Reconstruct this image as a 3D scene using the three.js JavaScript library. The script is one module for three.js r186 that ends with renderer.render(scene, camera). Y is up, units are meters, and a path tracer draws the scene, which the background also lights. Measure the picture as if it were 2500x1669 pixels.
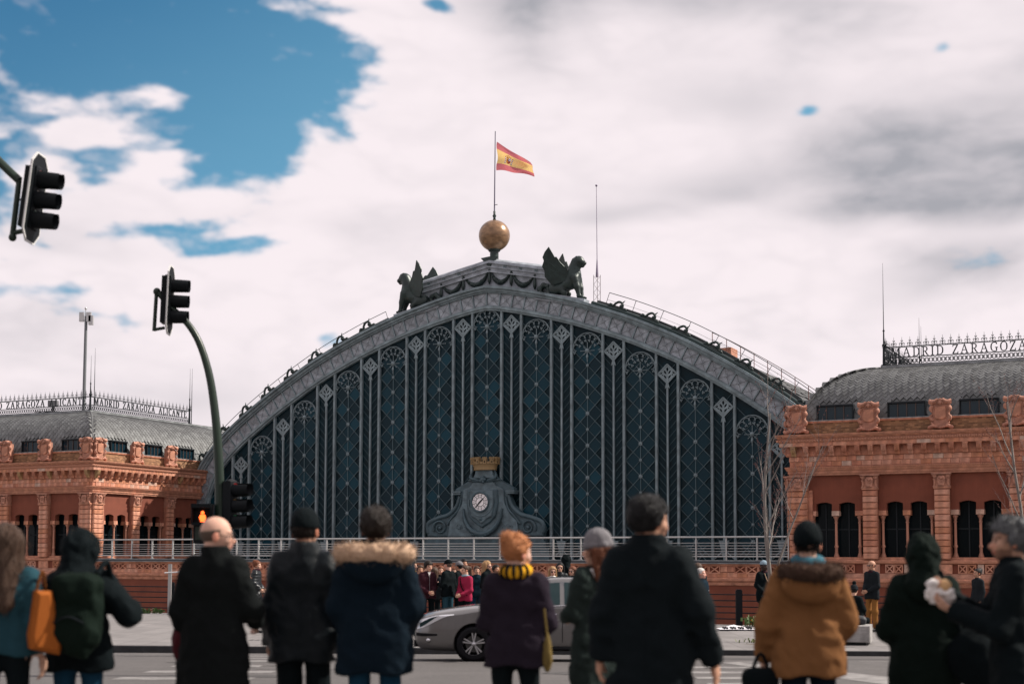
import * as THREE from 'three';
import { mergeGeometries, mergeVertices } from 'three/addons/utils/BufferGeometryUtils.js';
import { FontLoader } from 'three/addons/loaders/FontLoader.js';
import { TextGeometry } from 'three/addons/geometries/TextGeometry.js';
import { Brush, Evaluator, SUBTRACTION } from 'three-bvh-csg';

// ---------------------------------------------------------------- camera, sky, sun, exposure
const scene = new THREE.Scene();
const camera = new THREE.PerspectiveCamera(27.06, 2500 / 1669, 0.3, 3000);
camera.position.set(0, 1.5, 0);
camera.rotation.set(0.06682, 0, 0.0029);
camera.setViewOffset(2500, 1669, 0, -299.9, 2500, 1669);
camera.focus = 88;
camera.userData.fStop = 1.8;
const renderer = new THREE.WebGLRenderer({ antialias: true });
renderer.setSize(1024, 683);
renderer.toneMapping = THREE.LinearToneMapping;
renderer.toneMappingExposure = 1.45;
renderer.shadowMap.enabled = true;

const sunDir = new THREE.Vector3(1.92, 1.82, -0.18).normalize();
const sun = new THREE.DirectionalLight(new THREE.Color().setRGB(1, 0.92, 0.82), 5);
sun.position.copy(sunDir).multiplyScalar(150).add(new THREE.Vector3(0, 0, -50));
sun.target.position.set(0, 0, -50);
sun.castShadow = true;
sun.shadow.mapSize.set(4096, 4096);
sun.shadow.camera.left = -70; sun.shadow.camera.right = 70; sun.shadow.camera.top = 70; sun.shadow.camera.bottom = -70; sun.shadow.camera.far = 400;
scene.add(sun, sun.target);

// ---------------------------------------------------------------- noise
const RT = new Uint32Array(1), rnd0 = (s) => { let a = s >>> 0; return () => { a = (a + 0x6d2b79f5) | 0; let t = Math.imul(a ^ (a >>> 15), 1 | a); t = (t + Math.imul(t ^ (t >>> 7), 61 | t)) ^ t; return ((t ^ (t >>> 14)) >>> 0) / 4294967296; }; };
const PERM = new Uint8Array(1024), GX = new Float32Array(256), GY = new Float32Array(256), GZ = new Float32Array(256);
{ const r = rnd0(11); const a = [...Array(256).keys()]; for (let i = 255; i > 0; i--) { const j = Math.floor(r() * (i + 1)); [a[i], a[j]] = [a[j], a[i]]; } for (let i = 0; i < 1024; i++) PERM[i] = a[i & 255];
  for (let i = 0; i < 256; i++) { const z = r() * 2 - 1, t = r() * 6.2832, q = Math.sqrt(1 - z * z); GX[i] = q * Math.cos(t); GY[i] = q * Math.sin(t); GZ[i] = z; } }
function noise3(x, y, z) {
  const X = Math.floor(x), Y = Math.floor(y), Z = Math.floor(z); x -= X; y -= Y; z -= Z;
  const u = x * x * x * (x * (x * 6 - 15) + 10), v = y * y * y * (y * (y * 6 - 15) + 10), w = z * z * z * (z * (z * 6 - 15) + 10);
  const A = PERM[X & 255], B = PERM[(X + 1) & 255], y0 = Y & 255, z0 = Z & 255;
  const AA = PERM[A + y0] + z0, AB = PERM[A + y0 + 1] + z0, BA = PERM[B + y0] + z0, BB = PERM[B + y0 + 1] + z0;
  const g = (h, a, b, c) => GX[h] * a + GY[h] * b + GZ[h] * c;
  const x1 = x - 1, y1 = y - 1, z1 = z - 1;
  const a0 = g(PERM[AA], x, y, z), a1 = g(PERM[BA], x1, y, z), a2 = g(PERM[AB], x, y1, z), a3 = g(PERM[BB], x1, y1, z);
  const b0 = g(PERM[AA + 1], x, y, z1), b1 = g(PERM[BA + 1], x1, y, z1), b2 = g(PERM[AB + 1], x, y1, z1), b3 = g(PERM[BB + 1], x1, y1, z1);
  const p = a0 + u * (a1 - a0), q = a2 + u * (a3 - a2), r = b0 + u * (b1 - b0), s = b2 + u * (b3 - b2);
  const m = p + v * (q - p), n = r + v * (s - r);
  return (m + w * (n - m)) * 1.5;
}
function fbm(x, y, z, oct, gain = 0.5) { let s = 0, a = 1, n = 0; for (let i = 0; i < oct; i++) { s += a * noise3(x, y, z); n += a; a *= gain; x = x * 2.03 + 17.1; y = y * 2.03 + 5.3; z = z * 2.03 + 9.7; } return s / n; }
const sst = (a, b, x) => { const t = Math.min(1, Math.max(0, (x - a) / (b - a))); return t * t * (3 - 2 * t); };
const lerp = (a, b, t) => a + (b - a) * t;

// ---------------------------------------------------------------- the sky: broken cloud round the whole horizon
function makeSky() {
  const SK = 0.69, W = 4096, H = 2048, data = new Float32Array(W * H * 4);
  // clear gaps and grey undersides: azimuth from -z, elevation, half sizes (degrees), strength
  const gaps = [[-16.5, 20.9, 6.4, 3.3, 1.15], [-10.9, 19.2, 4.1, 2.9, 1.12], [-11.6, 16.6, 3.0, 2.0, 1.05], [-12.9, 15.1, 1.7, 0.9, 0.7], [-16.2, 15.2, 2.6, 0.9, 0.5], [-13.4, 12.9, 3.8, 0.75, 0.52], [-11.0, 12.3, 3.2, 0.5, 0.62], [-19, 9.8, 3.6, 0.7, 0.46], [-16.5, 8.9, 3.2, 0.5, 0.4], [-7.2, 8.6, 1.5, 0.6, 0.5],
    [11.6, 17.6, 1.1, 0.4, 0.5], [17.4, 19.2, 0.5, 0.35, 0.5], [-3.4, 21.9, 1.1, 0.35, 0.6], [18.6, 11.5, 2.0, 0.7, 0.4], [-24, 16, 6, 5, 0.8], [-21, 24.5, 9, 4, 1.0]];
  const greys = [[14.6, 16.1, 3.6, 1.5, 0.6], [16.6, 15.2, 4.6, 1.5, 0.85], [18.6, 13.9, 3.4, 0.8, 0.8], [13.6, 13.7, 2.6, 0.55, 0.5], [18.2, 11.3, 2.8, 0.9, 0.8], [1.0, 20.6, 1.7, 1.6, 0.55], [0.4, 22.6, 2.4, 1.2, 0.6], [8.4, 22.2, 6.5, 1.2, 0.6], [8.2, 15.1, 2.2, 0.6, 0.45], [5.2, 14.2, 2.4, 0.5, 0.4], [9, 18.7, 3.6, 1.2, 0.32], [14, 20.6, 3, 1, 0.3], [-19.5, 8.4, 3, 1.1, 0.3], [-18.5, 12.4, 2.6, 1.0, 0.3], [-4, 13.4, 3.5, 0.8, 0.2], [-13.5, 6.6, 3, 0.8, 0.28], [-17.5, 5.6, 2.4, 0.7, 0.3], [24, 17, 5, 3, 0.7], [3, 25, 9, 2.2, 0.5]];
  const D = Math.PI / 180;
  for (let j = 0; j < H; j++) {
    const el = ((j + 0.5) / H - 0.5) * Math.PI, y = Math.sin(el), c = Math.cos(el), E = el / D;
    for (let i = 0; i < W; i++) {
      const k = (j * W + i) * 4;
      data[k + 3] = 1;
      if (el < -0.01) { data[k] = 0.2; data[k + 1] = 0.19; data[k + 2] = 0.19; continue; }
      const th = ((i + 0.5) / W - 0.5) * 2 * Math.PI, x = Math.cos(th) * c, z = Math.sin(th) * c;
      let A = th / D + 90; if (A > 180) A -= 360;
      const yy = y * 1.9;
      const w1 = fbm(x * 7, yy * 9, z * 7, 3), w2 = fbm(x * 7 + 31, yy * 9 + 7, z * 7 + 3, 3);
      const fine = fbm(x * 26 + w1 * 1.3, yy * 34 + w2 * 1.0, z * 26 + w1, 6, 0.56);
      const bil = Math.abs(noise3(x * 15 + w1, yy * 20 + w2, z * 15)) + 0.5 * Math.abs(noise3(x * 31 + w2, yy * 40, z * 31 + w1)) + 0.25 * Math.abs(noise3(x * 64, yy * 80, z * 64));
      const broad = fbm(x * 3.1 + 4 + 0.3 * w1, yy * 4.2, z * 3.1 - 8, 4);
      const a = A + w1 * 1.9, e = E + w2 * 1.3;
      let B = 0, G = 0;
      for (const g of gaps) { const p = (a - g[0]) / g[2], q = (e - g[1]) / g[3], d = p * p + q * q; if (d < 4) B = Math.max(B, g[4] * Math.exp(-d * 0.8)); }
      for (const g of greys) { const p = (a - g[0]) / g[2], q = (e - g[1]) / g[3], d = p * p + q * q; if (d < 6) G += g[4] * Math.exp(-d * 0.9); }
      const out = sst(22, 34, Math.hypot(A, (E - 9) * 1.3));
      B = lerp(B, sst(0.1, 0.6, broad) * 1.1, out); G = lerp(Math.min(G, 1), sst(0.05, 0.6, -broad + 0.4 * w1) * 0.8, out);
      let cov = sst(0.58, 0.32, B + fine * 0.34 + 0.1 * w1 + (0.42 - bil) * 0.3);
      cov = Math.max(cov, 0.3 * sst(0.05, 0.6, fine * 1.2 + w1 * 0.7), 0.03);
      // clear air, deeper with height
      const hgt = sst(8, 32, E + (-A - 9) * 0.45 * (1 - out));
      const br = lerp(0.15, 0.0, hgt), bg = lerp(0.41, 0.12, hgt), bb = lerp(0.61, 0.29, hgt);
      const shade = Math.min(1, Math.max(0, G * (0.85 + 0.6 * fine) + 0.12 * sst(0.5, 0.05, bil) * sst(0.5, -0.4, w2) + 0.2 * sst(-0.1, 0.7, -fine * 0.4 + 0.8 * w2) + 0.16 * sst(0.0, 0.6, w1) - 0.06 * sst(0.4, 0.9, bil)));
      const lo = sst(7, 0, E) * 0.1;
      const cr = lerp(0.95, 0.4, shade) - lo, cg = lerp(0.86, 0.4, shade) - lo, cb = lerp(0.89, 0.44, shade) - lo;
      data[k] = lerp(br, cr, cov) * SK; data[k + 1] = lerp(bg, cg, cov) * SK; data[k + 2] = lerp(bb, cb, cov) * SK;
    }
  }
  const t = new THREE.DataTexture(data, W, H, THREE.RGBAFormat, THREE.FloatType);
  t.mapping = THREE.EquirectangularReflectionMapping; t.magFilter = THREE.LinearFilter; t.needsUpdate = true;
  return t;
}
const skyTex = makeSky();
scene.background = skyTex; scene.environment = skyTex;
// ---------------------------------------------------------------- helpers
const V3 = (x, y, z) => new THREE.Vector3(x, y, z);
const rand = rnd0(7), rr = (a, b) => a + (b - a) * rand(), pick = (a) => a[Math.floor(rand() * a.length)];
const used = {};
const uniq = (n) => { used[n] = (used[n] || 0) + 1; return used[n] === 1 ? n : n + '_' + String(used[n] - 1).padStart(3, '0'); };
function tag(o, label, category, group, kind) { if (label) o.userData.label = label; if (category) o.userData.category = category; if (group) o.userData.group = group; if (kind) o.userData.kind = kind; return o; }
function thing(name, label, category, pos = [0, 0, 0], turn = 0, group) { const o = new THREE.Group(); o.name = uniq(name); o.position.set(...pos); o.rotation.y = turn; scene.add(o); return tag(o, label, category, group); }
function part(parent, name, geo, m, label) { const o = new THREE.Mesh(geo, m); o.name = name; o.castShadow = o.receiveShadow = true; parent.add(o); if (label) o.userData.label = label; return o; }
function struct(name, geo, m) { const o = new THREE.Mesh(geo, m); o.name = uniq(name); o.castShadow = o.receiveShadow = true; o.userData.kind = 'structure'; scene.add(o); return o; }
const stuff = (o) => { o.userData.kind = 'stuff'; return o; };
const at = (o, x, y, z, ry = 0, rx = 0, rz = 0) => { o.position.set(x, y, z); o.rotation.set(rx, ry, rz); return o; };

const KEEP = new Set(['position', 'normal', 'uv']);
function plain(g) { const n = g.index ? g.toNonIndexed() : g; for (const k of Object.keys(n.attributes)) if (!KEEP.has(k)) n.deleteAttribute(k); if (!n.attributes.uv) n.setAttribute('uv', new THREE.BufferAttribute(new Float32Array(n.attributes.position.count * 2), 2)); if (!n.attributes.normal) n.computeVertexNormals(); n.clearGroups?.(); return n; }
const merge = (...l) => { const a = l.flat(Infinity).map(plain); return a.length === 1 ? a[0] : mergeGeometries(a); };
// uv in metres by the dominant axis of each face, in the geometry's own space
function muv(g0, s = 1) { const g = plain(g0), p = g.attributes.position, u = g.attributes.uv, a = V3(), b = V3(), c = V3(), n = V3();
  for (let i = 0; i < p.count; i += 3) { a.fromBufferAttribute(p, i); b.fromBufferAttribute(p, i + 1); c.fromBufferAttribute(p, i + 2); n.copy(b).sub(a).cross(c.clone().sub(a)); const x = Math.abs(n.x), y = Math.abs(n.y), z = Math.abs(n.z);
    [a, b, c].forEach((v, k) => { if (z >= x && z >= y) u.setXY(i + k, v.x * s, v.y * s); else if (x >= y) u.setXY(i + k, v.z * s, v.y * s); else u.setXY(i + k, v.x * s, v.z * s); }); }
  return g; }
const bx = (x0, x1, y0, y1, z0, z1) => new THREE.BoxGeometry(x1 - x0, y1 - y0, z1 - z0).translate((x0 + x1) / 2, (y0 + y1) / 2, (z0 + z1) / 2);
// a block with a bevelled front (front faces +z, back at z = 0), centred on x and y
function block(w, h, d, c) { const x = w / 2, y = h / 2, q = [[-x, -y, 0], [x, -y, 0], [x, y, 0], [-x, y, 0], [-x, -y, d - c], [x, -y, d - c], [x, y, d - c], [-x, y, d - c], [-x + c, -y + c, d], [x - c, -y + c, d], [x - c, y - c, d], [-x + c, y - c, d]];
  const P = []; const f = (a, b, e, g) => { for (const i of [a, b, e, a, e, g]) P.push(...q[i]); };
  for (let i = 0; i < 4; i++) { const j = (i + 1) % 4; f(i, j, j + 4, i + 4); f(i + 4, j + 4, j + 8, i + 8); } f(8, 9, 10, 11); f(3, 2, 1, 0);
  const g = new THREE.BufferGeometry(); g.setAttribute('position', new THREE.Float32BufferAttribute(P, 3)); g.computeVertexNormals(); g.setAttribute('uv', new THREE.Float32BufferAttribute(P.length / 3 * 2, 2)); g.setAttribute('uv', new THREE.BufferAttribute(new Float32Array(P.length / 3 * 2), 2)); return muv(g); }
const cyl = (r0, r1, h, x = 0, y = 0, z = 0, n = 10) => new THREE.CylinderGeometry(r1, r0, h, n).translate(x, y + h / 2, z);
function rod(a, b, r, n = 6, r2 = r) { const A = Array.isArray(a) ? V3(...a) : a, B = Array.isArray(b) ? V3(...b) : b, d = B.clone().sub(A), L = d.length(); const g = new THREE.CylinderGeometry(r2, r, L, n, 1); g.applyQuaternion(new THREE.Quaternion().setFromUnitVectors(V3(0, 1, 0), d.multiplyScalar(1 / L))); return g.translate((A.x + B.x) / 2, (A.y + B.y) / 2, (A.z + B.z) / 2); }
// flat bar between two points of the xy plane, width w across, z from z0 to z1
function bar(x0, y0, x1, y1, w, z0, z1) { const L = Math.hypot(x1 - x0, y1 - y0); return new THREE.BoxGeometry(L, w, z1 - z0).rotateZ(Math.atan2(y1 - y0, x1 - x0)).translate((x0 + x1) / 2, (y0 + y1) / 2, (z0 + z1) / 2); }
const ball = (r, x, y, z, n = 10, m = 8) => new THREE.SphereGeometry(r, n, m).translate(x, y, z);
const tube = (pts, r, seg = 24, n = 6, closed = false) => new THREE.TubeGeometry(new THREE.CatmullRomCurve3(pts.map((p) => (Array.isArray(p) ? V3(...p) : p)), closed), seg, r, n, closed);
// tube whose radius varies along it
function vtube(pts, rad, seg = 24, n = 8) { const c = new THREE.CatmullRomCurve3(pts.map((p) => (Array.isArray(p) ? V3(...p) : p))); const g = new THREE.TubeGeometry(c, seg, 1, n), p = g.attributes.position; for (let i = 0; i <= seg; i++) { const o = c.getPointAt(i / seg), r = rad(i / seg); for (let j = 0; j <= n; j++) { const k = i * (n + 1) + j; p.setXYZ(k, o.x + (p.getX(k) - o.x) * r, o.y + (p.getY(k) - o.y) * r, o.z + (p.getZ(k) - o.z) * r); } } g.computeVertexNormals(); return g; }
const shape = (pts, holes = []) => { const s = new THREE.Shape(pts.map((p) => new THREE.Vector2(...p))); for (const h of holes) s.holes.push(new THREE.Path(h.map((p) => new THREE.Vector2(...p)))); return s; };
const ext = (s, d, bev = 0, z = 0, seg = 1) => new THREE.ExtrudeGeometry(Array.isArray(s) ? shape(s) : s, { depth: d, bevelEnabled: bev > 0, bevelThickness: bev, bevelSize: bev, bevelOffset: -bev, bevelSegments: seg, curveSegments: 10 }).translate(0, 0, z);
const lathe = (pts, n = 14) => new THREE.LatheGeometry(pts.map((p) => new THREE.Vector2(...p)), n);
// quads from two (or more) equal rows of points
function skin(rows, closeLoop = false) { const P = []; for (let i = 0; i + 1 < rows.length; i++) { const a = rows[i], b = rows[i + 1], n = a.length - (closeLoop ? 0 : 1); for (let j = 0; j < n; j++) { const k = (j + 1) % a.length; P.push(...a[j], ...a[k], ...b[k], ...a[j], ...b[k], ...b[j]); } } const g = new THREE.BufferGeometry(); g.setAttribute('position', new THREE.Float32BufferAttribute(P, 3)); g.computeVertexNormals(); return plain(g); }
const smooth = (g) => { const h = g.clone(); h.deleteAttribute('normal'); h.deleteAttribute('uv'); const m = mergeVertices(h, 1e-4); m.computeVertexNormals(); return m; };
// moulding: profile [[out, y], ...] swept along plan points [[x, z], ...]; outwards is to the right of the walking direction seen from above (x right, z down)
function mould(profile, path, cap = true) {
  const rows = path.map((p, i) => { const a = path[Math.max(0, i - 1)], b = path[Math.min(path.length - 1, i + 1)];
    const n = (u, v) => { const dx = v[0] - u[0], dz = v[1] - u[1], L = Math.hypot(dx, dz) || 1; return [-dz / L, dx / L]; };
    const n0 = i > 0 ? n(a, p) : n(p, b), n1 = i < path.length - 1 ? n(p, b) : n0; let mx = n0[0] + n1[0], mz = n0[1] + n1[1]; const L = Math.hypot(mx, mz); mx /= L; mz /= L; const k = 1 / (mx * n0[0] + mz * n0[1]);
    return profile.map(([o, y]) => [p[0] + mx * k * o, y, p[1] + mz * k * o]); });
  const gs = [skin(rows)];
  if (cap) for (const r of [rows[0], rows[rows.length - 1]]) { const P = []; for (let i = 1; i + 1 < r.length; i++) P.push(...r[0], ...r[i], ...r[i + 1]); const g = new THREE.BufferGeometry(); g.setAttribute('position', new THREE.Float32BufferAttribute(P, 3)); g.computeVertexNormals(); gs.push(plain(g)); }
  return muv(merge(gs)); }

// ---------------------------------------------------------------- textures and materials
function tex(n, fn, srgb = true) { const d = new Uint8Array(n * n * 4); for (let j = 0; j < n; j++) for (let i = 0; i < n; i++) { const v = fn(i / n, j / n), k = (j * n + i) * 4; const c = Array.isArray(v) ? v : [v, v, v]; for (let q = 0; q < 3; q++) d[k + q] = Math.max(0, Math.min(255, c[q] * 255)); d[k + 3] = 255; } const t = new THREE.DataTexture(d, n, n); t.wrapS = t.wrapT = THREE.RepeatWrapping; t.magFilter = THREE.LinearFilter; t.minFilter = THREE.LinearMipmapLinearFilter; t.generateMipmaps = true; if (srgb) t.colorSpace = THREE.SRGBColorSpace; t.needsUpdate = true; return t; }
// tileable noise: walk a torus in noise space
const tn = (u, v, f, o, s = 0, g = 0.5) => { const a = u * 6.28318, b = v * 6.28318; let sum = 0, am = 1, N = 0; for (let i = 0; i < o; i++) { const F = f * 2 ** i / 6.28318; sum += am * (noise3(Math.cos(a) * F + s + i * 7, Math.sin(a) * F + i, Math.cos(b) * F * 0.9 + 40 + Math.sin(b) * F * 1.3) * 0.7 + noise3(Math.sin(b) * F + s - i * 3, Math.cos(b) * F, Math.sin(a) * F * 1.1 + 20 - Math.cos(a) * F) * 0.7); N += am; am *= g; } return sum / N; };
const tRep = (t, r) => { const c = t.clone(); c.repeat.set(r, r); c.needsUpdate = true; return c; };
const tMott = tex(256, (u, v) => 0.84 + 0.32 * tn(u, v, 5, 6, 3) + 0.1 * tn(u, v, 40, 2, 8));
const tStreak = tex(256, (u, v) => { const s = tn(u, v * 0.0 + 0.3, 22, 4, 12), m = tn(u, v, 4, 5, 5); return 0.88 + 0.1 * s * (0.5 + m) + 0.14 * m; });
const tGrain = tex(256, (u, v) => 0.86 + 0.14 * tn(u, v, 6, 4, 21) + 0.2 * (rand() - 0.5));
const tBump = tex(256, (u, v) => 0.5 + 0.35 * tn(u, v, 14, 5, 31), false);
const tBrick = tex(256, (u, v) => { const r = Math.floor(v * 24), x = u * 10 + (r % 2) * 0.5, c = Math.floor(x) % 10; const h = Math.sin((c + 1) * 12.9898 + (r + 1) * 78.233) * 43758.5453, k = h - Math.floor(h); const m = (v * 24 % 1) < 0.16 || (x % 1) < 0.07 ? 1.05 : 0; const b = 0.66 + 0.4 * k + 0.14 * tn(u, v, 8, 4, 2); return m ? [0.82, 0.8, 0.78] : [b, b * 0.97, b * 0.9]; });
const tCloth = tex(128, (u, v) => 0.5 + 0.2 * Math.sin(u * 6.2832 * 32) * Math.sin(v * 6.2832 * 32) + 0.3 * tn(u, v, 9, 4, 9), false);
const mats = {};
function M(r, g, b, rough = 0.7, o = {}) { const m = new THREE.MeshStandardMaterial({ roughness: rough, ...o }); m.color.setRGB(r, g, b); return m; }
const MP = (r, g, b, rough, o) => { const m = new THREE.MeshPhysicalMaterial({ roughness: rough, ...o }); m.color.setRGB(r, g, b); return m; };
const terra = (r, g, b, rep = 0.7) => M(r, g, b, 0.78, { map: tRep(tMott, rep), bumpMap: tRep(tBump, 2), bumpScale: 0.006 });
const tm1 = tRep(tMott, 0.6), tb2 = tRep(tBump, 2);
const TC = (r, g, b) => M(r, g, b, 0.78, { map: tm1, bumpMap: tb2, bumpScale: 0.006 });
const mTerra = TC(0.6, 0.265, 0.165), mTerraV = [TC(0.61, 0.27, 0.17), TC(0.67, 0.31, 0.2), TC(0.54, 0.22, 0.135), TC(0.65, 0.32, 0.22), TC(0.57, 0.235, 0.13)], mTerraPale = [TC(0.62, 0.42, 0.33), TC(0.6, 0.37, 0.28)], mTerraYel = TC(0.5, 0.31, 0.15), mOrn = TC(0.54, 0.25, 0.17);
const mRedWall = M(0.21, 0.056, 0.03, 0.9, { map: tRep(tStreak, 0.35), bumpMap: tRep(tBump, 1), bumpScale: 0.006 });
const mBrick = M(0.33, 0.19, 0.115, 0.9, { map: tRep(tBrick, 0.5) });
const mTeal = MP(0.002, 0.02, 0.03, 0.36, { map: tRep(tMott, 0.3), specularIntensity: 0.25 });
const mTealV = [0.65, 0.9, 1.15, 1.5].map((k) => MP(0.002 * k, 0.024 * k, 0.037 * k, 0.28, { specularIntensity: 0.3 }));
const mBarDim = M(0.052, 0.092, 0.108, 0.6);
const mIron = M(0.24, 0.31, 0.34, 0.62, { map: tRep(tMott, 0.4) });
const mIronPanel = M(0.38, 0.42, 0.47, 0.62, { map: tRep(tMott, 0.35) }), mIronPanelV = [0.93, 1, 1.05].map((k) => M(0.38 * k, 0.42 * k, 0.47 * k, 0.6, { map: tRep(tMott, 0.5) }));
const mIronLine = M(0.13, 0.135, 0.145, 0.7);
const mBronze = M(0.022, 0.042, 0.04, 0.42, { metalness: 0.25, map: tRep(tMott, 0.6), bumpMap: tRep(tBump, 2), bumpScale: 0.008 });
const mDarkTube = M(0.014, 0.03, 0.03, 0.3, { metalness: 0.3 });
const mRoofDark = M(0.03, 0.036, 0.038, 0.45, { map: tRep(tStreak, 0.4) });
const mZincV = [0.68, 0.86, 1.0, 1.2].map((k) => M(0.15 * k, 0.157 * k, 0.158 * k, 0.5, { metalness: 0.15, map: tRep(tStreak, 0.9) }));
const mZinc = M(0.13, 0.137, 0.138, 0.5, { metalness: 0.15, map: tRep(tStreak, 0.6) });
const mFlash = M(0.3, 0.32, 0.33, 0.45, { metalness: 0.2, map: tRep(tMott, 0.6) });
const mCrest = MP(0.014, 0.018, 0.022, 0.55, { specularIntensity: 0.3 });
const mGlassDark = MP(0.004, 0.007, 0.009, 0.12, { specularIntensity: 0.25 });
const mVoid = MP(0.004, 0.005, 0.006, 0.95, { specularIntensity: 0.05 });
const mSteel = M(0.42, 0.42, 0.42, 0.35, { metalness: 0.6 });
const mFenceBlack = MP(0.007, 0.009, 0.012, 0.5, { specularIntensity: 0.3 });
const mConc = M(0.4, 0.385, 0.375, 0.85, { map: tRep(tMott, 0.5), bumpMap: tRep(tBump, 1.5), bumpScale: 0.004 });

// ---------------------------------------------------------------- the station's own frame: x along the front (s), y up, z out of the front (w)
const FX = -1.574, FZ = -89.595, FR = -0.44962, FC = Math.cos(FR), FS = Math.sin(FR);
const fw = (s, y, w) => [FX + s * FC + w * FS, y, FZ - s * FS + w * FC];
// ---------------------------------------------------------------- the great shed
const PITCH = 3.45;
const LOWP = [[0, 17.34], [1.05, 17.2], [2.43, 16.92], [4.48, 16.41], [5.87, 16.02], [7.92, 15.31], [9.33, 14.78], [11.38, 13.88], [12.82, 13.17], [14.82, 12.02], [16.2, 11.17], [18.3, 9.73], [19.18, 9.05], [20.58, 7.72], [21.18, 6.8], [21.65, 5.4], [21.95, 3.4], [22.05, 1.4]];
const archC = new THREE.CatmullRomCurve3(LOWP.map(([x, y]) => V3(x, y, 0)), false, 'centripetal');
const AN = 160, archPts = [], archNrm = [];
for (let i = 0; i <= AN; i++) { const p = archC.getPointAt(i / AN), t = archC.getTangentAt(i / AN); archPts.push(p); archNrm.push(i === 0 ? V3(0, 1, 0) : V3(-t.y, t.x, 0).normalize()); }
const archLen = archC.getLength();
const archAt = (d, o) => { const k = Math.max(0, Math.min(AN, Math.abs(d) / archLen * AN)), i = Math.min(AN - 1, Math.floor(k)), f = k - i, p = archPts[i].clone().lerp(archPts[i + 1], f), n = archNrm[i].clone().lerp(archNrm[i + 1], f).normalize(); const q = p.addScaledVector(n, o); return [d < 0 ? -q.x : q.x, q.y]; };
function archY(s) { const x = Math.abs(s); for (let i = 0; i < AN; i++) if (archPts[i + 1].x >= x) { const f = (x - archPts[i].x) / (archPts[i + 1].x - archPts[i].x); return lerp(archPts[i].y, archPts[i + 1].y, f); } return 1.4; }
function archBand(o0, o1, w0, w1, d0 = -archLen, d1 = archLen, n = 90) { const rows = []; for (let i = 0; i <= n; i++) { const d = lerp(d0, d1, i / n), a = archAt(d, o0), b = archAt(d, o1); rows.push([[a[0], a[1], w0], [a[0], a[1], w1], [b[0], b[1], w1], [b[0], b[1], w0]]); } return muv(skin(rows, true)); }

const shed = thing('train_shed', 'great arched iron and glass train shed with dark teal front between two brick wings', 'train station', [FX, 0, FZ], FR);
{ // backing wall under the arch
  const p = [[-22.05, 1.4]]; for (let i = AN; i >= 0; i--) p.push([-archPts[i].x, archPts[i].y]); for (let i = 1; i <= AN; i++) p.push([archPts[i].x, archPts[i].y]); p.push([22.05, 1.4]);
  part(shed, 'glazed_wall', muv(ext(p, 0.3, 0, -0.34)), mTeal);
  // roof running back, with ribs
  const prof = []; for (let i = 0; i <= 60; i++) { const d = lerp(-24.5, 24.5, i / 60), a = archAt(d, 1.42); prof.push(a); }
  const rows = [-0.2, -70].map((w) => prof.map(([x, y]) => [x, y, w]));
  part(shed, 'roof', muv(skin(rows)), mRoofDark);
  const rib = archBand(1.42, 1.56, -0.15, 0.15, -24.5, 24.5, 40); for (let k = 0; k < 26; k++) at(part(shed, 'roof_rib', rib, mRoofDark), 0, 0, -2.25 - k * 2.5);
  for (const s of [-1, 1]) for (let k = 0; k < 9; k++) { const d = s * (14.5 + k * 1.1), a = archAt(d, 1.5), g = bx(a[0] - 0.06, a[0] + 0.06, a[1] - 0.02, a[1] + 0.1, -60, -0.5); part(shed, 'roof_batten', g, mZincV[1]); }
}
// arch rib: soffit moulding, panel band with stars, cornice
part(shed, 'lower_moulding', merge(archBand(-0.02, 0.1, -0.2, 0.2), archBand(0.1, 0.24, -0.2, 0.3), archBand(0.24, 0.3, -0.2, 0.22)), mIron);
part(shed, 'cornice', merge(archBand(1.1, 1.2, -0.2, 0.3), archBand(1.2, 1.36, -0.3, 0.42), archBand(1.36, 1.46, -0.4, 0.58), archBand(1.46, 1.52, -0.5, 0.52)), mIron);
{ const step = archLen / 35, starPts = []; for (let i = 0; i < 16; i++) { const r = i % 2 ? 0.045 : 0.19, a = i * Math.PI / 8 + 0.2; starPts.push([r * Math.cos(a), r * Math.sin(a)]); }
  const starG = merge(ext(starPts, 0.02, 0, 0), ball(0.06, 0, 0, 0.02, 8, 6));
  const divG = [];
  for (let k = -34; k < 34; k++) {
    const d0 = k * step, d1 = d0 + step, e = 0.025, a = archAt(d0 + e, 0.3), b = archAt(d1 - e, 0.3), c = archAt(d1 - e, 1.1), f = archAt(d0 + e, 1.1);
    const P = [a, b, c, f], cx = (a[0] + b[0] + c[0] + f[0]) / 4, cy = (a[1] + b[1] + c[1] + f[1]) / 4;
    const o = part(shed, 'rib_panel', muv(ext(P, 0.1, 0.02, 0.02)), pick(mIronPanelV));
    const L = [bar(a[0], a[1], c[0], c[1], 0.022, 0.13, 0.15), bar(b[0], b[1], f[0], f[1], 0.022, 0.13, 0.152)];
    const st = starG.clone().rotateZ(Math.atan2(b[1] - a[1], b[0] - a[0])).translate(cx, cy, 0.15);
    part(o, 'star', st, mIronPanel); part(o, 'diagonal', merge(L), mIronLine);
    const q0 = archAt(d0, 0.29), q1 = archAt(d0, 1.12); divG.push(bar(q0[0], q0[1], q1[0], q1[1], 0.07, 0.1, 0.24));
  }
  divG.forEach((g) => part(shed, 'rib_divider', muv(g), mIron));
}
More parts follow.
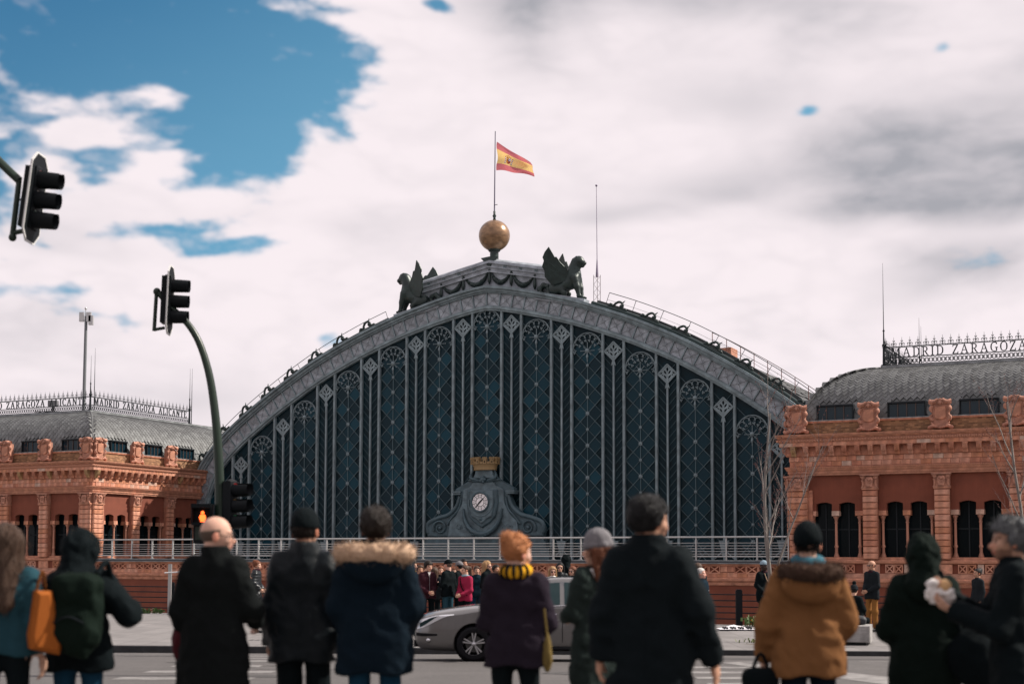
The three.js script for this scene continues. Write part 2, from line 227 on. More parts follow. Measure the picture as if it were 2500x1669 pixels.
// mullions, tracery and lattice of the front
{ const rosette = (r) => { const p = []; for (let i = 0; i < 16; i++) { const q = i % 2 ? r * 0.62 : r, a = i * Math.PI / 8; p.push([q * Math.cos(a), q * Math.sin(a)]); } return merge(ext(p, 0.03, 0.01, 0), ball(r * 0.4, 0, 0, 0.04, 8, 6)); };
  const rosBig = rosette(0.16), rosSmall = rosette(0.12);
  const sunG = merge(ball(0.14, 0, 0, 0.06, 12, 8), ...[0, 45, 90, 135, 180, 225, 315].map((d) => { const a = d * Math.PI / 180, L = d % 180 === 0 ? 0.44 : d === 90 ? 0.5 : 0.34; return merge(bar(0.1 * Math.cos(a), 0.1 * Math.sin(a), L * Math.cos(a), L * Math.sin(a), 0.03, 0.02, 0.05), ball(0.035, L * Math.cos(a), L * Math.sin(a), 0.035, 6, 4)); }), vtube([[0, -0.12, 0.05], [0, -0.36, 0.07], [0, -0.5, 0.05], [0, -0.68, 0.04]], (t) => 0.03 + 0.05 * Math.exp(-((t - 0.45) ** 2) * 40), 14, 7));
  // cusped arch, centred on the springing line
  const R = 0.98, cusps = []; for (let k = 0; k < 7; k++) { const a = Math.PI * (k + 0.5) / 7, cx = (R - 0.24) * Math.cos(a), cy = (R - 0.24) * Math.sin(a) * 1.06, pts = []; for (let i = 0; i <= 10; i++) { const b = a - 1.9 + 3.8 * i / 10; pts.push([cx + 0.2 * Math.cos(b), cy + 0.2 * Math.sin(b), 0.04]); } cusps.push(tube(pts, 0.022, 14, 5)); }
  const tref = []; for (let k = 0; k <= 7; k++) { const a = Math.PI * k / 7, cx = (R - 0.42) * Math.cos(a) + (k % 7 === 0 ? Math.sign(Math.cos(a)) * 0.3 : 0), cy = (R - 0.42) * Math.sin(a) * 1.06 - (k % 7 === 0 ? 0.14 : 0); for (const b of [90, 210, 330]) tref.push(ball(0.05, cx + 0.055 * Math.cos(b * 0.01745 + a), cy + 0.055 * Math.sin(b * 0.01745 + a), 0.04, 6, 5)); }
  const outer = []; for (let i = 0; i <= 24; i++) { const a = Math.PI * i / 24; outer.push([R * Math.cos(a), R * Math.sin(a) * 1.08, 0.04]); }
  const traceryG = merge(tube(outer, 0.035, 36, 5), cusps, tref, bx(-1.04, -0.94, -0.12, 0.12, 0, 0.1), bx(0.94, 1.04, -0.12, 0.12, 0, 0.1));
  // pierced lozenge
  const leaf = (x, y, L, a, wd) => { const p = []; for (let i = 0; i <= 8; i++) { const t = i / 8, q = wd * Math.sin(Math.PI * t) ** 0.8; p.push([t * L, q]); } for (let i = 7; i > 0; i--) { const t = i / 8, q = -wd * Math.sin(Math.PI * t) ** 0.8; p.push([t * L, q]); } const c = Math.cos(a), s = Math.sin(a); return p.map(([u, v]) => [x + u * c - v * s, y + u * s + v * c]); };
  const H = 0.6, V = 0.585, loz = shape([[0, -V], [H, 0], [0, V], [-H, 0]], [leaf(0, 0.14, 0.26, 1.5708, 0.07), leaf(0.06, -0.02, 0.28, 0.95, 0.055), leaf(-0.06, -0.02, 0.28, 2.19, 0.055), leaf(0.05, -0.28, 0.28, 0.85, 0.05), leaf(-0.05, -0.28, 0.28, 2.29, 0.05), leaf(0.3, 0.1, 0.2, -0.55, 0.045), leaf(-0.3, 0.1, 0.2, 3.69, 0.045), leaf(0.27, -0.12, 0.14, 0.9, 0.035), leaf(-0.27, -0.12, 0.14, 2.24, 0.035)]);
  const lozG = merge(ext(loz, 0.05, 0, 0.03), bar(0, -V, H, 0, 0.06, 0.04, 0.12), bar(H, 0, 0, V, 0.06, 0.04, 0.121), bar(0, V, -H, 0, 0.06, 0.04, 0.122), bar(-H, 0, 0, -V, 0.06, 0.04, 0.119), ext([[-0.05, -V + 0.1], [0.05, -V + 0.1], [0.15, -V - 0.3], [0, -V - 0.22], [-0.15, -V - 0.3]], 0.08, 0, 0.03));
  const vaseG = merge(ext([[-0.16, 0], [0.16, 0], [0.32, 0.62], [-0.32, 0.62]], 0.1, 0.02, 0.02), ...[-3, -2, -1, 0, 1, 2, 3].map((k) => bar(k * 0.045, 0.1, k * 0.09, 0.62, 0.05, 0.12, 0.16)), bar(-0.1, 0, -0.7, -0.55, 0.06, 0.02, 0.06), bar(0.1, 0, 0.7, -0.55, 0.06, 0.02, 0.061), bx(-0.12, 0.12, -0.3, 0, 0.02, 0.1));
  const mull = (s, w, d) => { const y1 = archY(s); const rib = []; for (let y = 1.8; y < y1 - 0.3; y += 0.22) rib.push(bx(s - w / 2 + 0.012, s + w / 2 - 0.012, y, y + 0.11, 0, d + 0.018)); return merge(bx(s - w / 2, s + w / 2, 1.4, y1 + 0.04, -0.06, d), w > 0.13 ? rib : []); };
  const diamond = (hw, hv, d) => { const g = ext([[0, -hv], [hw, 0], [0, hv], [-hw, 0]], d, 0.012, 0); return g; };
  const DH = 0.4775, DV = 0.4825, dia = diamond(DH - 0.02, DV - 0.02, 0.025); const panes = [], rest = [];
  for (let k = 0; k <= 13; k++) { const s = (k - 6.5) * PITCH; const c = s + 0; // thin mullion lines lie half way between the bays
    const q = (k - 6.5) * PITCH; if (Math.abs(q) < 21) { const y1 = archY(q); part(shed, 'thin_mullion', muv(bx(q - 0.055, q + 0.055, 1.4, y1 - 1.2, -0.06, 0.1)), mIron); const top = Math.min(archY(q - 0.62), archY(q + 0.62)) - (Math.abs(q) > 15 ? 0.75 : 0.62); if (Math.abs(q) < 20) { at(part(shed, 'pierced_lozenge', lozG, mIron), q, top, 0.0); } at(part(shed, 'mullion_foot', vaseG, mIron), q, 2.05, 0); } }
  for (let k = -6; k <= 6; k++) { const s = k * PITCH, hb = 1.0385; if (Math.abs(s) > 21) continue;
    for (const e of [-1, 1]) { const q = s + e * hb; if (Math.abs(q) < 21.6) part(shed, 'mullion', muv(mull(q, 0.15, 0.16)), mIron); }
    const y1 = Math.min(archY(s - 0.85), archY(s + 0.85)); const sp = y1 - 1.02 - (k === 0 ? 0 : 0.1) + (Math.abs(k) > 4 ? 0.1 : 0.12);
    if (Math.abs(k) <= 5) { at(part(shed, 'tracery_arch', traceryG, mIron), s, sp, 0.03); at(part(shed, 'sunburst', sunG, mIron), s, sp - 0.05, 0.03); }
    part(shed, 'centre_bar', bx(s - 0.022, s + 0.022, 1.5, Math.abs(k) <= 5 ? sp - 0.5 : y1 - 0.6, -0.01, 0.05), mBarDim);
    // lattice
    const bars = [], yTop = archY(s) - 0.2, x0 = s - 0.955, x1 = s + 0.955;
    const clip = (y, dir, w) => { // bar through (s, y) with slope dir
      const sl = DV / DH * dir, ya = y - sl * 0.955, yb = y + sl * 0.955; let a = [x0, ya], b = [x1, yb]; const lim = (p, r) => { if (p[1] > archY(p[0]) - 0.04) { const f = (archY(p[0]) - 0.06 - r[1]) / (p[1] - r[1]); return [lerp(r[0], p[0], Math.max(0, f)), lerp(r[1], p[1], Math.max(0, f))]; } if (p[1] < 1.45) { const f = (1.45 - r[1]) / (p[1] - r[1]); return [lerp(r[0], p[0], f), 1.45]; } return p; };
      a = lim(a, b); b = lim(b, a); bars.push(bar(a[0], a[1], b[0], b[1], w, 0.005, 0.04 + (dir > 0 ? 0.002 : 0))); };
    for (let j = 0; j < 16; j++) { const y = 16.37 - j * 0.985; if (y > archY(s) - 0.5 || y < 1.6) continue; const big = j % 2 === 0; clip(y, 1, big ? 0.04 : 0.024); clip(y, -1, big ? 0.04 : 0.024);
      if (y < sp - 0.75) at(part(shed, 'rosette', big ? rosBig : rosSmall, mIron), s, y, 0.045);
      for (const [dx, dy] of [[0, -0.4925], [-DH, 0], [DH, 0], [-0.955, -0.4925], [0.955, -0.4925]]) { const px = s + dx, py = y + dy; if (py > archY(px) - 0.7 || py < 2) continue; if (Math.abs(dx) > 0.9) continue; (panes.length < 300 ? panes : rest).push([px, py]); } }
    part(shed, 'lattice', merge(bars), mBarDim);
    // small lattice foot behind the railing
    const ft = []; for (const e of [-1, 1]) for (const f of [0, 1]) { ft.push(bar(s + e * 0.1, 1.5 + f * 0.5, s + e * 0.62, 2.02 + f * 0.3, 0.05, 0.05, 0.08), bar(s + e * 0.62, 1.5 + f * 0.4, s + e * 0.06, 2.2 + f * 0.35, 0.05, 0.05, 0.082)); } ft.push(rod([s, 2.2, 0.07], [s, 2.75, 0.07], 0.035, 6, 0.01)); part(shed, 'lattice_foot', merge(ft), mBarDim);
  }
  panes.sort((a, b) => Math.abs(b[1] - 8) - Math.abs(a[1] - 8)).forEach(([x, y]) => { const o = at(part(shed, 'lozenge_pane', dia, pick(mTealV)), x, y, -0.035); o.rotation.set(rr(-0.025, 0.025), rr(-0.025, 0.025), 0); });
  if (rest.length) stuff(part(shed, 'lozenge_panes', merge(rest.map(([x, y]) => dia.clone().translate(x, y, -0.035))), mTealV[1]));
  // chevron panes between the bays
  const chev = []; for (let k = 0; k <= 13; k++) { const q = (k - 6.5) * PITCH; if (Math.abs(q) > 21) continue; const y1 = archY(Math.abs(q) + 0.6) - 0.3; const g = []; for (let y = 1.9; y < y1; y += 0.4925) { g.push(bar(q - 0.63, y + 0.62, q - 0.07, y, 0.018, 0.0, 0.02), bar(q + 0.63, y + 0.62, q + 0.07, y, 0.018, 0.0, 0.02)); } part(shed, 'chevron_bars', merge(g), mBarDim); }
}
// roll along the roof edge, crockets, rail
{ for (const s of [-1, 1]) { const d0 = 6.9, d1 = 23.6, n = 40, pts = []; for (let i = 0; i <= n; i++) { const a = archAt(s * lerp(d0, d1, i / n), 1.6); pts.push([a[0], a[1], 0.12]); } part(shed, 'edge_roll', tube(pts, 0.13, 60, 8), mDarkTube); part(shed, 'roof_curb', archBand(1.56, 1.9, -0.9, -0.6, s * d0, s * d1, 40), mRoofDark);
    for (let k = 0; k < 8; k++) { const d = s * (8.6 + k * 2.12), a = archAt(d, 1.68), b = archAt(d + 0.05, 1.68), an = Math.atan2(b[1] - a[1], b[0] - a[0]); const g = merge(tube([[-0.62, 0.02, 0], [-0.5, 0.2, 0], [-0.32, 0.12, 0], [-0.2, 0.3, 0], [0.02, 0.46, 0], [0.26, 0.36, 0], [0.34, 0.1, 0], [0.5, 0.1, 0], [0.62, 0.06, 0]], 0.075, 26, 6), ball(0.1, -0.52, 0.12, 0, 8, 6), ball(0.1, 0.54, 0.08, 0, 8, 6), rod([0.2, 0.4, 0], [0.34, 0.62, 0], 0.06, 6, 0.015), ball(0.12, 0.2, 0.22, 0, 8, 6), bx(-0.5, 0.5, -0.06, 0.06, -0.1, 0.1)).rotateZ(an).scale(1, 1, 1); if (s < 0) g.rotateY(0); at(part(shed, 'crocket', s < 0 ? g : g, mBronze), a[0], a[1], 0.1); }
    const posts = [], rail = [], rail2 = []; for (let k = 0; k <= 9; k++) { const d = s * (7.4 + k * 1.8), a = archAt(d, 1.85), b = archAt(d, 2.55), c = archAt(d, 2.1); posts.push(rod([a[0], a[1], -0.8], [b[0], b[1], -0.8], 0.018, 5)); rail.push([b[0], b[1], -0.8]); rail2.push([c[0], c[1], -0.8]); }
    const rl = thing('roof_handrail', s < 0 ? 'thin wire handrail along the roof edge sloping down towards the curved lamp pole' : 'thin metal handrail with small posts along the roof edge behind the larger griffin', 'handrail', [FX, 0, FZ], FR); posts.forEach((g) => part(rl, 'post', g, mCrest)); part(rl, 'rail', tube(rail, 0.022, 40, 5), mCrest); part(rl, 'wire', tube(rail2, 0.008, 30, 4), mCrest); }
}
// attic above the apex, swags, globe
{ const top = (s) => 20.78 - 0.2 * Math.abs(s), n = 40, rowsF = [], A = 5.0;
  const base = (s) => archY(s) + 1.5; const strip = (f0, f1, w0, w1) => { const rows = []; for (let i = 0; i <= n; i++) { const s = lerp(-A, A, i / n); rows.push([[s, f0(s), w0], [s, f0(s), w1], [s, f1(s), w1], [s, f1(s), w0]]); } return muv(skin(rows, true)); };
  part(shed, 'attic_wall', merge(strip(base, (s) => top(s) - 0.9, -1.6, -0.32)), mIronPanel);
  part(shed, 'attic_cornice', merge(strip((s) => top(s) - 0.92, (s) => top(s) - 0.84, -1.6, -0.16), strip((s) => top(s) - 0.84, (s) => top(s) - 0.62, -1.6, -0.24), strip((s) => top(s) - 0.62, (s) => top(s) - 0.56, -1.6, -0.12), strip((s) => top(s) - 0.56, (s) => top(s) - 0.36, -1.6, -0.2), strip((s) => top(s) - 0.36, (s) => top(s) - 0.3, -1.6, -0.06)), mIronPanel);
  const cap = []; for (let i = 0; i <= n; i++) { const s = lerp(-A, A, i / n), r = []; for (let j = 0; j <= 8; j++) { const a = Math.PI * j / 8; r.push([s, top(s) - 0.3 + 0.34 * Math.sin(a), -0.8 + 0.7 * Math.cos(a)]); } cap.push(r); } part(shed, 'attic_ridge', muv(skin(cap)), mIronPanel);
  for (let k = -4; k <= 4; k++) { if (k === 0) continue; const s = k * 1.1; at(part(shed, 'boss', merge(new THREE.TorusGeometry(0.1, 0.03, 6, 14), ball(0.05, 0, 0, 0, 8, 6)), mIron), s, top(s) - 0.46, -0.19); }
  const hang = [[-3.5, 19.28], [-1.88, 19.62], [0, 19.92], [1.55, 19.68], [3.2, 19.32]];
  for (let i = 0; i < 4; i++) { const [a, b] = [hang[i], hang[i + 1]], my = Math.min(a[1], b[1]) - 0.62 + Math.abs(a[1] - b[1]) * 0.3, mx = (a[0] + b[0]) / 2; const c = new THREE.CatmullRomCurve3([V3(a[0] + 0.06, a[1], -0.24), V3(lerp(a[0], mx, 0.5), lerp(a[1], my, 0.72), -0.24), V3(mx, my, -0.24), V3(lerp(b[0], mx, 0.5), lerp(b[1], my, 0.72), -0.24), V3(b[0] - 0.06, b[1], -0.24)]); const g = [vtube(c.points, (t) => 0.04 + 0.13 * Math.sin(Math.PI * t) ** 1.4, 30, 8)]; for (let j = 0; j < 46; j++) { const t = rr(0.08, 0.92), p = c.getPointAt(t), r = 0.1 * Math.sin(Math.PI * t); g.push(ball(rr(0.03, 0.055), p.x + rr(-r, r), p.y + rr(-r, r), p.z + r + 0.03, 6, 4)); } part(shed, 'swag', merge(g), mBronze); }
  hang.forEach(([x, y]) => part(shed, 'tassel', merge(vtube([[x, y + 0.12, -0.22], [x, y - 0.2, -0.2], [x, y - 0.62, -0.2], [x, y - 0.86, -0.22]], (t) => 0.03 + 0.11 * Math.sin(Math.PI * Math.min(1, t * 1.02)) ** 0.8 * t * 1.3, 16, 8), ball(0.07, x, y + 0.06, -0.2, 8, 6)), mBronze));
  const gl = thing('roof_globe', 'tarnished bronze globe on a dark post at the peak of the shed roof', 'globe', fw(0, 20.5, -0.9), FR);
  part(gl, 'post', merge(cyl(0.28, 0.28, 0.75, 0, 0.1, 0, 12), cyl(0.36, 0.44, 0.14, 0, 0.82, 0, 14), cyl(0.34, 0.3, 0.1, 0, 0.05, 0, 14), ext([[-0.62, 0.3], [0, 0.36], [0.62, 0.3], [0, -0.35]], 0.1, 0.02, 0.62)), mBronze);
  part(gl, 'globe', new THREE.SphereGeometry(1.01, 48, 32).translate(0, 1.85, 0), M(0.34, 0.2, 0.11, 0.28, { metalness: 0.35, map: tRep(tMott, 3) }));
  const fp = thing('flagpole', 'thin flagpole rising from the top of the bronze globe', 'flagpole', fw(0, 23.35, -0.9), FR); part(fp, 'socket', lathe([[0.001, 0], [0.12, 0], [0.07, 0.15], [0.13, 0.3], [0.07, 0.4], [0.08, 0.6], [0.001, 0.6]], 10).translate(0, 0, 0), mBronze); part(fp, 'pole', rod([0, 0.5, 0], [0.04, 5.85, 0], 0.045, 8, 0.03), M(0.09, 0.08, 0.13, 0.4)); part(fp, 'cleat', bx(0, 0.22, 1.0, 1.03, -0.02, 0.02), mCrest);
  // flag: stripe colours painted pale to imitate sky light through the cloth
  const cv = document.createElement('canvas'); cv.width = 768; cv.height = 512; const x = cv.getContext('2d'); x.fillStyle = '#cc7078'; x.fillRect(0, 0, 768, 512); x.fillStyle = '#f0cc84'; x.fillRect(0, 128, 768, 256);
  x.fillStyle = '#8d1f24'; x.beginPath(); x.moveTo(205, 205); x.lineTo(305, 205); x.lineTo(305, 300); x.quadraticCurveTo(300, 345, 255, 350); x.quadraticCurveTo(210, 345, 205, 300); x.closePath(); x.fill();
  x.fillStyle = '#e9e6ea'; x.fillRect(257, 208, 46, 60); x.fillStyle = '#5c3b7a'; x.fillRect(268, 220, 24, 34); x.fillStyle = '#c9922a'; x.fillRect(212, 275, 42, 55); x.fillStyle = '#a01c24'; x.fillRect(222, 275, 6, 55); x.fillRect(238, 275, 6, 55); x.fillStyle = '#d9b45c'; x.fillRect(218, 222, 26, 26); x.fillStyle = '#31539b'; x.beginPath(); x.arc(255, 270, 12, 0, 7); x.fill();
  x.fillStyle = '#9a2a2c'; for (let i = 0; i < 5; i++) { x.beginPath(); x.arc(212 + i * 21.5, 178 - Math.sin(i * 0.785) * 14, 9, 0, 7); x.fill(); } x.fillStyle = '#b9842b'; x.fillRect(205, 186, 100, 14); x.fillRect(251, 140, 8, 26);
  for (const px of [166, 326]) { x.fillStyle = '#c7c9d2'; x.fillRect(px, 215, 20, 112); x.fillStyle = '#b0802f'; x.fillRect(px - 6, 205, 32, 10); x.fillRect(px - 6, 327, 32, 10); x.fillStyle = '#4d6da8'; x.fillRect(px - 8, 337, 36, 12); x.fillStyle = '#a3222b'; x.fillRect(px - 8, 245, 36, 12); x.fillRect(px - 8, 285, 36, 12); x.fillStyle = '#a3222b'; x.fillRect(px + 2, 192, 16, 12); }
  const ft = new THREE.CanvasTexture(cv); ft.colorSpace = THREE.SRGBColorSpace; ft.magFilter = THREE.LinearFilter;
  const fg = new THREE.PlaneGeometry(1, 1, 40, 26), p = fg.attributes.position; for (let i = 0; i < p.count; i++) { const u = p.getX(i) + 0.5, v = 0.5 - p.getY(i); const yt = lerp(5.15, 3.3, u ** 1.05) - 0.06 * Math.sin(u * 5), yb = 3.24 - 0.58 * u ** 1.4 + 0.05 * Math.sin(u * 9), xx = 0.16 + u * 2.62 - 0.12 * v * u + 0.06 * Math.sin(v * 5) * u, fold = 0.16 * Math.sin(u * 8 - v * 3.5) * (0.3 + u) + 0.09 * Math.sin(u * 3 + v * 9) + 0.5 * u * (0.5 - v) * sst(0.3, 0.9, u); p.setXYZ(i, xx, lerp(yt, yb, v), fold); } fg.computeVertexNormals();
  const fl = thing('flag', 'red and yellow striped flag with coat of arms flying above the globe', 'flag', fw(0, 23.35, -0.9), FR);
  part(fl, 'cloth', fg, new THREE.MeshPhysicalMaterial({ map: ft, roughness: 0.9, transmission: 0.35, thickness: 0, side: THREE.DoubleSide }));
}
// ---------------------------------------------------------------- the two brick wings
const font = await new FontLoader().loadAsync('fonts/droid/droid_serif_regular.typeface.json');
const letterG = {}; const letter = (c) => letterG[c] ||= (() => { const g = new TextGeometry(c, { font, size: 0.36, depth: 0.05, curveSegments: 3, bevelEnabled: false }); g.computeBoundingBox(); const b = g.boundingBox; g.translate(-(b.min.x + b.max.x) / 2, -b.min.y, -0.025); g.userData.w = b.max.x - b.min.x; return g; })();
// shared small pieces, all facing +z and centred on x
const modG = (() => { const prof = [[0, 0.42], [0.29, 0.42], [0.29, 0.32], [0.27, 0.22], [0.22, 0.14], [0.16, 0.13], [0.12, 0.08], [0.1, 0], [0.03, -0.03], [0, 0]]; const b = ext(prof, 0.2, 0.015, -0.1).rotateY(-Math.PI / 2), r = []; for (const x of [-0.055, 0, 0.055]) r.push(tube([[x, 0.4, 0.3], [x, 0.28, 0.29], [x, 0.17, 0.24], [x, 0.12, 0.16], [x, 0.03, 0.1]], 0.022, 10, 5)); return muv(merge(b, r, bx(-0.13, 0.13, 0.4, 0.45, 0, 0.31))); })();
const capG = (() => { const g = []; for (const s of [-1, 1]) { g.push(tube([...Array(18).keys()].map((i) => { const a = i * 0.62, r = 0.1 - i * 0.0048; return [s * (0.33 + r * Math.cos(a) - 0.02), 0.5 + r * Math.sin(a), 0.17]; }), 0.028, 34, 5), tube([[s * 0.34, 0.02, 0.1], [s * 0.3, 0.22, 0.14], [s * 0.34, 0.38, 0.2]], 0.05, 10, 6), ball(0.06, s * 0.33, 0.5, 0.16, 8, 6)); for (const y of [0.1, 0.22]) g.push(ext([[0, 0], [s * 0.09, 0.05], [s * 0.13, 0.17], [s * 0.05, 0.13]].map(([a, b]) => [a + s * 0.24, b + y]), 0.05, 0.015, 0.1)); }
  g.push(ext([[-0.36, 0], [0.36, 0], [0.38, 0.56], [-0.38, 0.56]], 0.1, 0.01, 0), ext([[-0.14, 0.04], [0.14, 0.04], [0.2, 0.4], [0.12, 0.52], [-0.12, 0.52], [-0.2, 0.4]], 0.1, 0.03, 0.08), ball(0.085, 0, 0.4, 0.2, 8, 6), tube([[-0.13, 0.46, 0.19], [-0.08, 0.3, 0.22], [0, 0.22, 0.22], [0.08, 0.3, 0.22], [0.13, 0.46, 0.19]], 0.025, 14, 5), bx(-0.45, 0.45, 0.58, 0.66, -0.02, 0.24), bx(-0.4, 0.4, -0.02, 0.04, -0.02, 0.14)); return muv(merge(g)); })();
const cartG = (() => { const g = [ext([[-0.34, 0.1], [0.34, 0.1], [0.4, 0.5], [0.38, 1.25], [-0.38, 1.25], [-0.4, 0.5]], 0.3, 0.03, -0.22), ext([[-0.3, 1.2], [0.3, 1.2], [0.22, 1.4], [0, 1.48], [-0.22, 1.4]], 0.34, 0.03, -0.2)];
  for (const s of [-1, 1]) g.push(vtube([[s * 0.1, 1.42, 0.14], [s * 0.3, 1.3, 0.18], [s * 0.5, 1.32, 0.12]], (t) => 0.07 + 0.05 * t, 12, 8), tube([...Array(14).keys()].map((i) => { const a = 1.9 + i * 0.6, r = 0.12 - i * 0.007; return [s * (0.43 + r * Math.cos(a)), 1.27 + r * Math.sin(a), 0.2]; }), 0.03, 28, 5), vtube([[s * 0.36, 1.15, 0.1], [s * 0.45, 0.95, 0.14], [s * 0.36, 0.75, 0.12], [s * 0.46, 0.6, 0.16], [s * 0.36, 0.4, 0.12]], (t) => 0.06 + 0.035 * Math.sin(t * 9), 18, 7), vtube([[s * 0.5, 0.08, 0.1], [s * 0.36, 0.16, 0.2], [s * 0.2, 0.12, 0.16]], (t) => 0.11 - 0.04 * t, 12, 8), ball(0.1, s * 0.5, 0.1, 0.1, 8, 6));
  for (let i = 0; i <= 10; i++) { const a = Math.PI * (1.12 + 0.76 * i / 10); g.push(ball(0.055 + 0.015 * (i % 2), 0.42 * Math.cos(a), 0.42 + 0.34 * Math.sin(a), 0.18, 7, 5)); }
  g.push(ball(0.08, 0, 1.24, 0.22, 8, 6), new THREE.TorusGeometry(0.12, 0.03, 6, 12, Math.PI).translate(0, 1.2, 0.2)); return muv(merge(g)); })();
const cartShieldG = muv(ext([[-0.25, 1.08], [0.25, 1.08], [0.26, 0.56], [0.16, 0.49], [0, 0.46], [-0.16, 0.49], [-0.26, 0.56]], 0.06, 0.025, 0.1));
const colG = lathe([[0.001, 0], [0.13, 0], [0.13, 0.12], [0.1, 0.16], [0.095, 0.22], [0.075, 0.26], [0.07, 0.5], [0.1, 0.53], [0.1, 0.6], [0.07, 0.64], [0.062, 1.68], [0.085, 1.7], [0.085, 1.74], [0.06, 1.77], [0.09, 1.9], [0.14, 1.99], [0.14, 2.04], [0.001, 2.04]], 12);
const lattG = (wd, h) => muv(merge(bar(-wd / 2 + 0.04, -h / 2 + 0.04, wd / 2 - 0.04, h / 2 - 0.04, 0.055, 0, 0.07), bar(-wd / 2 + 0.04, h / 2 - 0.04, wd / 2 - 0.04, -h / 2 + 0.04, 0.055, 0, 0.072), bx(-wd / 2, wd / 2, -h / 2, -h / 2 + 0.05, 0, 0.09), bx(-wd / 2, wd / 2, h / 2 - 0.05, h / 2, 0, 0.09), bx(-wd / 2, -wd / 2 + 0.045, -h / 2 + 0.05, h / 2 - 0.05, 0, 0.088), bx(wd / 2 - 0.045, wd / 2, -h / 2 + 0.05, h / 2 - 0.05, 0, 0.088)));
const lattWing = lattG(0.4, 0.42), lattPod = lattG(0.6, 0.44);
const finialG = merge(rod([0, 0, 0], [0, 0.5, 0], 0.022, 5, 0.006), ball(0.045, 0, 0.16, 0, 6, 5), ...[-1, 1].map((s) => tube([[0, 0.12, 0], [s * 0.08, 0.2, 0], [s * 0.13, 0.16, 0], [s * 0.1, 0.1, 0]], 0.016, 8, 4)), ...[-1, 1].map((s) => tube([[0, 0.26, 0], [s * 0.05, 0.3, 0], [s * 0.03, 0.34, 0]], 0.013, 5, 4)), ...[-1, 1].map((s) => tube([[0, 0.06, 0], [s * 0.12, 0.05, 0], [s * 0.2, 0, 0]], 0.012, 6, 4)));
const ringG = new THREE.TorusGeometry(0.105, 0.022, 4, 10);
const rust = [0, 1].map((i) => block([0.7, 0.89][i], 0.275, 0.16, 0.035)), friezeG = [0.48, 0.4].map((w) => block(w - 0.012, 0.23, 0.1, 0.008));
const scaleG = (() => { const w = 0.325, h = 0.46; const g = ext([[-w / 2, 0.2], [0, 0], [w / 2, 0.2], [w / 2, h], [-w / 2, h]], 0.03, 0, 0); return muv(g, 1); })();

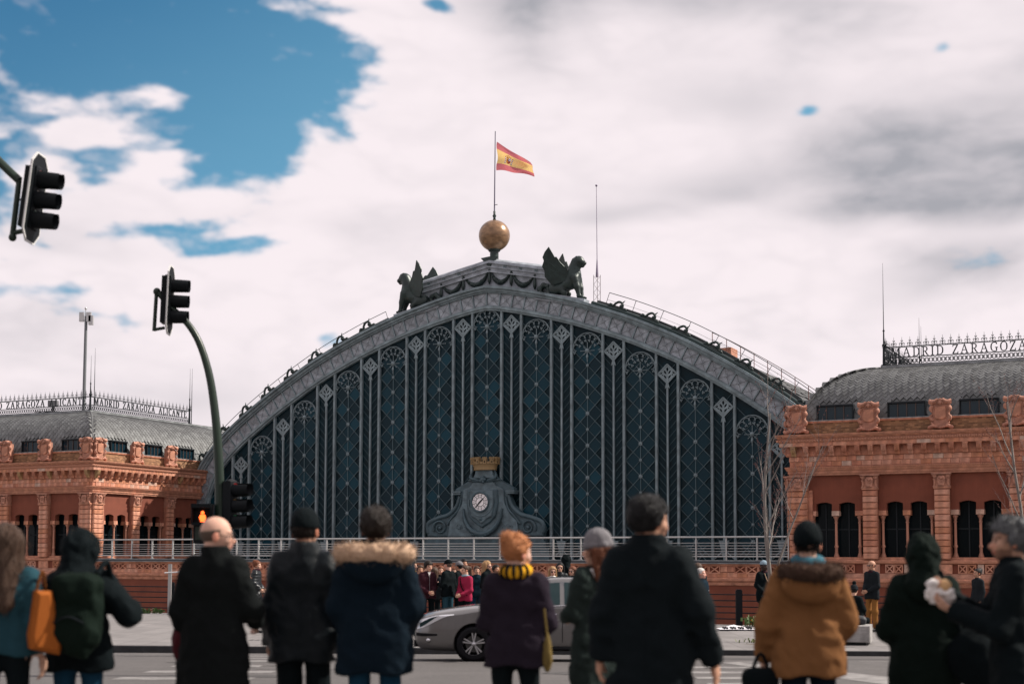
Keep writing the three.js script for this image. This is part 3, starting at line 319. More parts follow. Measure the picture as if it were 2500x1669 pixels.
function wing(sign, label) {
  const W = thing('station_wing', label, 'building', [FX, 0, FZ], FR);
  const S0 = 22.31, X = (a) => sign * (S0 + a), LF = 15.2, DEP = 18;
  const faces = [{ name: 'front', n: LF, rot: 0, pos: (t, y, o) => [X(t), y, 11 + o], piers: [3.92, 7.275, 10.63, 13.985], bays: [2.2, 5.6, 8.95, 12.3] }, { name: 'side', n: 11, rot: -sign * Math.PI / 2, pos: (t, y, o) => [sign * (S0 - o), y, 11 - t], piers: [3.98, 7.42], bays: [2.3, 5.7, 9.2] }];
  const put = (F, name, geo, m, t, y, o, lab) => { const q = part(W, name, geo, m, lab); q.position.set(...F.pos(t, y, o)); q.rotation.y = F.rot; return q; };
  // plan path: along the side from the back, round the corner, along the front; outwards must be to the right
  const path = sign > 0 ? [[S0, 11 - DEP], [S0, 11], [S0 + LF, 11]].map(([x, z]) => [x, z]).reverse() : [[-S0 - LF, 11], [-S0, 11], [-S0, 11 - DEP]].reverse();
  const mo = (name, prof, m) => part(W, name, mould(prof, path), m);
  // check which way is out: flip the profile if needed
  const out = (p) => p.map(([o, y]) => [-o, y]);
  const mm = (name, prof, m) => { const g = mould(out(prof), path); return part(W, name, g, m); };
  // core
  part(W, 'wall', muv(merge(bx(Math.min(X(0.75), X(LF)), Math.max(X(0.75), X(LF)), -4, 1.62, 11 - DEP, 10.25), bx(Math.min(X(1.6), X(LF)), Math.max(X(1.6), X(LF)), 1.62, 7.5, 11 - DEP + 0.2, 9.4))), mRedWall);
  mm('base_wall', [[-0.9, -4], [-0.04, -4], [-0.04, 0.25], [-0.9, 0.25]], mRedWall);
  mm('base_moulding', [[-0.6, 0.25], [0.0, 0.25], [0.03, 0.3], [0.03, 0.4], [0.1, 0.46], [0.14, 0.5], [0.14, 0.58], [0.06, 0.64], [0.03, 0.66], [-0.6, 0.66]], mTerra);
  mm('plinth_band', [[-0.6, 0.66], [0.01, 0.66], [0.01, 0.9], [-0.6, 0.9]], mTerraV[3]);
  mm('lattice_back', [[-0.6, 0.9], [-0.05, 0.9], [-0.05, 1.36], [-0.6, 1.36]], mRedWall);
  mm('sill_course', [[-0.9, 1.36], [0.02, 1.36], [0.1, 1.4], [0.12, 1.5], [0.04, 1.56], [-0.1, 1.58], [-0.9, 1.6]], mTerra);
  mm('architrave', [[-1.4, 5.66], [0.05, 5.66], [0.05, 5.75], [0.09, 5.76], [0.09, 5.87], [0.14, 5.9], [0.2, 6.02], [0.2, 6.08], [0.04, 6.1], [-1.4, 6.1]], mTerra);
  mm('frieze_back', [[-1.2, 6.1], [0.0, 6.1], [0.0, 6.62], [-1.2, 6.62]], mTerraV[2]);
  mm('bed_moulding', [[-1.2, 6.6], [0.07, 6.6], [0.1, 6.64], [0.12, 6.7], [0.12, 7.08], [-1.2, 7.08]], mTerraV[2]);
  mm('cornice', [[-1.2, 7.07], [0.42, 7.07], [0.42, 7.26], [0.45, 7.28], [0.45, 7.44], [0.5, 7.47], [0.58, 7.53], [0.63, 7.62], [0.63, 7.65], [-0.3, 7.72], [-1.2, 7.72]], mTerra);
  mm('brick_parapet', [[-0.7, 7.7], [-0.2, 7.7], [-0.2, 8.26], [-0.7, 8.26]], mBrick);
  mm('coping', [[-0.75, 8.25], [-0.14, 8.25], [-0.12, 8.34], [-0.75, 8.34]], mTerra);
  mm('gutter_flashing', [[-0.8, 8.335], [-0.13, 8.335], [-0.13, 8.385], [-0.8, 8.4]], mFlash);
  for (const F of faces) {
    // small repeated ornament too fine to pick apart
    const n = Math.floor(F.n / 0.155), eggs = [], dent = [], dent2 = []; const eg = ball(0.05, 0, 0, 0, 6, 5).scale(1, 1.35, 1), eb = bx(-0.018, 0.018, -0.07, 0.07, -0.03, 0.04), de = bx(-0.028, 0.028, -0.03, 0.03, 0, 0.06);
    for (let i = 0; i < n; i++) { const t = (i + 0.5) * 0.155 - (F.name === 'front' ? 0.6 : 0.6); eggs.push(eg.clone().translate(0, 0, 0), eb.clone()); const o = F.pos(t, 7.36, 0.47), o2 = F.pos(t + 0.0775, 7.36, 0.46); eggs[eggs.length - 2].applyMatrix4(new THREE.Matrix4().makeRotationY(F.rot)).translate(...o); eggs[eggs.length - 1].applyMatrix4(new THREE.Matrix4().makeRotationY(F.rot)).translate(...o2); }
    for (let i = 0; i < F.n / 0.1; i++) { const t = i * 0.1 - 0.1; dent.push(de.clone().rotateY(F.rot).translate(...F.pos(t, 6.05, 0.18))); dent2.push(de.clone().rotateY(F.rot).translate(...F.pos(t, 0.35, 0.02))); }
    stuff(part(W, 'egg_moulding', merge(eggs), mTerraV[1])); stuff(part(W, 'dentil_row', merge(dent), mTerraV[0])); stuff(part(W, 'dentil_row', merge(dent2), mTerraV[2]));
    for (let t = F.name === 'front' ? 0.24 : 0.15; t < F.n + 0.1; t += 0.6265) put(F, 'modillion', modG, t < 0.3 && F.name === 'front' ? mTerraYel : rand() < 0.08 ? mTerraYel : pick(mTerraV), t, 6.62, 0.1);
    for (let r = 0; r < 2; r++) { let t = r ? 0 : 0.24; if (F.name === 'side') t += 0.02; while (t < F.n - 0.2) { const w = rand() < 0.72 ? 0 : 1; const wd = [0.48, 0.4][w]; put(F, 'frieze_block', friezeG[w], rand() < 0.14 ? pick(mTerraPale) : pick(mTerraV), t + wd / 2, 6.225 + r * 0.245, -0.055); t += wd; } }
    // fascia blocks under the cornice lip
    for (let t = -0.4; t < F.n; t += 0.66) put(F, 'fascia_block', block(0.648, 0.175, 0.03, 0.006), rand() < 0.07 ? pick(mTerraPale) : pick(mTerraV), t + 0.33, 7.165, 0.4);
    // piers
    const piers = [[0.435, 1], ...F.piers.map((t) => [t, 0])];
    for (const [t, wide] of piers) { for (let i = 0; i < 11; i++) put(F, 'pier_block', rust[wide], pick(mTerraV), t, 1.58 + 0.1505 + i * 0.302, wide ? 0.02 : 0.04);
      put(F, 'pier_core', muv(bx(-(wide ? 0.43 : 0.335), wide ? 0.43 : 0.335, 0, 3.36, -1.1, 0.1)), mTerraV[2], t, 1.58, 0);
      put(F, 'necking', muv(bx(-(wide ? 0.47 : 0.38), wide ? 0.47 : 0.38, 0, 0.08, -0.5, 0.24)), mTerra, t, 4.92, 0);
      const c = put(F, 'capital', capG, mOrn, t, 5.0, 0.1); if (wide) c.scale.x = 1.1;
      put(F, 'capital_core', muv(bx(-0.36, 0.36, 0, 0.68, -0.9, 0.11)), mOrn, t, 4.99, 0); }
    // bays: spandrel with two notched openings, impost blocks, colonnettes, dark windows
    F.bays.forEach((t, i) => { const hw = 1.33, o = 0.56, a = 0.385;
      const pts = [[-hw, 3.92]]; for (const c of [-o, o]) { pts.push([c - a, 3.92], [c - a, 4.26]); for (let k = 1; k < 6; k++) pts.push([c - a + 2 * a * k / 6, 4.26 + 0.09 * Math.sin(Math.PI * k / 6)]); pts.push([c + a, 4.26], [c + a, 3.92]); } pts.push([hw, 3.92], [hw, 5.7], [-hw, 5.7]);
      put(F, 'spandrel_wall', muv(ext(pts, 0.35, 0, 0)), mRedWall, t, 0, -0.47);
      for (const [c, w] of [[-1.145, 0.37], [0, 0.35], [1.145, 0.37]]) { put(F, 'impost_block', block(w + 0.02, 0.24, 0.42, 0.015), pick(mTerraPale.concat(mTerraV)), t + c, 3.8, -0.5); put(F, 'colonnette', colG, mOrn, t + c, 1.63, -0.24); }
      put(F, 'window_glass', muv(bx(-hw, hw, 1.62, 4.5, -0.04, 0)), mGlassDark, t, 0, -0.6);
      for (const c of [-0.56, 0.56]) put(F, 'window_frame', muv(merge(bx(c - 0.03, c + 0.03, 1.62, 4.4, 0, 0.06), bx(c - 0.5, c + 0.5, 3.0, 3.06, 0, 0.05))), mCrest, t, 0, -0.6);
      put(F, 'window_sill', muv(bx(-hw, hw, 1.5, 1.68, -0.9, -0.06)), mTerraV[0], t, 0, 0);
      // lattice panels below
      for (const c of (i === 0 ? [-1, -0.58, 0.3, 0.72] : [-0.82, -0.4, 0.4, 0.82])) put(F, 'lattice_panel', lattWing, pick(mTerraV), t + c, 1.13, -0.05);
      put(F, 'plinth_block', block(0.28, 0.44, 0.09, 0.01), pick(mTerraPale), t, 1.13, -0.05);
    });
    for (const t of [0.43, ...F.piers]) put(F, 'plinth_block', block(0.8, 0.44, 0.1, 0.012), pick(mTerraV), t, 1.13, -0.05);
    // low arched basement openings
    F.bays.forEach((t) => put(F, 'basement_opening', muv(ext([[-0.62, -3], [0.62, -3], [0.62, -1.05], [0.4, -0.92], [0, -0.86], [-0.4, -0.92], [-0.62, -1.05]], 0.02, 0, 0)), mVoid, t, 0, -0.045));
    for (const t of [0.42, ...F.piers]) { const c = put(F, 'cartouche', cartG, mOrn, t, 7.7, 0.06); part(c, 'shield', cartShieldG, mTerraV[0]); }
  }
  // mansard roof, quarter ellipse, hipped at the inner front corner
  const ins = (f) => 0.55 + 3.4 * (1 - Math.cos(f)), hy = (f) => 8.05 + 3.2 * Math.sin(f), FB = Math.PI / 2, nr = 16;
  const rows = []; for (let i = 0; i <= nr; i++) { const f = FB * i / nr, e = ins(f), y = hy(f); rows.push([[X(LF), y, 11 - e], [X(e), y, 11 - e], [X(e), y, 11 - DEP + e]]); }
  part(W, 'roof_deck', muv(skin(rows)), mZinc);
  part(W, 'roof_flat', muv(bx(Math.min(X(3.9), X(LF)), Math.max(X(3.9), X(LF)), 11.2, 11.3, 11 - DEP + 3.9, 7.1)), mFlash);
  // shingles
  const arc = []; let L = 0; arc.push([0, 0]); for (let i = 1; i <= 200; i++) { const f0 = FB * (i - 1) / 200, f1 = FB * i / 200; L += Math.hypot(ins(f1) - ins(f0), hy(f1) - hy(f0)); arc.push([L, f1]); }
  const fAt = (l) => { for (let i = 1; i < arc.length; i++) if (arc[i][0] >= l) return lerp(arc[i - 1][1], arc[i][1], (l - arc[i - 1][0]) / (arc[i][0] - arc[i - 1][0])); return FB; };
  const single = [], massed = []; const RS = 0.215, dormers = [3.0 - 0.85, 3.0 + 0.85];
  const dT = { front: [2.15, 5.6, 8.95, 12.3], side: [2.9, 6.4, 9.8] };
  for (const F of faces) { const len = F.name === 'front' ? LF : DEP; let r = 0; for (let l = 0.15; l < L - 0.35; l += RS, r++) { const f = fAt(l), e = ins(f), y = hy(f), f2 = fAt(l + 0.3), tl = Math.atan2(ins(f2) - e, hy(f2) - y); for (let t = e + 0.06 + (r % 2) * 0.1625; t < len - (F.name === 'side' ? e : 0); t += 0.325) { if (y < 9.1 && dT[F.name].some((c) => Math.abs(t - c) < 0.92)) continue; (F.name === (sign > 0 ? 'front' : 'side') && t < 11 && single.length < 300 && y > 8.55 ? single : massed).push([F, t, y, e, tl]); } } }
  const mtx = ([F, t, y, e, tl]) => new THREE.Matrix4().makeRotationY(F.rot).setPosition(...F.pos(t, y, -e + 0.05)).multiply(new THREE.Matrix4().makeRotationX(-tl - 0.1));
  for (const s of single) { const q = part(W, 'roof_shingle', scaleG, pick(mZincV)); q.applyMatrix4(mtx(s)); }
  const buckets = [[], [], [], []]; massed.forEach((s, i) => buckets[Math.floor(rand() * 4)].push(scaleG.clone().applyMatrix4(mtx(s)))); buckets.forEach((b, i) => stuff(part(W, 'roof_shingles', merge(b), mZincV[i])));
  mm('ridge_flashing', [[-3.3, 11.02], [-3.3, 11.12], [-3.75, 11.25], [-3.75, 11.4], [-4.1, 11.4], [-4.3, 11.15]], mFlash);
  { const hip = []; for (let i = 0; i <= 20; i++) { const f = FB * i / 20; hip.push([X(ins(f) - 0.02), hy(f) + 0.02, 11 - ins(f) + 0.02]); } part(W, 'hip_flashing', tube(hip, 0.07, 30, 6), mZinc); }
  // dormer windows
  for (const F of faces) for (const t of dT[F.name]) { const wd = F.name === 'front' ? 0.85 : 0.7; const d = put(F, 'dormer', muv(merge(bx(-wd - 0.06, wd + 0.06, 9.08, 9.16, -2.2, 0.1), bx(-wd - 0.06, -wd, 8.3, 9.08, -2.2, 0.06), bx(wd, wd + 0.06, 8.3, 9.08, -2.2, 0.06))), mCrest, t, 0, -0.5);
    for (let k = 0; k < 4; k++) { const p = part(d, 'window_pane', muv(bx(-wd + (k + 0.06) * wd / 2, -wd + (k + 0.94) * wd / 2, 8.38, 9.06, -0.05, -0.02)), MPdorm); if (k < 3) part(d, 'window_bar', bx(-wd + (k + 0.94) * wd / 2, -wd + (k + 1.06) * wd / 2, 8.34, 9.08, -0.06, 0.02), mFrameBrown); } part(d, 'window_back', bx(-wd, wd, 8.3, 9.08, -0.5, -0.4), mVoid); }
  // iron cresting with the company's name
  const words = 'MADRID ZARAGOZA ALICANTE';
  for (const F of faces) { const t0 = 3.9, len = F.name === 'front' ? 10.9 : 10.4, y0 = 11.4; const frame = part(W, 'roof_cresting', merge([0, 0.36, 0.9].map((y) => bx(-len / 2, len / 2, y0 + y, y0 + y + 0.045, -0.03, 0.03))), mCrest); frame.position.set(...F.pos(t0 + len / 2, 0, -3.9)); frame.rotation.y = F.rot;
    const nr2 = Math.floor(len / 0.2), rg = []; for (let i = 0; i < nr2; i++) rg.push(ringG.clone().translate(-len / 2 + (i + 0.5) * len / nr2, y0 + 0.2, 0)); for (let i = 0; i < nr2; i++) rg.push(new THREE.TorusGeometry(0.06, 0.016, 4, 8).translate(-len / 2 + (i + 1) * len / nr2, y0 + 0.2, 0)); stuff(part(frame, 'ring_band', merge(rg), mCrest));
    for (let i = 0; i <= Math.floor(len / 0.4); i++) at(part(frame, 'finial', finialG, mCrest), -len / 2 + 0.1 + i * 0.4, y0 + 0.93, 0);
    // letters read from left to right as seen from outside
    let tw = 0; for (const c of words) tw += c === ' ' ? 0.3 : letter(c).userData.w + 0.09; const kx = (len - 0.6) / tw; let x = -len / 2 + 0.3; for (const c of words) { if (c === ' ') { x += 0.3 * kx; continue; } const w = letter(c).userData.w; const q = part(frame, 'letter', letter(c), mCrest); q.position.set(x + (w + 0.09) * kx / 2, y0 + 0.42, 0); q.scale.set(Math.min(1.25, kx), 1.3, 1); x += (w + 0.09) * kx; }
  }
  for (const [a, d] of [[3.9, 3.9], [3.9, 14.3]]) part(W, 'corner_finial', merge(cyl(0.08, 0.06, 1.0, X(a), 11.4, 11 - d, 8), ball(0.1, X(a), 12.45, 11 - d, 8, 6), cyl(0.05, 0.03, 0.9, X(a), 12.4, 11 - d, 6), ball(0.06, X(a), 13.2, 11 - d, 6, 5), cyl(0.025, 0.006, a === 3.9 && d > 5 ? 2.4 : sign > 0 ? 3.6 : 2.0, X(a), 13.1, 11 - d, 5), bx(X(a) - 0.12, X(a) + 0.12, 11.3, 11.46, 11 - d - 0.12, 11 - d + 0.12)), mCrest);
  return W;
}
const MPdorm = MP(0.006, 0.02, 0.03, 0.08, { specularIntensity: 0.5 }), mFrameBrown = M(0.05, 0.03, 0.025, 0.6);
const wingR = wing(1, 'brick station wing with scalloped grey roof beside the bare street tree');
const wingL = wing(-1, 'brick station wing with sunlit side wall behind the curved traffic light pole');

// ---------------------------------------------------------------- podium between the wings, its railing
{ const pod = thing('podium', 'brick podium wall with crossed lattice panels under the long steel railing', 'wall', [FX, 0, FZ], FR); const A = 22.27, mo = (n, y0, y1, w, m) => part(pod, n, muv(bx(-A, A, y0, y1, 10, w)), m);
  part(pod, 'terrace', muv(bx(-22.2, 22.2, 1.2, 1.4, 0.1, 10.6)), mConc);
  mo('base_wall', -4, 0.25, 10.96, mRedWall); mo('lattice_back', 0.9, 1.24, 10.94, mRedWall); mo('plinth_band', 0.66, 0.9, 11.0, mTerraV[3]);
  part(pod, 'base_moulding', mould([[-0.6, 0.25], [0, 0.25], [0.03, 0.3], [0.03, 0.4], [0.1, 0.46], [0.14, 0.5], [0.14, 0.58], [0.06, 0.64], [0.02, 0.66], [-0.6, 0.66]].map(([o, y]) => [-o, y]), [[A, 11], [-A, 11]]), mTerra);
  part(pod, 'top_moulding', mould([[-0.6, 1.2], [0.0, 1.2], [0.06, 1.24], [0.06, 1.3], [0.1, 1.32], [0.1, 1.34], [-0.6, 1.34]].map(([o, y]) => [-o, y]), [[A, 11], [-A, 11]]), mTerra);
  mo('ledge_fascia', 1.36, 1.47, 11.16, M(0.03, 0.036, 0.045, 0.5)); part(pod, 'ledge_lip', muv(bx(-A, A, 1.335, 1.37, 10.4, 11.2)), mFlash); mo('ledge_top', 1.47, 1.52, 11.12, mFlash);
  const n = 14, pp = 44.5 / n; for (let i = 0; i < n; i++) { const c = -22.25 + (i + 0.5) * pp; for (let k = 0; k < 4; k++) at(part(pod, 'lattice_panel', lattPod, pick(mTerraV)), c + (k - 1.5) * 0.615, 1.06, 10.94); at(part(pod, 'panel_block', block(0.34, 0.28, 0.1, 0.01), pick(mTerraV)), c + pp / 2 - 0.175, 1.06, 10.93); at(part(pod, 'panel_block', block(0.34, 0.28, 0.1, 0.01), pick(mTerraV)), c - pp / 2 + 0.175, 1.06, 10.93);
    for (let k = 0; k < 6; k++) at(part(pod, 'band_block', block(pp / 6 - 0.012, 0.23, 0.03, 0.006), pick(mTerraV)), c - pp / 2 + (k + 0.5) * pp / 6, 0.78, 10.99);
    if (i % 2 === 0) at(part(pod, 'basement_opening', muv(ext([[-0.75, -3], [0.75, -3], [0.75, -1.0], [0.45, -0.86], [0, -0.8], [-0.45, -0.86], [-0.75, -1.0]], 0.02, 0, 0)), mVoid), c, 0, 10.95); }
  const r = thing('terrace_railing', 'long galvanised steel railing on the podium in front of the clock', 'railing', [FX, 0, FZ], FR); part(r, 'top_rail', rod([-22.2, 2.68, 11], [22.2, 2.68, 11], 0.045, 8), mSteel); part(r, 'bottom_rail', bx(-22.2, 22.2, 1.68, 1.74, 10.97, 11.03), mSteel); [2.38, 2.24, 2.1, 1.96, 1.83].forEach((y) => part(r, 'rail', rod([-22.2, y, 11], [22.2, y, 11], 0.016, 5), mSteel));
  for (let i = 0; i <= 28; i++) { const s = -22.2 + i * 44.4 / 28; part(r, 'post', merge(bx(s - 0.03, s + 0.03, 1.5, 2.64, 10.95, 11.05), bx(s - 0.07, s + 0.07, 1.52, 1.54, 10.9, 11.1)), mSteel); }
}
// ---------------------------------------------------------------- ground
// height of the near ground: flat pavement, road falling away, far pavement rising gently
const kerbZ = (x) => -30.8 + 0.073 * x;
const roadY = (d) => (d < 13 ? -0.12 : d < 25.5 ? -0.12 - (d - 13) * 0.0152 : -0.31 - (d - 25.5) * 0.041);
const paveY = (d) => -0.4 + Math.max(0, d - 30.8) * 0.0095;
const tAsph = tex(512, (u, v) => 0.8 + 0.12 * tn(u, v, 5, 5, 41) + 0.34 * (rand() - 0.5) + 0.08 * tn(u, v, 50, 2, 4));
const tPave = tex(512, (u, v) => { const j = Math.min(Math.abs((u * 8) % 1 - 0), Math.abs((v * 8) % 1 - 0)); const c = Math.floor(u * 8) * 7 + Math.floor(v * 8) * 13, h = Math.sin(c * 12.9) * 43758.5, k = h - Math.floor(h); return (0.83 + 0.06 * k + 0.14 * tn(u, v, 6, 5, 51) + 0.12 * (rand() - 0.5)) * (j < 0.025 ? 0.8 : 1); });
const mAsph = M(0.108, 0.1, 0.098, 0.9, { map: tRep(tAsph, 0.25), bumpMap: tRep(tBump, 1.2), bumpScale: 0.006 }), mPave = M(0.215, 0.203, 0.2, 0.85, { map: tRep(tPave, 0.2), bumpMap: tRep(tBump, 0.8), bumpScale: 0.004 }), mKerb = M(0.03, 0.032, 0.035, 0.8, { map: tRep(tMott, 0.8) }), mPaint = M(0.26, 0.25, 0.245, 0.8, { map: tRep(tMott, 0.7) });
function sheet(xs, zs, y) { const rows = zs.map((z) => xs.map((x) => { const zz = typeof z === 'function' ? z(x) : z; return [x, y(x, zz), zz]; })); const g = skin(rows), p = g.attributes.position, u = g.attributes.uv; for (let i = 0; i < p.count; i++) u.setXY(i, p.getX(i), p.getZ(i)); return g; }
const XS = [-90, -60, -40, -30, -20, -14, -10, -6, -3, 0, 3, 6, 10, 14, 20, 30, 40, 60, 90];
struct('ground', new THREE.CircleGeometry(1800, 48).rotateX(-Math.PI / 2).translate(0, -4.1, 0), M(0.2, 0.19, 0.18, 0.95));
struct('near_pavement', muv(bx(-90, 90, -0.6, 0, -12.6, 60)), mPave);
const road = struct('road', sheet(XS, [-12.4, -13, -16, -20, -24, -25.5, -27, -28.5, (x) => kerbZ(x) - 0.15], (x, z) => roadY(-z)), mAsph);
const fenceW = 47; // fence line, parallel to the front
const fcz = (x) => -42.2 + 0.3456 * x;
struct('far_pavement', sheet(XS.slice(2, -2), [(x) => kerbZ(x), (x) => kerbZ(x) - 2, (x) => lerp(kerbZ(x), fcz(x) - 0.3, 0.5), (x) => Math.min(kerbZ(x) - 3, fcz(x) - 0.3)], (x, z) => paveY(-z)), mPave);
struct('kerb', muv(mould([[0, 0.0], [0.2, 0.0], [0.2, -0.16], [0, -0.16]].map(([o, y]) => [o, y]), XS.slice(2, -2).map((x) => [x, kerbZ(x) + 0.0]))).translate(0, -0.397, 0), mKerb);
// crosswalk stripes and a painted arrow: paint on the road
{ const quad = (c) => { const g = new THREE.BufferGeometry(), P = []; const q = c.map(([x, z]) => [x, roadY(-z) + 0.004, z]); for (let i = 1; i + 1 < q.length; i++) P.push(...q[0], ...q[i], ...q[i + 1]); g.setAttribute('position', new THREE.Float32BufferAttribute(P, 3)); g.computeVertexNormals(); const h = plain(g), u = h.attributes.uv, p = h.attributes.position; for (let i = 0; i < p.count; i++) u.setXY(i, p.getX(i), p.getZ(i)); return h; };
  for (let k = 0; k < 8; k++) { const z = -17.5 - k * 1.55, x0 = -5.9 - k * 0.02; part(road, 'crosswalk_stripe', quad([[x0, z], [x0 + 2.0, z], [x0 + 2.0, z - 0.5], [x0, z - 0.5]].map(([x, q]) => [x + (q + 17.5) * -0.05, q])), mPaint); }
  for (let k = 0; k < 4; k++) { const z = -19.8 - k * 1.3; part(road, 'crosswalk_stripe', quad([[2.75, z], [4.0, z], [4.0, z - 0.45], [2.75, z - 0.45]]), mPaint); }
  part(road, 'lane_line', quad([[3.7, -25.4], [4.3, -25.8], [6.6, -19.2], [5.6, -18.8]]), mPaint);
  part(road, 'road_arrow', quad([[6.3, -22.6], [7.4, -22.75], [7.4, -22.95], [6.3, -22.95]]), mPaint); part(road, 'road_arrow', quad([[7.4, -22.3], [8.6, -22.7], [8.6, -22.95], [7.4, -23.2]]), mPaint); part(road, 'lane_dash', quad([[6.4, -26.2], [7.4, -26.1], [7.4, -26.3], [6.4, -26.4]]), mPaint); part(road, 'lane_dash', quad([[9.4, -26.2], [10.6, -26.1], [10.6, -26.4], [9.4, -26.5]]), mPaint);
  part(road, 'lane_line', quad([[-9.5, -29.2], [-3.2, -29.0], [-3.2, -29.12], [-9.5, -29.32]]), mPaint);
  const blot = (cx, cz, r, s, ry = 0.7) => { const R = rnd0(s), c = []; for (let i = 0; i < 18; i++) { const a = i * 6.2832 / 18, q = r * (0.75 + 0.5 * R()); c.push([cx + q * Math.cos(a) * 1.6, cz - q * Math.sin(a) * ry]); } return quad(c); };
  const mPatch = M(0.07, 0.066, 0.066, 0.9, { map: tRep(tAsph, 0.4) }), mPatch2 = M(0.13, 0.122, 0.12, 0.9, { map: tRep(tAsph, 0.3) });
  part(road, 'asphalt_patch', quad([[-4.2, -23.2], [-1.9, -23.0], [-1.9, -24.4], [-4.2, -24.6]]), mPatch2); part(road, 'asphalt_patch', quad([[3.0, -27.2], [5.2, -27.0], [5.2, -28.2], [3.0, -28.4]]), mPatch); part(road, 'asphalt_patch', quad([[8.2, -21.0], [9.6, -20.8], [9.6, -22.0], [8.2, -22.2]]), mPatch2);
  for (const [x, z, r, s] of [[-7.2, -28.6, 0.5, 3], [-3.6, -21.4, 0.4, 5], [1.2, -22.3, 0.5, 8], [4.6, -23.6, 0.35, 11], [6.9, -27.6, 0.4, 14], [-5.5, -25.0, 0.3, 17], [9.5, -24.5, 0.45, 21]]) part(road, 'oil_stain', blot(x, z, r, s), mPatch);
  { const mh = part(road, 'manhole_cover', quad([...Array(20).keys()].map((i) => [-2.6 + 0.36 * Math.cos(i * 0.31416), -26.6 - 0.36 * Math.sin(i * 0.31416)])), mKerb); }
  const tac = []; for (let i = 0; i < 9; i++) for (let j = 0; j < 4; j++) tac.push(bx(-6.1 + i * 0.14, -6.0 + i * 0.14, -0.4, -0.375, -33.2 - j * 0.14, -33.1 - j * 0.14)); const dg = thing('drain_grate', 'slotted metal drain grate in the far pavement near the kerb', 'drain', [0, 0, 0]); stuff(part(dg, 'slats', merge(tac), mKerb)); }
// ---------------------------------------------------------------- street fence along the far edge of the pavement
{ const f = thing('street_fence', 'black bar fence along the back of the far pavement', 'fence'); const yAt = (x) => paveY(-fcz(x)), P = []; for (let i = 0; i <= 18; i++) P.push(-23.4 + i * 2.48 + 0.02);
  P.forEach((x) => part(f, 'post', merge(bx(x - 0.09, x + 0.09, yAt(x) - 0.02, yAt(x) + 0.98, fcz(x) - 0.06, fcz(x) + 0.06), bx(x - 0.07, x + 0.07, yAt(x) + 0.98, yAt(x) + 1.01, fcz(x) - 0.05, fcz(x) + 0.05)), mFenceBlack));
  for (let i = 0; i + 1 < P.length; i++) for (let k = 0; k < 5; k++) { const a = P[i] + 0.09, b = P[i + 1] - 0.09, h = 0.18 + k * 0.17; part(f, 'rail', rod([a, yAt(a) + h, fcz(a)], [b, yAt(b) + h, fcz(b)], 0.018, 5), mFenceBlack); } }
// weeds at the fence foot
{ const mLeaf = MP(0.07, 0.13, 0.03, 0.8, { transmission: 0.3, thickness: 0, side: THREE.DoubleSide }); const mYel = M(0.6, 0.45, 0.03, 0.7);
  const weed = (x, n, h, label, fl) => { const z = fcz(x) + 0.3, t = thing('weed_clump', label, 'plant', [x, paveY(-z), z], 0, 'weeds along the fence foot'); const g = []; for (let i = 0; i < n; i++) { const a = rr(0, 6.28), r = rr(0, 0.45), L = rr(0.4, 1) * h, b = rr(0, 6.28), l = 0.05; const px = r * Math.cos(a) * 1.6, pz = r * Math.sin(a) * 0.4; g.push(new THREE.PlaneGeometry(0.035, L, 1, 2).rotateX(rr(-0.6, 0.6)).rotateY(b).translate(px, L / 2, pz), new THREE.PlaneGeometry(0.07, 0.1).rotateX(rr(-1, 1)).rotateY(a).translate(px + rr(-0.1, 0.1), L * rr(0.4, 1), pz)); } stuff(part(t, 'leaves', merge(g), mLeaf)); if (fl) part(t, 'flowers', merge([...Array(fl)].map(() => ball(0.018, rr(-0.4, 0.4), rr(0.1, h), rr(-0.1, 0.15), 5, 4))), mYel); };
  weed(-11.9, 60, 0.18, 'low green weeds growing by the fence beyond the dark backpack'); weed(-9.6, 50, 0.16, 'small green weed tuft under the fence by the pale metal post'); weed(5.0, 40, 0.14, 'thin weed tuft behind the sheet of sunglasses'); weed(7.0, 90, 0.32, 'yellow flowering weed clump at the fence post by the bare tree', 14); }
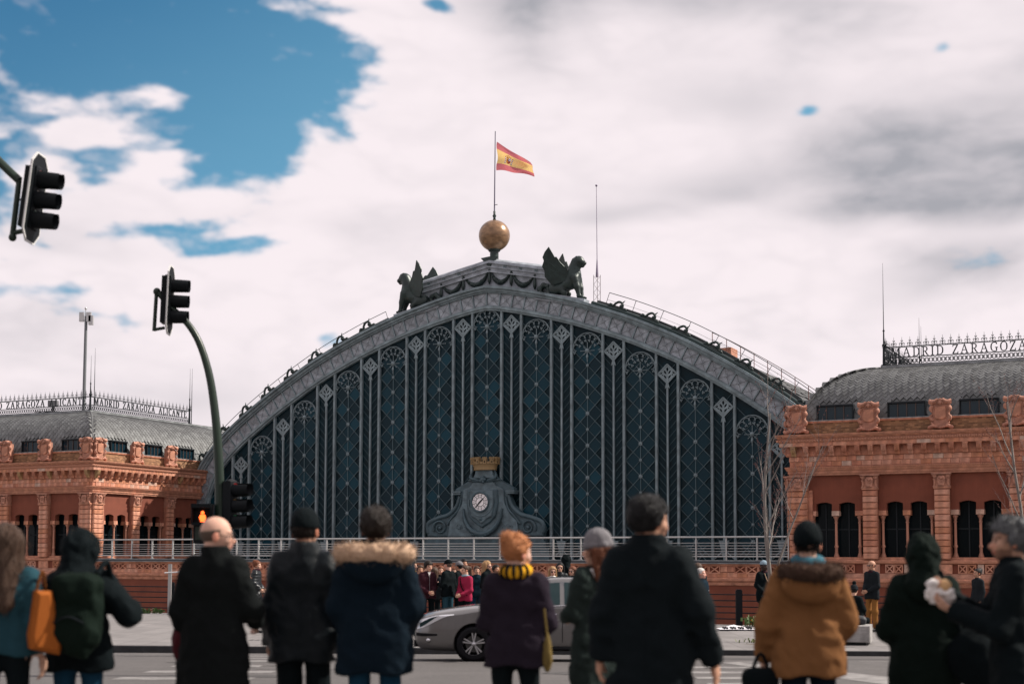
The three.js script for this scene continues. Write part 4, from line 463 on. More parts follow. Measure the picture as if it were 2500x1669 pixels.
// ---------------------------------------------------------------- bare street trees
{ const mBark = M(0.27, 0.24, 0.22, 0.85, { map: tRep(tMott, 3) }), mBud = M(0.09, 0.022, 0.02, 0.8), mTwig = M(0.16, 0.12, 0.11, 0.85);
  const tree = (pos, seed, label, stems) => { const R = rnd0(seed), q = (a, b) => a + (b - a) * R(); const t = thing('bare_tree', label, 'tree', pos); const big = [], twig = [], bud = [];
    const grow = (p, dir, L, r, lev) => { const n = lev === 0 ? 7 : 4, pts = [p.clone()]; let d = dir.clone(), c = p.clone(); for (let i = 0; i < n; i++) { d.add(V3(q(-0.1, 0.1), 0.07, q(-0.1, 0.1))).normalize(); c = c.clone().addScaledVector(d, L / n); pts.push(c); } (r > 0.012 ? big : twig).push(vtube(pts, (k) => r * (1 - 0.72 * k), n * 3, r > 0.012 ? 7 : 4));
      if (lev >= 3 || r < 0.004) { for (let i = 0; i < 3; i++) { const k = pts[Math.max(1, pts.length - 1 - i)]; bud.push(ball(q(0.008, 0.014), k.x + q(-0.02, 0.02), k.y, k.z + q(-0.02, 0.02), 5, 4)); } return; }
      const m = lev === 0 ? 9 : lev === 1 ? 5 : 3; for (let i = 0; i < m; i++) { const k = lev === 0 ? 0.3 + 0.68 * (i + R()) / m : 0.25 + 0.7 * (i + R()) / m, idx = Math.min(n - 1, Math.floor(k * n)), pp = pts[idx].clone().lerp(pts[idx + 1], k * n - idx), a = q(0, 6.28), sp = q(0.45, 0.75); const nd = d.clone().multiplyScalar(1 - sp * 0.55).add(V3(Math.cos(a) * sp, 0.28, Math.sin(a) * sp)).normalize(); grow(pp, nd, L * q(0.28, 0.46) * (1 - 0.4 * k + (lev ? 0.3 : 0)), r * 0.42 * (1 - 0.5 * k), lev + 1); } };
    for (const [dx, dy, dz, L, r, by] of stems) grow(V3(0, by, 0), V3(dx, dy, dz).normalize(), L, r, 0);
    part(t, 'trunk', merge(big), mBark); stuff(part(t, 'crown', merge(twig), mTwig)); stuff(part(t, 'buds', merge(bud), mBud)); };
  tree([5.98, -0.37, -33], 5, 'slender bare tree with twin stems beside the person in a pale blue cap', [[-0.02, 1, 0.02, 5.3, 0.062, 0], [0.2, 1, 0.05, 3.6, 0.035, 1.15]]);
  tree([11.95, -0.37, -32.4], 9, 'bare tree cut off by the edge of the view before the brick wing', [[-0.08, 1, 0, 5.6, 0.06, 0]]);
  const soil = thing('tree_pit', 'patch of bare soil round the foot of the twin stemmed tree', 'tree pit', [6.1, -0.394, -32.9]); part(soil, 'soil', muv(new THREE.CylinderGeometry(0.95, 1.0, 0.02, 20)), M(0.09, 0.065, 0.045, 0.95, { map: tRep(tGrain, 2) })); const gg = []; for (let i = 0; i < 70; i++) { const a = rr(0, 6.28), r = rr(0.2, 0.95); gg.push(new THREE.PlaneGeometry(0.03, rr(0.04, 0.1)).rotateX(rr(-0.7, 0.7)).rotateY(a * 3).translate(r * Math.cos(a), 0.04, r * Math.sin(a))); } stuff(part(soil, 'grass_blades', merge(gg), M(0.1, 0.13, 0.04, 0.9, { side: THREE.DoubleSide }))); }
// ---------------------------------------------------------------- masts, antennas, chimney house behind
{ const mast = (pos, h, label, cat, extra) => { const t = thing(cat.replace(' ', '_'), label, cat, pos); part(t, 'pole', cyl(0.0, 0, 0.001).scale(0, 0, 0).translate(0, -5, 0), mCrest); t.remove(t.children[0]); extra(t, h); return t; };
  mast([-38.9, -4.1, -128], 0, 'tall grey mast with cell antennas standing behind the roof with the lettering', 'antenna mast', (t) => { part(t, 'pole', rod([0, 0, 0], [0.1, 27.6, 0], 0.22, 10, 0.13), M(0.12, 0.13, 0.14, 0.5)); for (const [x, y] of [[-0.3, 27.6], [0.35, 27.6], [0.55, 27.3]]) part(t, 'antenna_panel', bx(x - 0.2, x + 0.2, y - 0.5, y + 0.35, -0.15, 0.15), mSteel); part(t, 'bracket', merge(rod([-0.4, 27.2, 0], [0.6, 27.2, 0], 0.04), ball(0.12, 0.05, 28.3, 0, 6, 5), rod([0.05, 27.4, 0], [0.05, 28.2, 0], 0.04)), mSteel); });
  mast([-45.5, -4.1, -140], 0, 'floodlight cluster on a pole peeking above the lettered roof crest', 'floodlight', (t) => { part(t, 'pole', cyl(0.2, 0.16, 20.6, 0, 0, 0, 8), M(0.08, 0.08, 0.09, 0.5)); part(t, 'camera_box', bx(-0.45, 0.45, 20.6, 21.2, -0.3, 0.3), M(0.1, 0.1, 0.11, 0.5)); for (let i = 0; i < 6; i++) part(t, 'lamp', merge(cyl(0.26, 0.2, 0.45, -1.5 + i * 0.6, 19.6, (i % 2) * 0.2, 10), ball(0.25, -1.5 + i * 0.6, 19.6, (i % 2) * 0.2, 10, 6)), M(0.6, 0.6, 0.62, 0.25, { metalness: 0.5 })); part(t, 'crossbar', bx(-1.8, 1.8, 20.05, 20.15, -0.1, 0.1), mCrest); });
  mast([7.1, -4.1, -118], 0, 'slim lattice radio mast rising behind the shed roof beyond the griffin', 'radio mast', (t) => { const g = []; for (const [x, z] of [[-0.28, 0], [0.28, 0], [0, 0.4]]) g.push(rod([x, 0, z], [x, 29.5, z], 0.022, 4)); for (let y = 14; y < 29; y += 0.7) g.push(rod([-0.28, y, 0], [0.28, y + 0.7, 0], 0.015, 3), rod([0.28, y, 0], [-0.28, y + 0.7, 0], 0.015, 3)); part(t, 'lattice_tower', merge(g), M(0.12, 0.09, 0.1, 0.6)); part(t, 'whip', merge(rod([0, 29.3, 0.1], [0, 31, 0.1], 0.14, 6, 0.03), rod([0, 31, 0.1], [-0.05, 37.0, 0.1], 0.032, 5, 0.02), ball(0.1, -0.05, 37.1, 0.1, 6, 5)), M(0.16, 0.13, 0.2, 0.5)); });
  for (const [x, d, y, l] of [[2258, 110, 790, 'thin whip antenna behind the lettered crest over the scalloped roof'], [462, 118, 900, 'thin whip antenna behind the end finial of the lettered roof crest'], [222, 112, 850, 'thin whip antenna next to the tall mast behind the lettered crest']]) { const X = (x - 1250) / 3472 * d, Y = 1.5 + (1368 - y) / 3472 * d; const t = thing('whip_antenna', l, 'antenna', [X, -4.1, -d]); part(t, 'pole', rod([0, 0, 0], [0, Y + 1, 0], 0.05, 5, 0.035), mCrest); part(t, 'whip', rod([0, Y + 1, 0], [0, Y + 4.1, 0], 0.03, 4, 0.008), mCrest); }
  const h = thing('stair_house', 'small brick rooftop stair house with open doorway peeking over the shed roof', 'roof house', fw(9.6, 9.0, -18), FR); part(h, 'wall', muv(merge(bx(-0.45, 0.0, 0, 7.7, -1, 0.6), bx(0.75, 1.1, 0, 7.7, -1, 0.6), bx(0.0, 0.75, 7.1, 7.7, -1, 0.5))), mTerra); part(h, 'doorway', bx(0.0, 0.75, 0, 7.1, -0.6, -0.5), M(0.08, 0.03, 0.025, 0.9)); part(h, 'annex', bx(-2.0, -0.45, 0, 7.6, -1.2, 0.4), M(0.6, 0.6, 0.58, 0.8)); part(h, 'roof', muv(bx(-2.2, -0.3, 7.7, 8.0, -1.4, 0.75)), mCrest);
  // walkway rail behind the right slope
  const wr = thing('walkway_rail', 'rusty walkway rail on the shed roof behind the thin handrail', 'handrail', [FX, 0, FZ], FR); const rp = [], r2 = []; for (let k = 0; k <= 12; k++) { const a = archAt(12.6 + k * 1.0, 1.5), y = a[1] + 1.15, w = -7; part(wr, 'post', rod([a[0], a[1], w], [a[0], y, w], 0.025, 4), M(0.16, 0.06, 0.05, 0.8)); rp.push([a[0], y, w]); r2.push([a[0], y - 0.45, w]); } part(wr, 'rail', tube(rp, 0.022, 40, 4), M(0.1, 0.07, 0.07, 0.7)); part(wr, 'cable', tube(r2, 0.012, 40, 4), mCrest); }

// ---------------------------------------------------------------- unseen apartment blocks, added behind the viewer to block low sky light
{ const mW = [M(0.42, 0.36, 0.3, 0.9, { map: tRep(tMott, 0.2) }), M(0.36, 0.25, 0.2, 0.9, { map: tRep(tMott, 0.2) }), M(0.46, 0.42, 0.38, 0.9, { map: tRep(tMott, 0.2) })], win = bx(-0.6, 0.6, 0, 1.9, -0.08, 0);
  [[-66, 26, 16, 0, 'cream'], [-38, 26, 18, 1, 'red brick'], [-11, 26, 16.5, 2, 'pale stone'], [17, 28, 18.5, 0, 'ochre cream'], [47, 28, 16, 1, 'brown brick'], [76, 26, 17, 2, 'grey stone']].forEach(([x, w, h, k, nm]) => { const b = thing('added_apartment_block', nm + ' apartment block added out of view behind the viewer to block low sky light', 'building', [x, 0, 44]); part(b, 'wall', muv(bx(-w / 2, w / 2, -1, h, 0, 14)), mW[k]); part(b, 'roof', muv(bx(-w / 2 - 0.4, w / 2 + 0.4, h, h + 0.5, -0.5, 14.4)), mCrest); for (let f = 0; f < 4; f++) for (let i = 0; i < 7; i++) at(part(b, 'window', win, mGlassDark), -w / 2 + (i + 0.5) * w / 7, 1.2 + f * 3.4, -0.01); }); }
// ---------------------------------------------------------------- distance fields and their meshes (surface nets)
const sdRC = (ax, ay, az, bx_, by, bz, r1, r2) => { const bax = bx_ - ax, bay = by - ay, baz = bz - az, l2 = bax * bax + bay * bay + baz * baz; return (x, y, z) => { const px = x - ax, py = y - ay, pz = z - az; let h = (px * bax + py * bay + pz * baz) / l2; h = h < 0 ? 0 : h > 1 ? 1 : h; const dx = px - bax * h, dy = py - bay * h, dz = pz - baz * h; return Math.sqrt(dx * dx + dy * dy + dz * dz) - (r1 + (r2 - r1) * h); }; };
const sdEl = (cx, cy, cz, rx, ry, rz) => (x, y, z) => { const a = (x - cx) / rx, b = (y - cy) / ry, c = (z - cz) / rz, k0 = Math.sqrt(a * a + b * b + c * c), k1 = Math.sqrt(a * a / rx / rx + b * b / ry / ry + c * c / rz / rz) || 1e-9; return k0 < 1e-6 ? -Math.min(rx, ry, rz) : k0 * (k0 - 1) / k1; };
const smin = (a, b, k) => { const h = Math.max(k - Math.abs(a - b), 0) / k; return Math.min(a, b) - h * h * k * 0.25; };
const uni = (k, ...fs) => { const f = fs.flat(); return (x, y, z) => { let d = f[0](x, y, z); for (let i = 1; i < f.length; i++) d = smin(d, f[i](x, y, z), k); return d; }; };
const cutBelow = (f, y0) => (x, y, z) => Math.max(f(x, y, z), y0 - y), cutAbove = (f, y0) => (x, y, z) => Math.max(f(x, y, z), y - y0);
const inter = (f, g) => (x, y, z) => Math.max(f(x, y, z), g(x, y, z)), sub = (f, g) => (x, y, z) => Math.max(f(x, y, z), -g(x, y, z));
const rough = (f, a, fx, fy, fz, o = 2) => (x, y, z) => { const d = f(x, y, z); return Math.abs(d) > a * 4 ? d : d + a * fbm(x * fx, y * fy, z * fz, o); };
function nets(f, lo, hi, c) {
  const nx = Math.ceil((hi[0] - lo[0]) / c) + 2, ny = Math.ceil((hi[1] - lo[1]) / c) + 2, nz = Math.ceil((hi[2] - lo[2]) / c) + 2, F = new Float32Array(nx * ny * nz);
  for (let k = 0, i = 0; k < nz; k++) for (let j = 0; j < ny; j++) for (let l = 0; l < nx; l++, i++) F[i] = f(lo[0] + (l - 0.5) * c, lo[1] + (j - 0.5) * c, lo[2] + (k - 0.5) * c);
  for (let k = 0, i = 0; k < nz; k++) for (let j = 0; j < ny; j++) for (let l = 0; l < nx; l++, i++) if (l === 0 || j === 0 || k === 0 || l === nx - 1 || j === ny - 1 || k === nz - 1) F[i] = Math.max(F[i], 1e-4);
  const id = new Int32Array(nx * ny * nz).fill(-1), P = [], I = [], sy = nx, sz = nx * ny, off = [0, 1, sy, sy + 1, sz, sz + 1, sz + sy, sz + sy + 1], E = [[0, 1], [2, 3], [4, 5], [6, 7], [0, 2], [1, 3], [4, 6], [5, 7], [0, 4], [1, 5], [2, 6], [3, 7]];
  for (let k = 0; k < nz - 1; k++) for (let j = 0; j < ny - 1; j++) for (let l = 0; l < nx - 1; l++) { const b = k * sz + j * sy + l; let m = 0; for (let q = 0; q < 8; q++) if (F[b + off[q]] < 0) m |= 1 << q; if (m === 0 || m === 255) continue; let x = 0, y = 0, z = 0, n = 0; for (const [p, q] of E) { if (((m >> p) & 1) === ((m >> q) & 1)) continue; const a = F[b + off[p]], t = a / (a - F[b + off[q]]); const px = p & 1, py = (p >> 1) & 1, pz = p >> 2; x += px + t * ((q & 1) - px); y += py + t * (((q >> 1) & 1) - py); z += pz + t * ((q >> 2) - pz); n++; } id[b] = P.length / 3; P.push(lo[0] + (l + x / n - 0.5) * c, lo[1] + (j + y / n - 0.5) * c, lo[2] + (k + z / n - 0.5) * c); }
  for (let k = 1; k < nz - 1; k++) for (let j = 1; j < ny - 1; j++) for (let l = 1; l < nx - 1; l++) { const b = k * sz + j * sy + l, s = F[b] < 0; const q = (d, u, v) => { if ((F[b + d] < 0) === s) return; const A = id[b], B = id[b - u], C = id[b - u - v], D = id[b - v]; if (A < 0 || B < 0 || C < 0 || D < 0) return; if (s) I.push(A, B, C, A, C, D); else I.push(A, C, B, A, D, C); }; q(1, sy, sz); q(sy, sz, 1); q(sz, 1, sy); }
  const g = new THREE.BufferGeometry(); g.setAttribute('position', new THREE.Float32BufferAttribute(P, 3)); g.setIndex(I); g.computeVertexNormals();
  if (P.length === 0) console.log('empty field', lo, hi);
  return g;
}
const withUV = (g, s = 1) => { const p = g.attributes.position, u = new Float32Array(p.count * 2); for (let i = 0; i < p.count; i++) { u[i * 2] = Math.atan2(p.getX(i), p.getZ(i)) * 0.3 * s; u[i * 2 + 1] = p.getY(i) * s; } g.setAttribute('uv', new THREE.BufferAttribute(u, 2)); return g; };

// ---------------------------------------------------------------- the two griffins on the roof edge; local: x forward, y up, front paw near the origin
function griffin(label, sign, s, y) {
  const t = thing('griffin_statue', label, 'statue', fw(s, y, -0.12), sign > 0 ? FR : FR + Math.PI, 'winged lion statues on the roof');
  const f = [sdEl(-0.62, 1.25, 0, 0.5, 0.6, 0.42), sdEl(-0.45, 1.5, 0, 0.4, 0.42, 0.38), sdRC(-0.6, 1.65, 0, -0.36, 2.28, 0, 0.42, 0.34), sdEl(-0.2, 2.38, 0, 0.33, 0.31, 0.28), sdRC(-0.15, 2.3, 0, 0.16, 2.2, 0, 0.23, 0.15), sdRC(-0.12, 2.08, 0, 0.08, 2.0, 0, 0.13, 0.08), sdRC(-0.9, 1.0, 0, -1.6, 0.75, 0, 0.42, 0.4)];
  for (const e of [-1, 1]) f.push(sdRC(-0.38, 1.25, e * 0.27, -0.22, 0.72, e * 0.25, 0.27, 0.19), sdRC(-0.22, 0.72, e * 0.25, -0.1, 0.22, e * 0.24, 0.19, 0.13), sdRC(-0.12, 0.1, e * 0.24, 0.16, 0.06, e * 0.24, 0.11, 0.08), sdEl(-1.68, 0.72, e * 0.3, 0.45, 0.4, 0.2), sdRC(-1.4, 0.62, e * 0.32, -1.0, 0.42, e * 0.3, 0.2, 0.15), sdRC(-1.1, 0.34, e * 0.3, -0.98, 0.14, e * 0.3, 0.14, 0.11), sdRC(-0.25, 2.48, e * 0.2, -0.28, 2.62, e * 0.22, 0.08, 0.03), sdRC(-0.5, 1.85, e * 0.15, -0.42, 2.35, e * 0.16, 0.2, 0.16));
  const tail = [[-2.0, 0.5], [-2.4, 0.38], [-2.75, 0.45], [-2.85, 0.8], [-2.6, 1.05], [-2.3, 0.95], [-2.25, 0.72], [-2.42, 0.6]]; for (let i = 0; i + 1 < tail.length; i++) f.push(sdRC(tail[i][0], tail[i][1], 0, tail[i + 1][0], tail[i + 1][1], 0, 0.22 - i * 0.02, 0.2 - i * 0.02));
  let body = uni(0.12, f); body = sub(body, sdRC(0.05, 2.1, -0.3, 0.05, 2.1, 0.3, 0.045, 0.045)); body = rough(body, 0.02, 9, 6, 9, 3);
  const bm = part(t, 'body', withUV(nets(body, [-3.2, -0.08, -0.75], [0.4, 2.8, 0.75], 0.045)), mBronze);
  const mane = []; for (let i = 0; i < 14; i++) { const k = i / 13; mane.push(ball(0.06, lerp(-0.1, -0.86, k ** 0.8), 2.58 + 0.12 * Math.sin(k * 2.4) - 0.95 * k ** 1.8, 0, 7, 5)); } part(t, 'mane_crest', merge(mane), mBronze);
  for (const e of [-1, 1]) { const o = [[-0.7, 1.6], [-0.95, 2.0], [-1.22, 2.3], [-1.4, 2.64], [-1.56, 2.66], [-1.72, 2.95], [-1.85, 3.3], [-2.1, 3.02], [-2.26, 2.72], [-2.2, 2.5], [-2.34, 2.16], [-2.22, 1.9], [-2.22, 1.5], [-2.0, 1.2], [-1.85, 0.98], [-1.3, 1.05], [-0.8, 1.2]]; const g = new THREE.ExtrudeGeometry(new THREE.Shape(o.map((p) => new THREE.Vector2(...p))), { depth: 0.05, bevelEnabled: true, bevelSize: 0.02, bevelThickness: 0.02, bevelSegments: 1 }); const ribs = [[-1.48, 2.64], [-1.85, 3.3], [-2.27, 2.73], [-2.34, 2.16], [-2.2, 1.5]].map(([x, y]) => tube([[-0.9, 1.4, 0.03], [lerp(-0.9, x, 0.5) - 0.02, lerp(1.4, y, 0.5), 0.05], [x, y, 0.03]], 0.035, 10, 5)); const w = merge(g, ribs); w.applyMatrix4(new THREE.Matrix4().makeTranslation(0.8, -1.4, 0)).rotateY(e * 0.42).rotateX(e * 0.22).translate(-0.8, 1.4, e * 0.28); part(t, 'wing', w, mBronze); }
  part(t, 'plinth', muv(bx(-3.0, 0.35, -0.5, -0.02, -0.42, 0.42)).rotateZ(-0.21), mIronPanel);
  t.rotateZ(0); return t;
}
griffin('dark bronze winged lion statue beside the roof, facing the radio mast', 1, 6.45, 17.62);
griffin('dark bronze winged lion statue on the roof slope, facing away from the flag', -1, -6.45, 17.62);

// ---------------------------------------------------------------- clock pediment standing on the podium before the front
{ const mC = M(0.065, 0.115, 0.14, 0.6, { map: tRep(tMott, 0.5), bumpMap: tRep(tBump, 1.5), bumpScale: 0.006 }), mC2 = M(0.13, 0.19, 0.22, 0.65, { map: tRep(tMott, 0.5) });
  const t = thing('clock_pediment', 'sculpted grey clock monument with golden castle crown before the shed front', 'clock', fw(0.12, 1.4, 0.25), FR); const Y = (y) => y - 1.4;
  part(t, 'plinth', muv(merge(bx(-4.6, 4.6, 0, 0.85, -0.2, 0.7), bx(-4.3, 4.3, 0.85, 1.25, -0.2, 0.55), bx(-4.15, 4.15, 1.25, 1.5, -0.2, 0.48))), mC);
  const half = [[4.05, Y(2.95)], [4.1, Y(3.5)], [3.85, Y(3.98)], [3.1, Y(4.18)], [2.5, Y(4.45)], [2.0, Y(4.9)], [1.72, Y(5.5)], [1.72, Y(5.75)], [2.05, Y(5.78)], [2.05, Y(5.95)], [1.6, Y(6.2)], [1.1, Y(6.45)], [0.75, Y(6.7)], [0.72, Y(6.8)], [0.55, Y(7.1)]];
  part(t, 'body', muv(ext([...half, ...half.slice().reverse().map(([x, y]) => [-x, y])], 0.5, 0.06, -0.15)), mC);
  const inner = [[2.5, Y(2.95)], [2.35, Y(3.9)], [1.9, Y(4.3)], [1.5, Y(5.0)], [1.38, Y(5.9)], [0.9, Y(6.1)], [0.7, Y(6.35)]]; part(t, 'field_panel', muv(ext([...inner, ...inner.slice().reverse().map(([x, y]) => [-x, y])], 0.12, 0.03, 0.4)), mC2);
  for (const s of [-1, 1]) { const sp = []; for (let i = 0; i < 26; i++) { const a = -0.4 + i * 0.42, r = 0.5 - i * 0.0175; sp.push([s * (3.1 + r * Math.cos(a)), Y(3.5) + r * Math.sin(a), 0.46]); } part(t, 'volute', merge(vtube(sp, (k) => 0.1 - 0.05 * k, 60, 7), ball(0.12, s * 3.1, Y(3.5), 0.48, 10, 8)), mC);
    part(t, 'scroll_flank', vtube([[s * 4.0, Y(3.2), 0.3], [s * 4.02, Y(3.75), 0.35], [s * 3.3, Y(4.12), 0.4], [s * 2.5, Y(4.35), 0.42], [s * 1.95, Y(4.85), 0.42], [s * 1.7, Y(5.5), 0.42]], (k) => 0.16 - 0.05 * k, 40, 8), mC);
    part(t, 'scroll_flank', vtube([[s * 2.55, Y(3.72), 0.46], [s * 2.2, Y(4.15), 0.48], [s * 1.75, Y(4.65), 0.48], [s * 1.52, Y(5.4), 0.48]], (k) => 0.09, 24, 6), mC);
    part(t, 'impost', muv(merge(bx(s * 1.88 - 0.3, s * 1.88 + 0.3, Y(5.72), Y(5.82), -0.1, 0.58), bx(s * 1.88 - 0.26, s * 1.88 + 0.26, Y(5.6), Y(5.72), -0.1, 0.52))), mC2);
    const ws = []; for (let i = 0; i < 6; i++) { const a = 0.12 + i * 0.16; ws.push(vtube([[s * 0.12, Y(6.42), 0.5], [s * (0.4 + 0.1 * i), Y(6.45) + 0.04 * i, 0.56], [s * (1.15 - 0.08 * i), Y(6.5) + 0.13 * a * i, 0.42]], (k) => 0.03 + 0.07 * Math.sin(Math.PI * Math.min(1, k * 1.05)), 12, 6)); } part(t, 'wing', merge(ws), mC);
    const sh = []; for (let i = 0; i < 7; i++) { const a = 1.9 + i * 0.28; sh.push(vtube([[s * 0.98, Y(5.85), 0.58], [s * (0.98 + 0.14 * Math.cos(a)), Y(5.85) - 0.16 * Math.abs(Math.sin(a)), 0.62], [s * (0.98 + 0.3 * Math.cos(a + 0.4)), Y(5.85) - 0.36, 0.56]], () => 0.045, 8, 5)); } part(t, 'shell', merge(sh), mC);
    const ro = []; for (let i = 0; i < 12; i++) { const a = i * 0.9; ro.push(ball(0.05, s * (1.95 - 0.05 * i) + 0.09 * Math.cos(a), Y(3.55) + 0.1 * Math.sin(a), 0.56, 6, 5)); } part(t, 'rose_relief', merge(ro, new THREE.TorusGeometry(0.14, 0.035, 6, 12).translate(s * 1.75, Y(3.6), 0.55)), mC2); }
  const shp = (k, b) => [[-0.95 * k, Y(5.85)], [0.95 * k, Y(5.85)], [1.0 * k, Y(5.0)], [0.85 * k, Y(4.2)], [0.5 * k, Y(3.82) + b], [0, Y(3.5) + b], [-0.5 * k, Y(3.82) + b], [-0.85 * k, Y(4.2)], [-1.0 * k, Y(5.0)]];
  part(t, 'shield', muv(ext(shp(1.1, 0), 0.18, 0.06, 0.46)), mC); part(t, 'shield', muv(ext(shp(0.84, 0.25), 0.12, 0.05, 0.62)), mC2);
  part(t, 'garland', (() => { const g = [], c = new THREE.CatmullRomCurve3([V3(-1.36, Y(4.7), 0.6), V3(-1.2, Y(3.95), 0.68), V3(-0.72, Y(3.32), 0.74), V3(0, Y(3.08), 0.76), V3(0.72, Y(3.32), 0.74), V3(1.2, Y(3.95), 0.68), V3(1.36, Y(4.7), 0.6)]); g.push(vtube(c.points, (k) => 0.06 + 0.13 * Math.sin(Math.PI * k), 40, 8)); for (let i = 0; i < 130; i++) { const k = rr(0.03, 0.97), p = c.getPointAt(k), r = 0.05 + 0.12 * Math.sin(Math.PI * k); const a = rr(0, 3.14); g.push(ball(rr(0.03, 0.05), p.x + r * Math.cos(a) * 0.9, p.y + r * Math.cos(a + 1) * 0.9, p.z + r * Math.abs(Math.sin(a)), 6, 4)); } return merge(g); })(), mC);
  const cy = Y(5.1); part(t, 'clock_ring', new THREE.TorusGeometry(0.6, 0.06, 8, 36).translate(-0.08, cy, 0.82), mC); part(t, 'shield_ring', merge(new THREE.TorusGeometry(0.85, 0.05, 8, 40, 3.6).rotateZ(Math.PI * 0.93).translate(-0.04, cy - 0.02, 0.78)), mC2);
  const cv = document.createElement('canvas'); cv.width = cv.height = 512; const x = cv.getContext('2d'); x.fillStyle = '#efe9ea'; x.fillRect(0, 0, 512, 512); x.strokeStyle = '#26262e'; x.lineWidth = 7; for (const r of [246, 128]) { x.beginPath(); x.arc(256, 256, r, 0, 7); x.stroke(); } x.lineWidth = 6; for (let i = 0; i < 12; i++) { const a = (i + 0.5) * Math.PI / 6; x.beginPath(); x.moveTo(256 + 128 * Math.cos(a), 256 + 128 * Math.sin(a)); x.lineTo(256 + 246 * Math.cos(a), 256 + 246 * Math.sin(a)); x.stroke(); } x.fillStyle = '#3a3a44'; x.font = 'bold 52px serif'; x.textAlign = 'center'; x.textBaseline = 'middle'; 'XII I II III IIII V VI VII VIII IX X XI'.split(' ').forEach((n, i) => { x.save(); x.translate(256, 256); x.rotate(i * Math.PI / 6); x.translate(0, -190); x.fillText(n, 0, 0, 80); x.restore(); });
  const ct = new THREE.CanvasTexture(cv); ct.colorSpace = THREE.SRGBColorSpace; ct.magFilter = THREE.LinearFilter;
  const face = part(t, 'clock_face', new THREE.CircleGeometry(0.56, 40).translate(-0.08, cy, 0.8), new THREE.MeshStandardMaterial({ map: ct, roughness: 0.4 })); part(t, 'clock_case', new THREE.CylinderGeometry(0.57, 0.57, 0.1, 40).rotateX(Math.PI / 2).translate(-0.08, cy, 0.745), mC); for (let i = 0; i < 12; i++) { const a = (i + 0.5) * Math.PI / 6; part(face, 'hour_divider', bar(-0.08 + 0.28 * Math.cos(a), cy + 0.28 * Math.sin(a), -0.08 + 0.55 * Math.cos(a), cy + 0.55 * Math.sin(a), 0.03, 0.802, 0.81), mCrest); } part(face, 'inner_ring', new THREE.TorusGeometry(0.28, 0.016, 6, 36).translate(-0.08, cy, 0.805), mCrest);
  const hand = (deg, L, w) => ext([[-w, -0.12], [w, -0.12], [w * 0.8, L * 0.7], [0, L], [-w * 0.8, L * 0.7]], 0.012, 0).rotateZ(-deg * Math.PI / 180).translate(-0.08, cy, 0.815); part(face, 'hour_hand', hand(46, 0.36, 0.05), mCrest); part(face, 'minute_hand', hand(222, 0.5, 0.04).translate(0, 0, 0.014), mCrest);
  part(t, 'neck', muv(ext([[-0.78, Y(6.6)], [0.78, Y(6.6)], [0.62, Y(6.85)], [0.58, Y(7.12)], [-0.58, Y(7.12)], [-0.62, Y(6.85)]], 0.55, 0.04, -0.1)), mC2);
  const mGold = M(0.36, 0.235, 0.105, 0.6, { map: tRep(tMott, 1) }); const cr = t; const crown = part(t, 'crown', smooth(lathe([[0.6, 0], [0.78, 0.0], [0.8, 0.06], [0.77, 0.08], [0.8, 0.26], [0.84, 0.3], [0.88, 0.42], [0.84, 0.42], [0.76, 0.28], [0.72, 0.02], [0.6, 0]], 40)).scale(1, 1, 0.62).translate(0, Y(7.1), 0.25), mGold);
  for (let i = 0; i < 12; i++) { const a = i * Math.PI / 6 + 0.26, tx = 0.88 * Math.cos(a), tz = 0.25 + 0.55 * Math.sin(a); const tw = part(crown, 'crown_tower', merge(bx(-0.11, 0.11, 0, 0.3, -0.09, 0.09), bx(-0.15, 0.15, 0.3, 0.36, -0.12, 0.12), ...[-0.1, 0, 0.1].map((q) => bx(q - 0.03, q + 0.03, 0.36, 0.44, -0.1, 0.1))), mGold); at(tw, tx, Y(7.48), tz, Math.PI / 2 - a); part(tw, 'crown_window', bx(-0.03, 0.03, 0.08, 0.2, 0.085, 0.094), mVoid); for (const q of [-0.17, 0.17]) { const b = a + q * 1.2; at(part(crown, 'crown_merlon', bx(-0.05, 0.05, 0, 0.16, -0.05, 0.05), mGold), 0.88 * Math.cos(b), Y(7.48), 0.25 + 0.55 * Math.sin(b), Math.PI / 2 - b); } }
  part(t, 'rose_boss', merge(ball(0.2, 0, Y(6.52), 0.56, 10, 8), ...[0, 1, 2, 3, 4].map((i) => ball(0.1, 0.16 * Math.cos(i * 1.257), Y(6.52) + 0.16 * Math.sin(i * 1.257), 0.64, 8, 6))), mC);
  part(t, 'mask_relief', merge(ball(0.16, -0.02, Y(4.05), 0.7, 9, 7), ...[...Array(9).keys()].map((i) => rod([0.1 * Math.cos(i * 0.7), Y(4.05) + 0.1 * Math.sin(i * 0.7), 0.7], [0.36 * Math.cos(i * 0.7), Y(4.05) + 0.3 * Math.sin(i * 0.7), 0.68], 0.05, 5, 0.015))), mC);
}
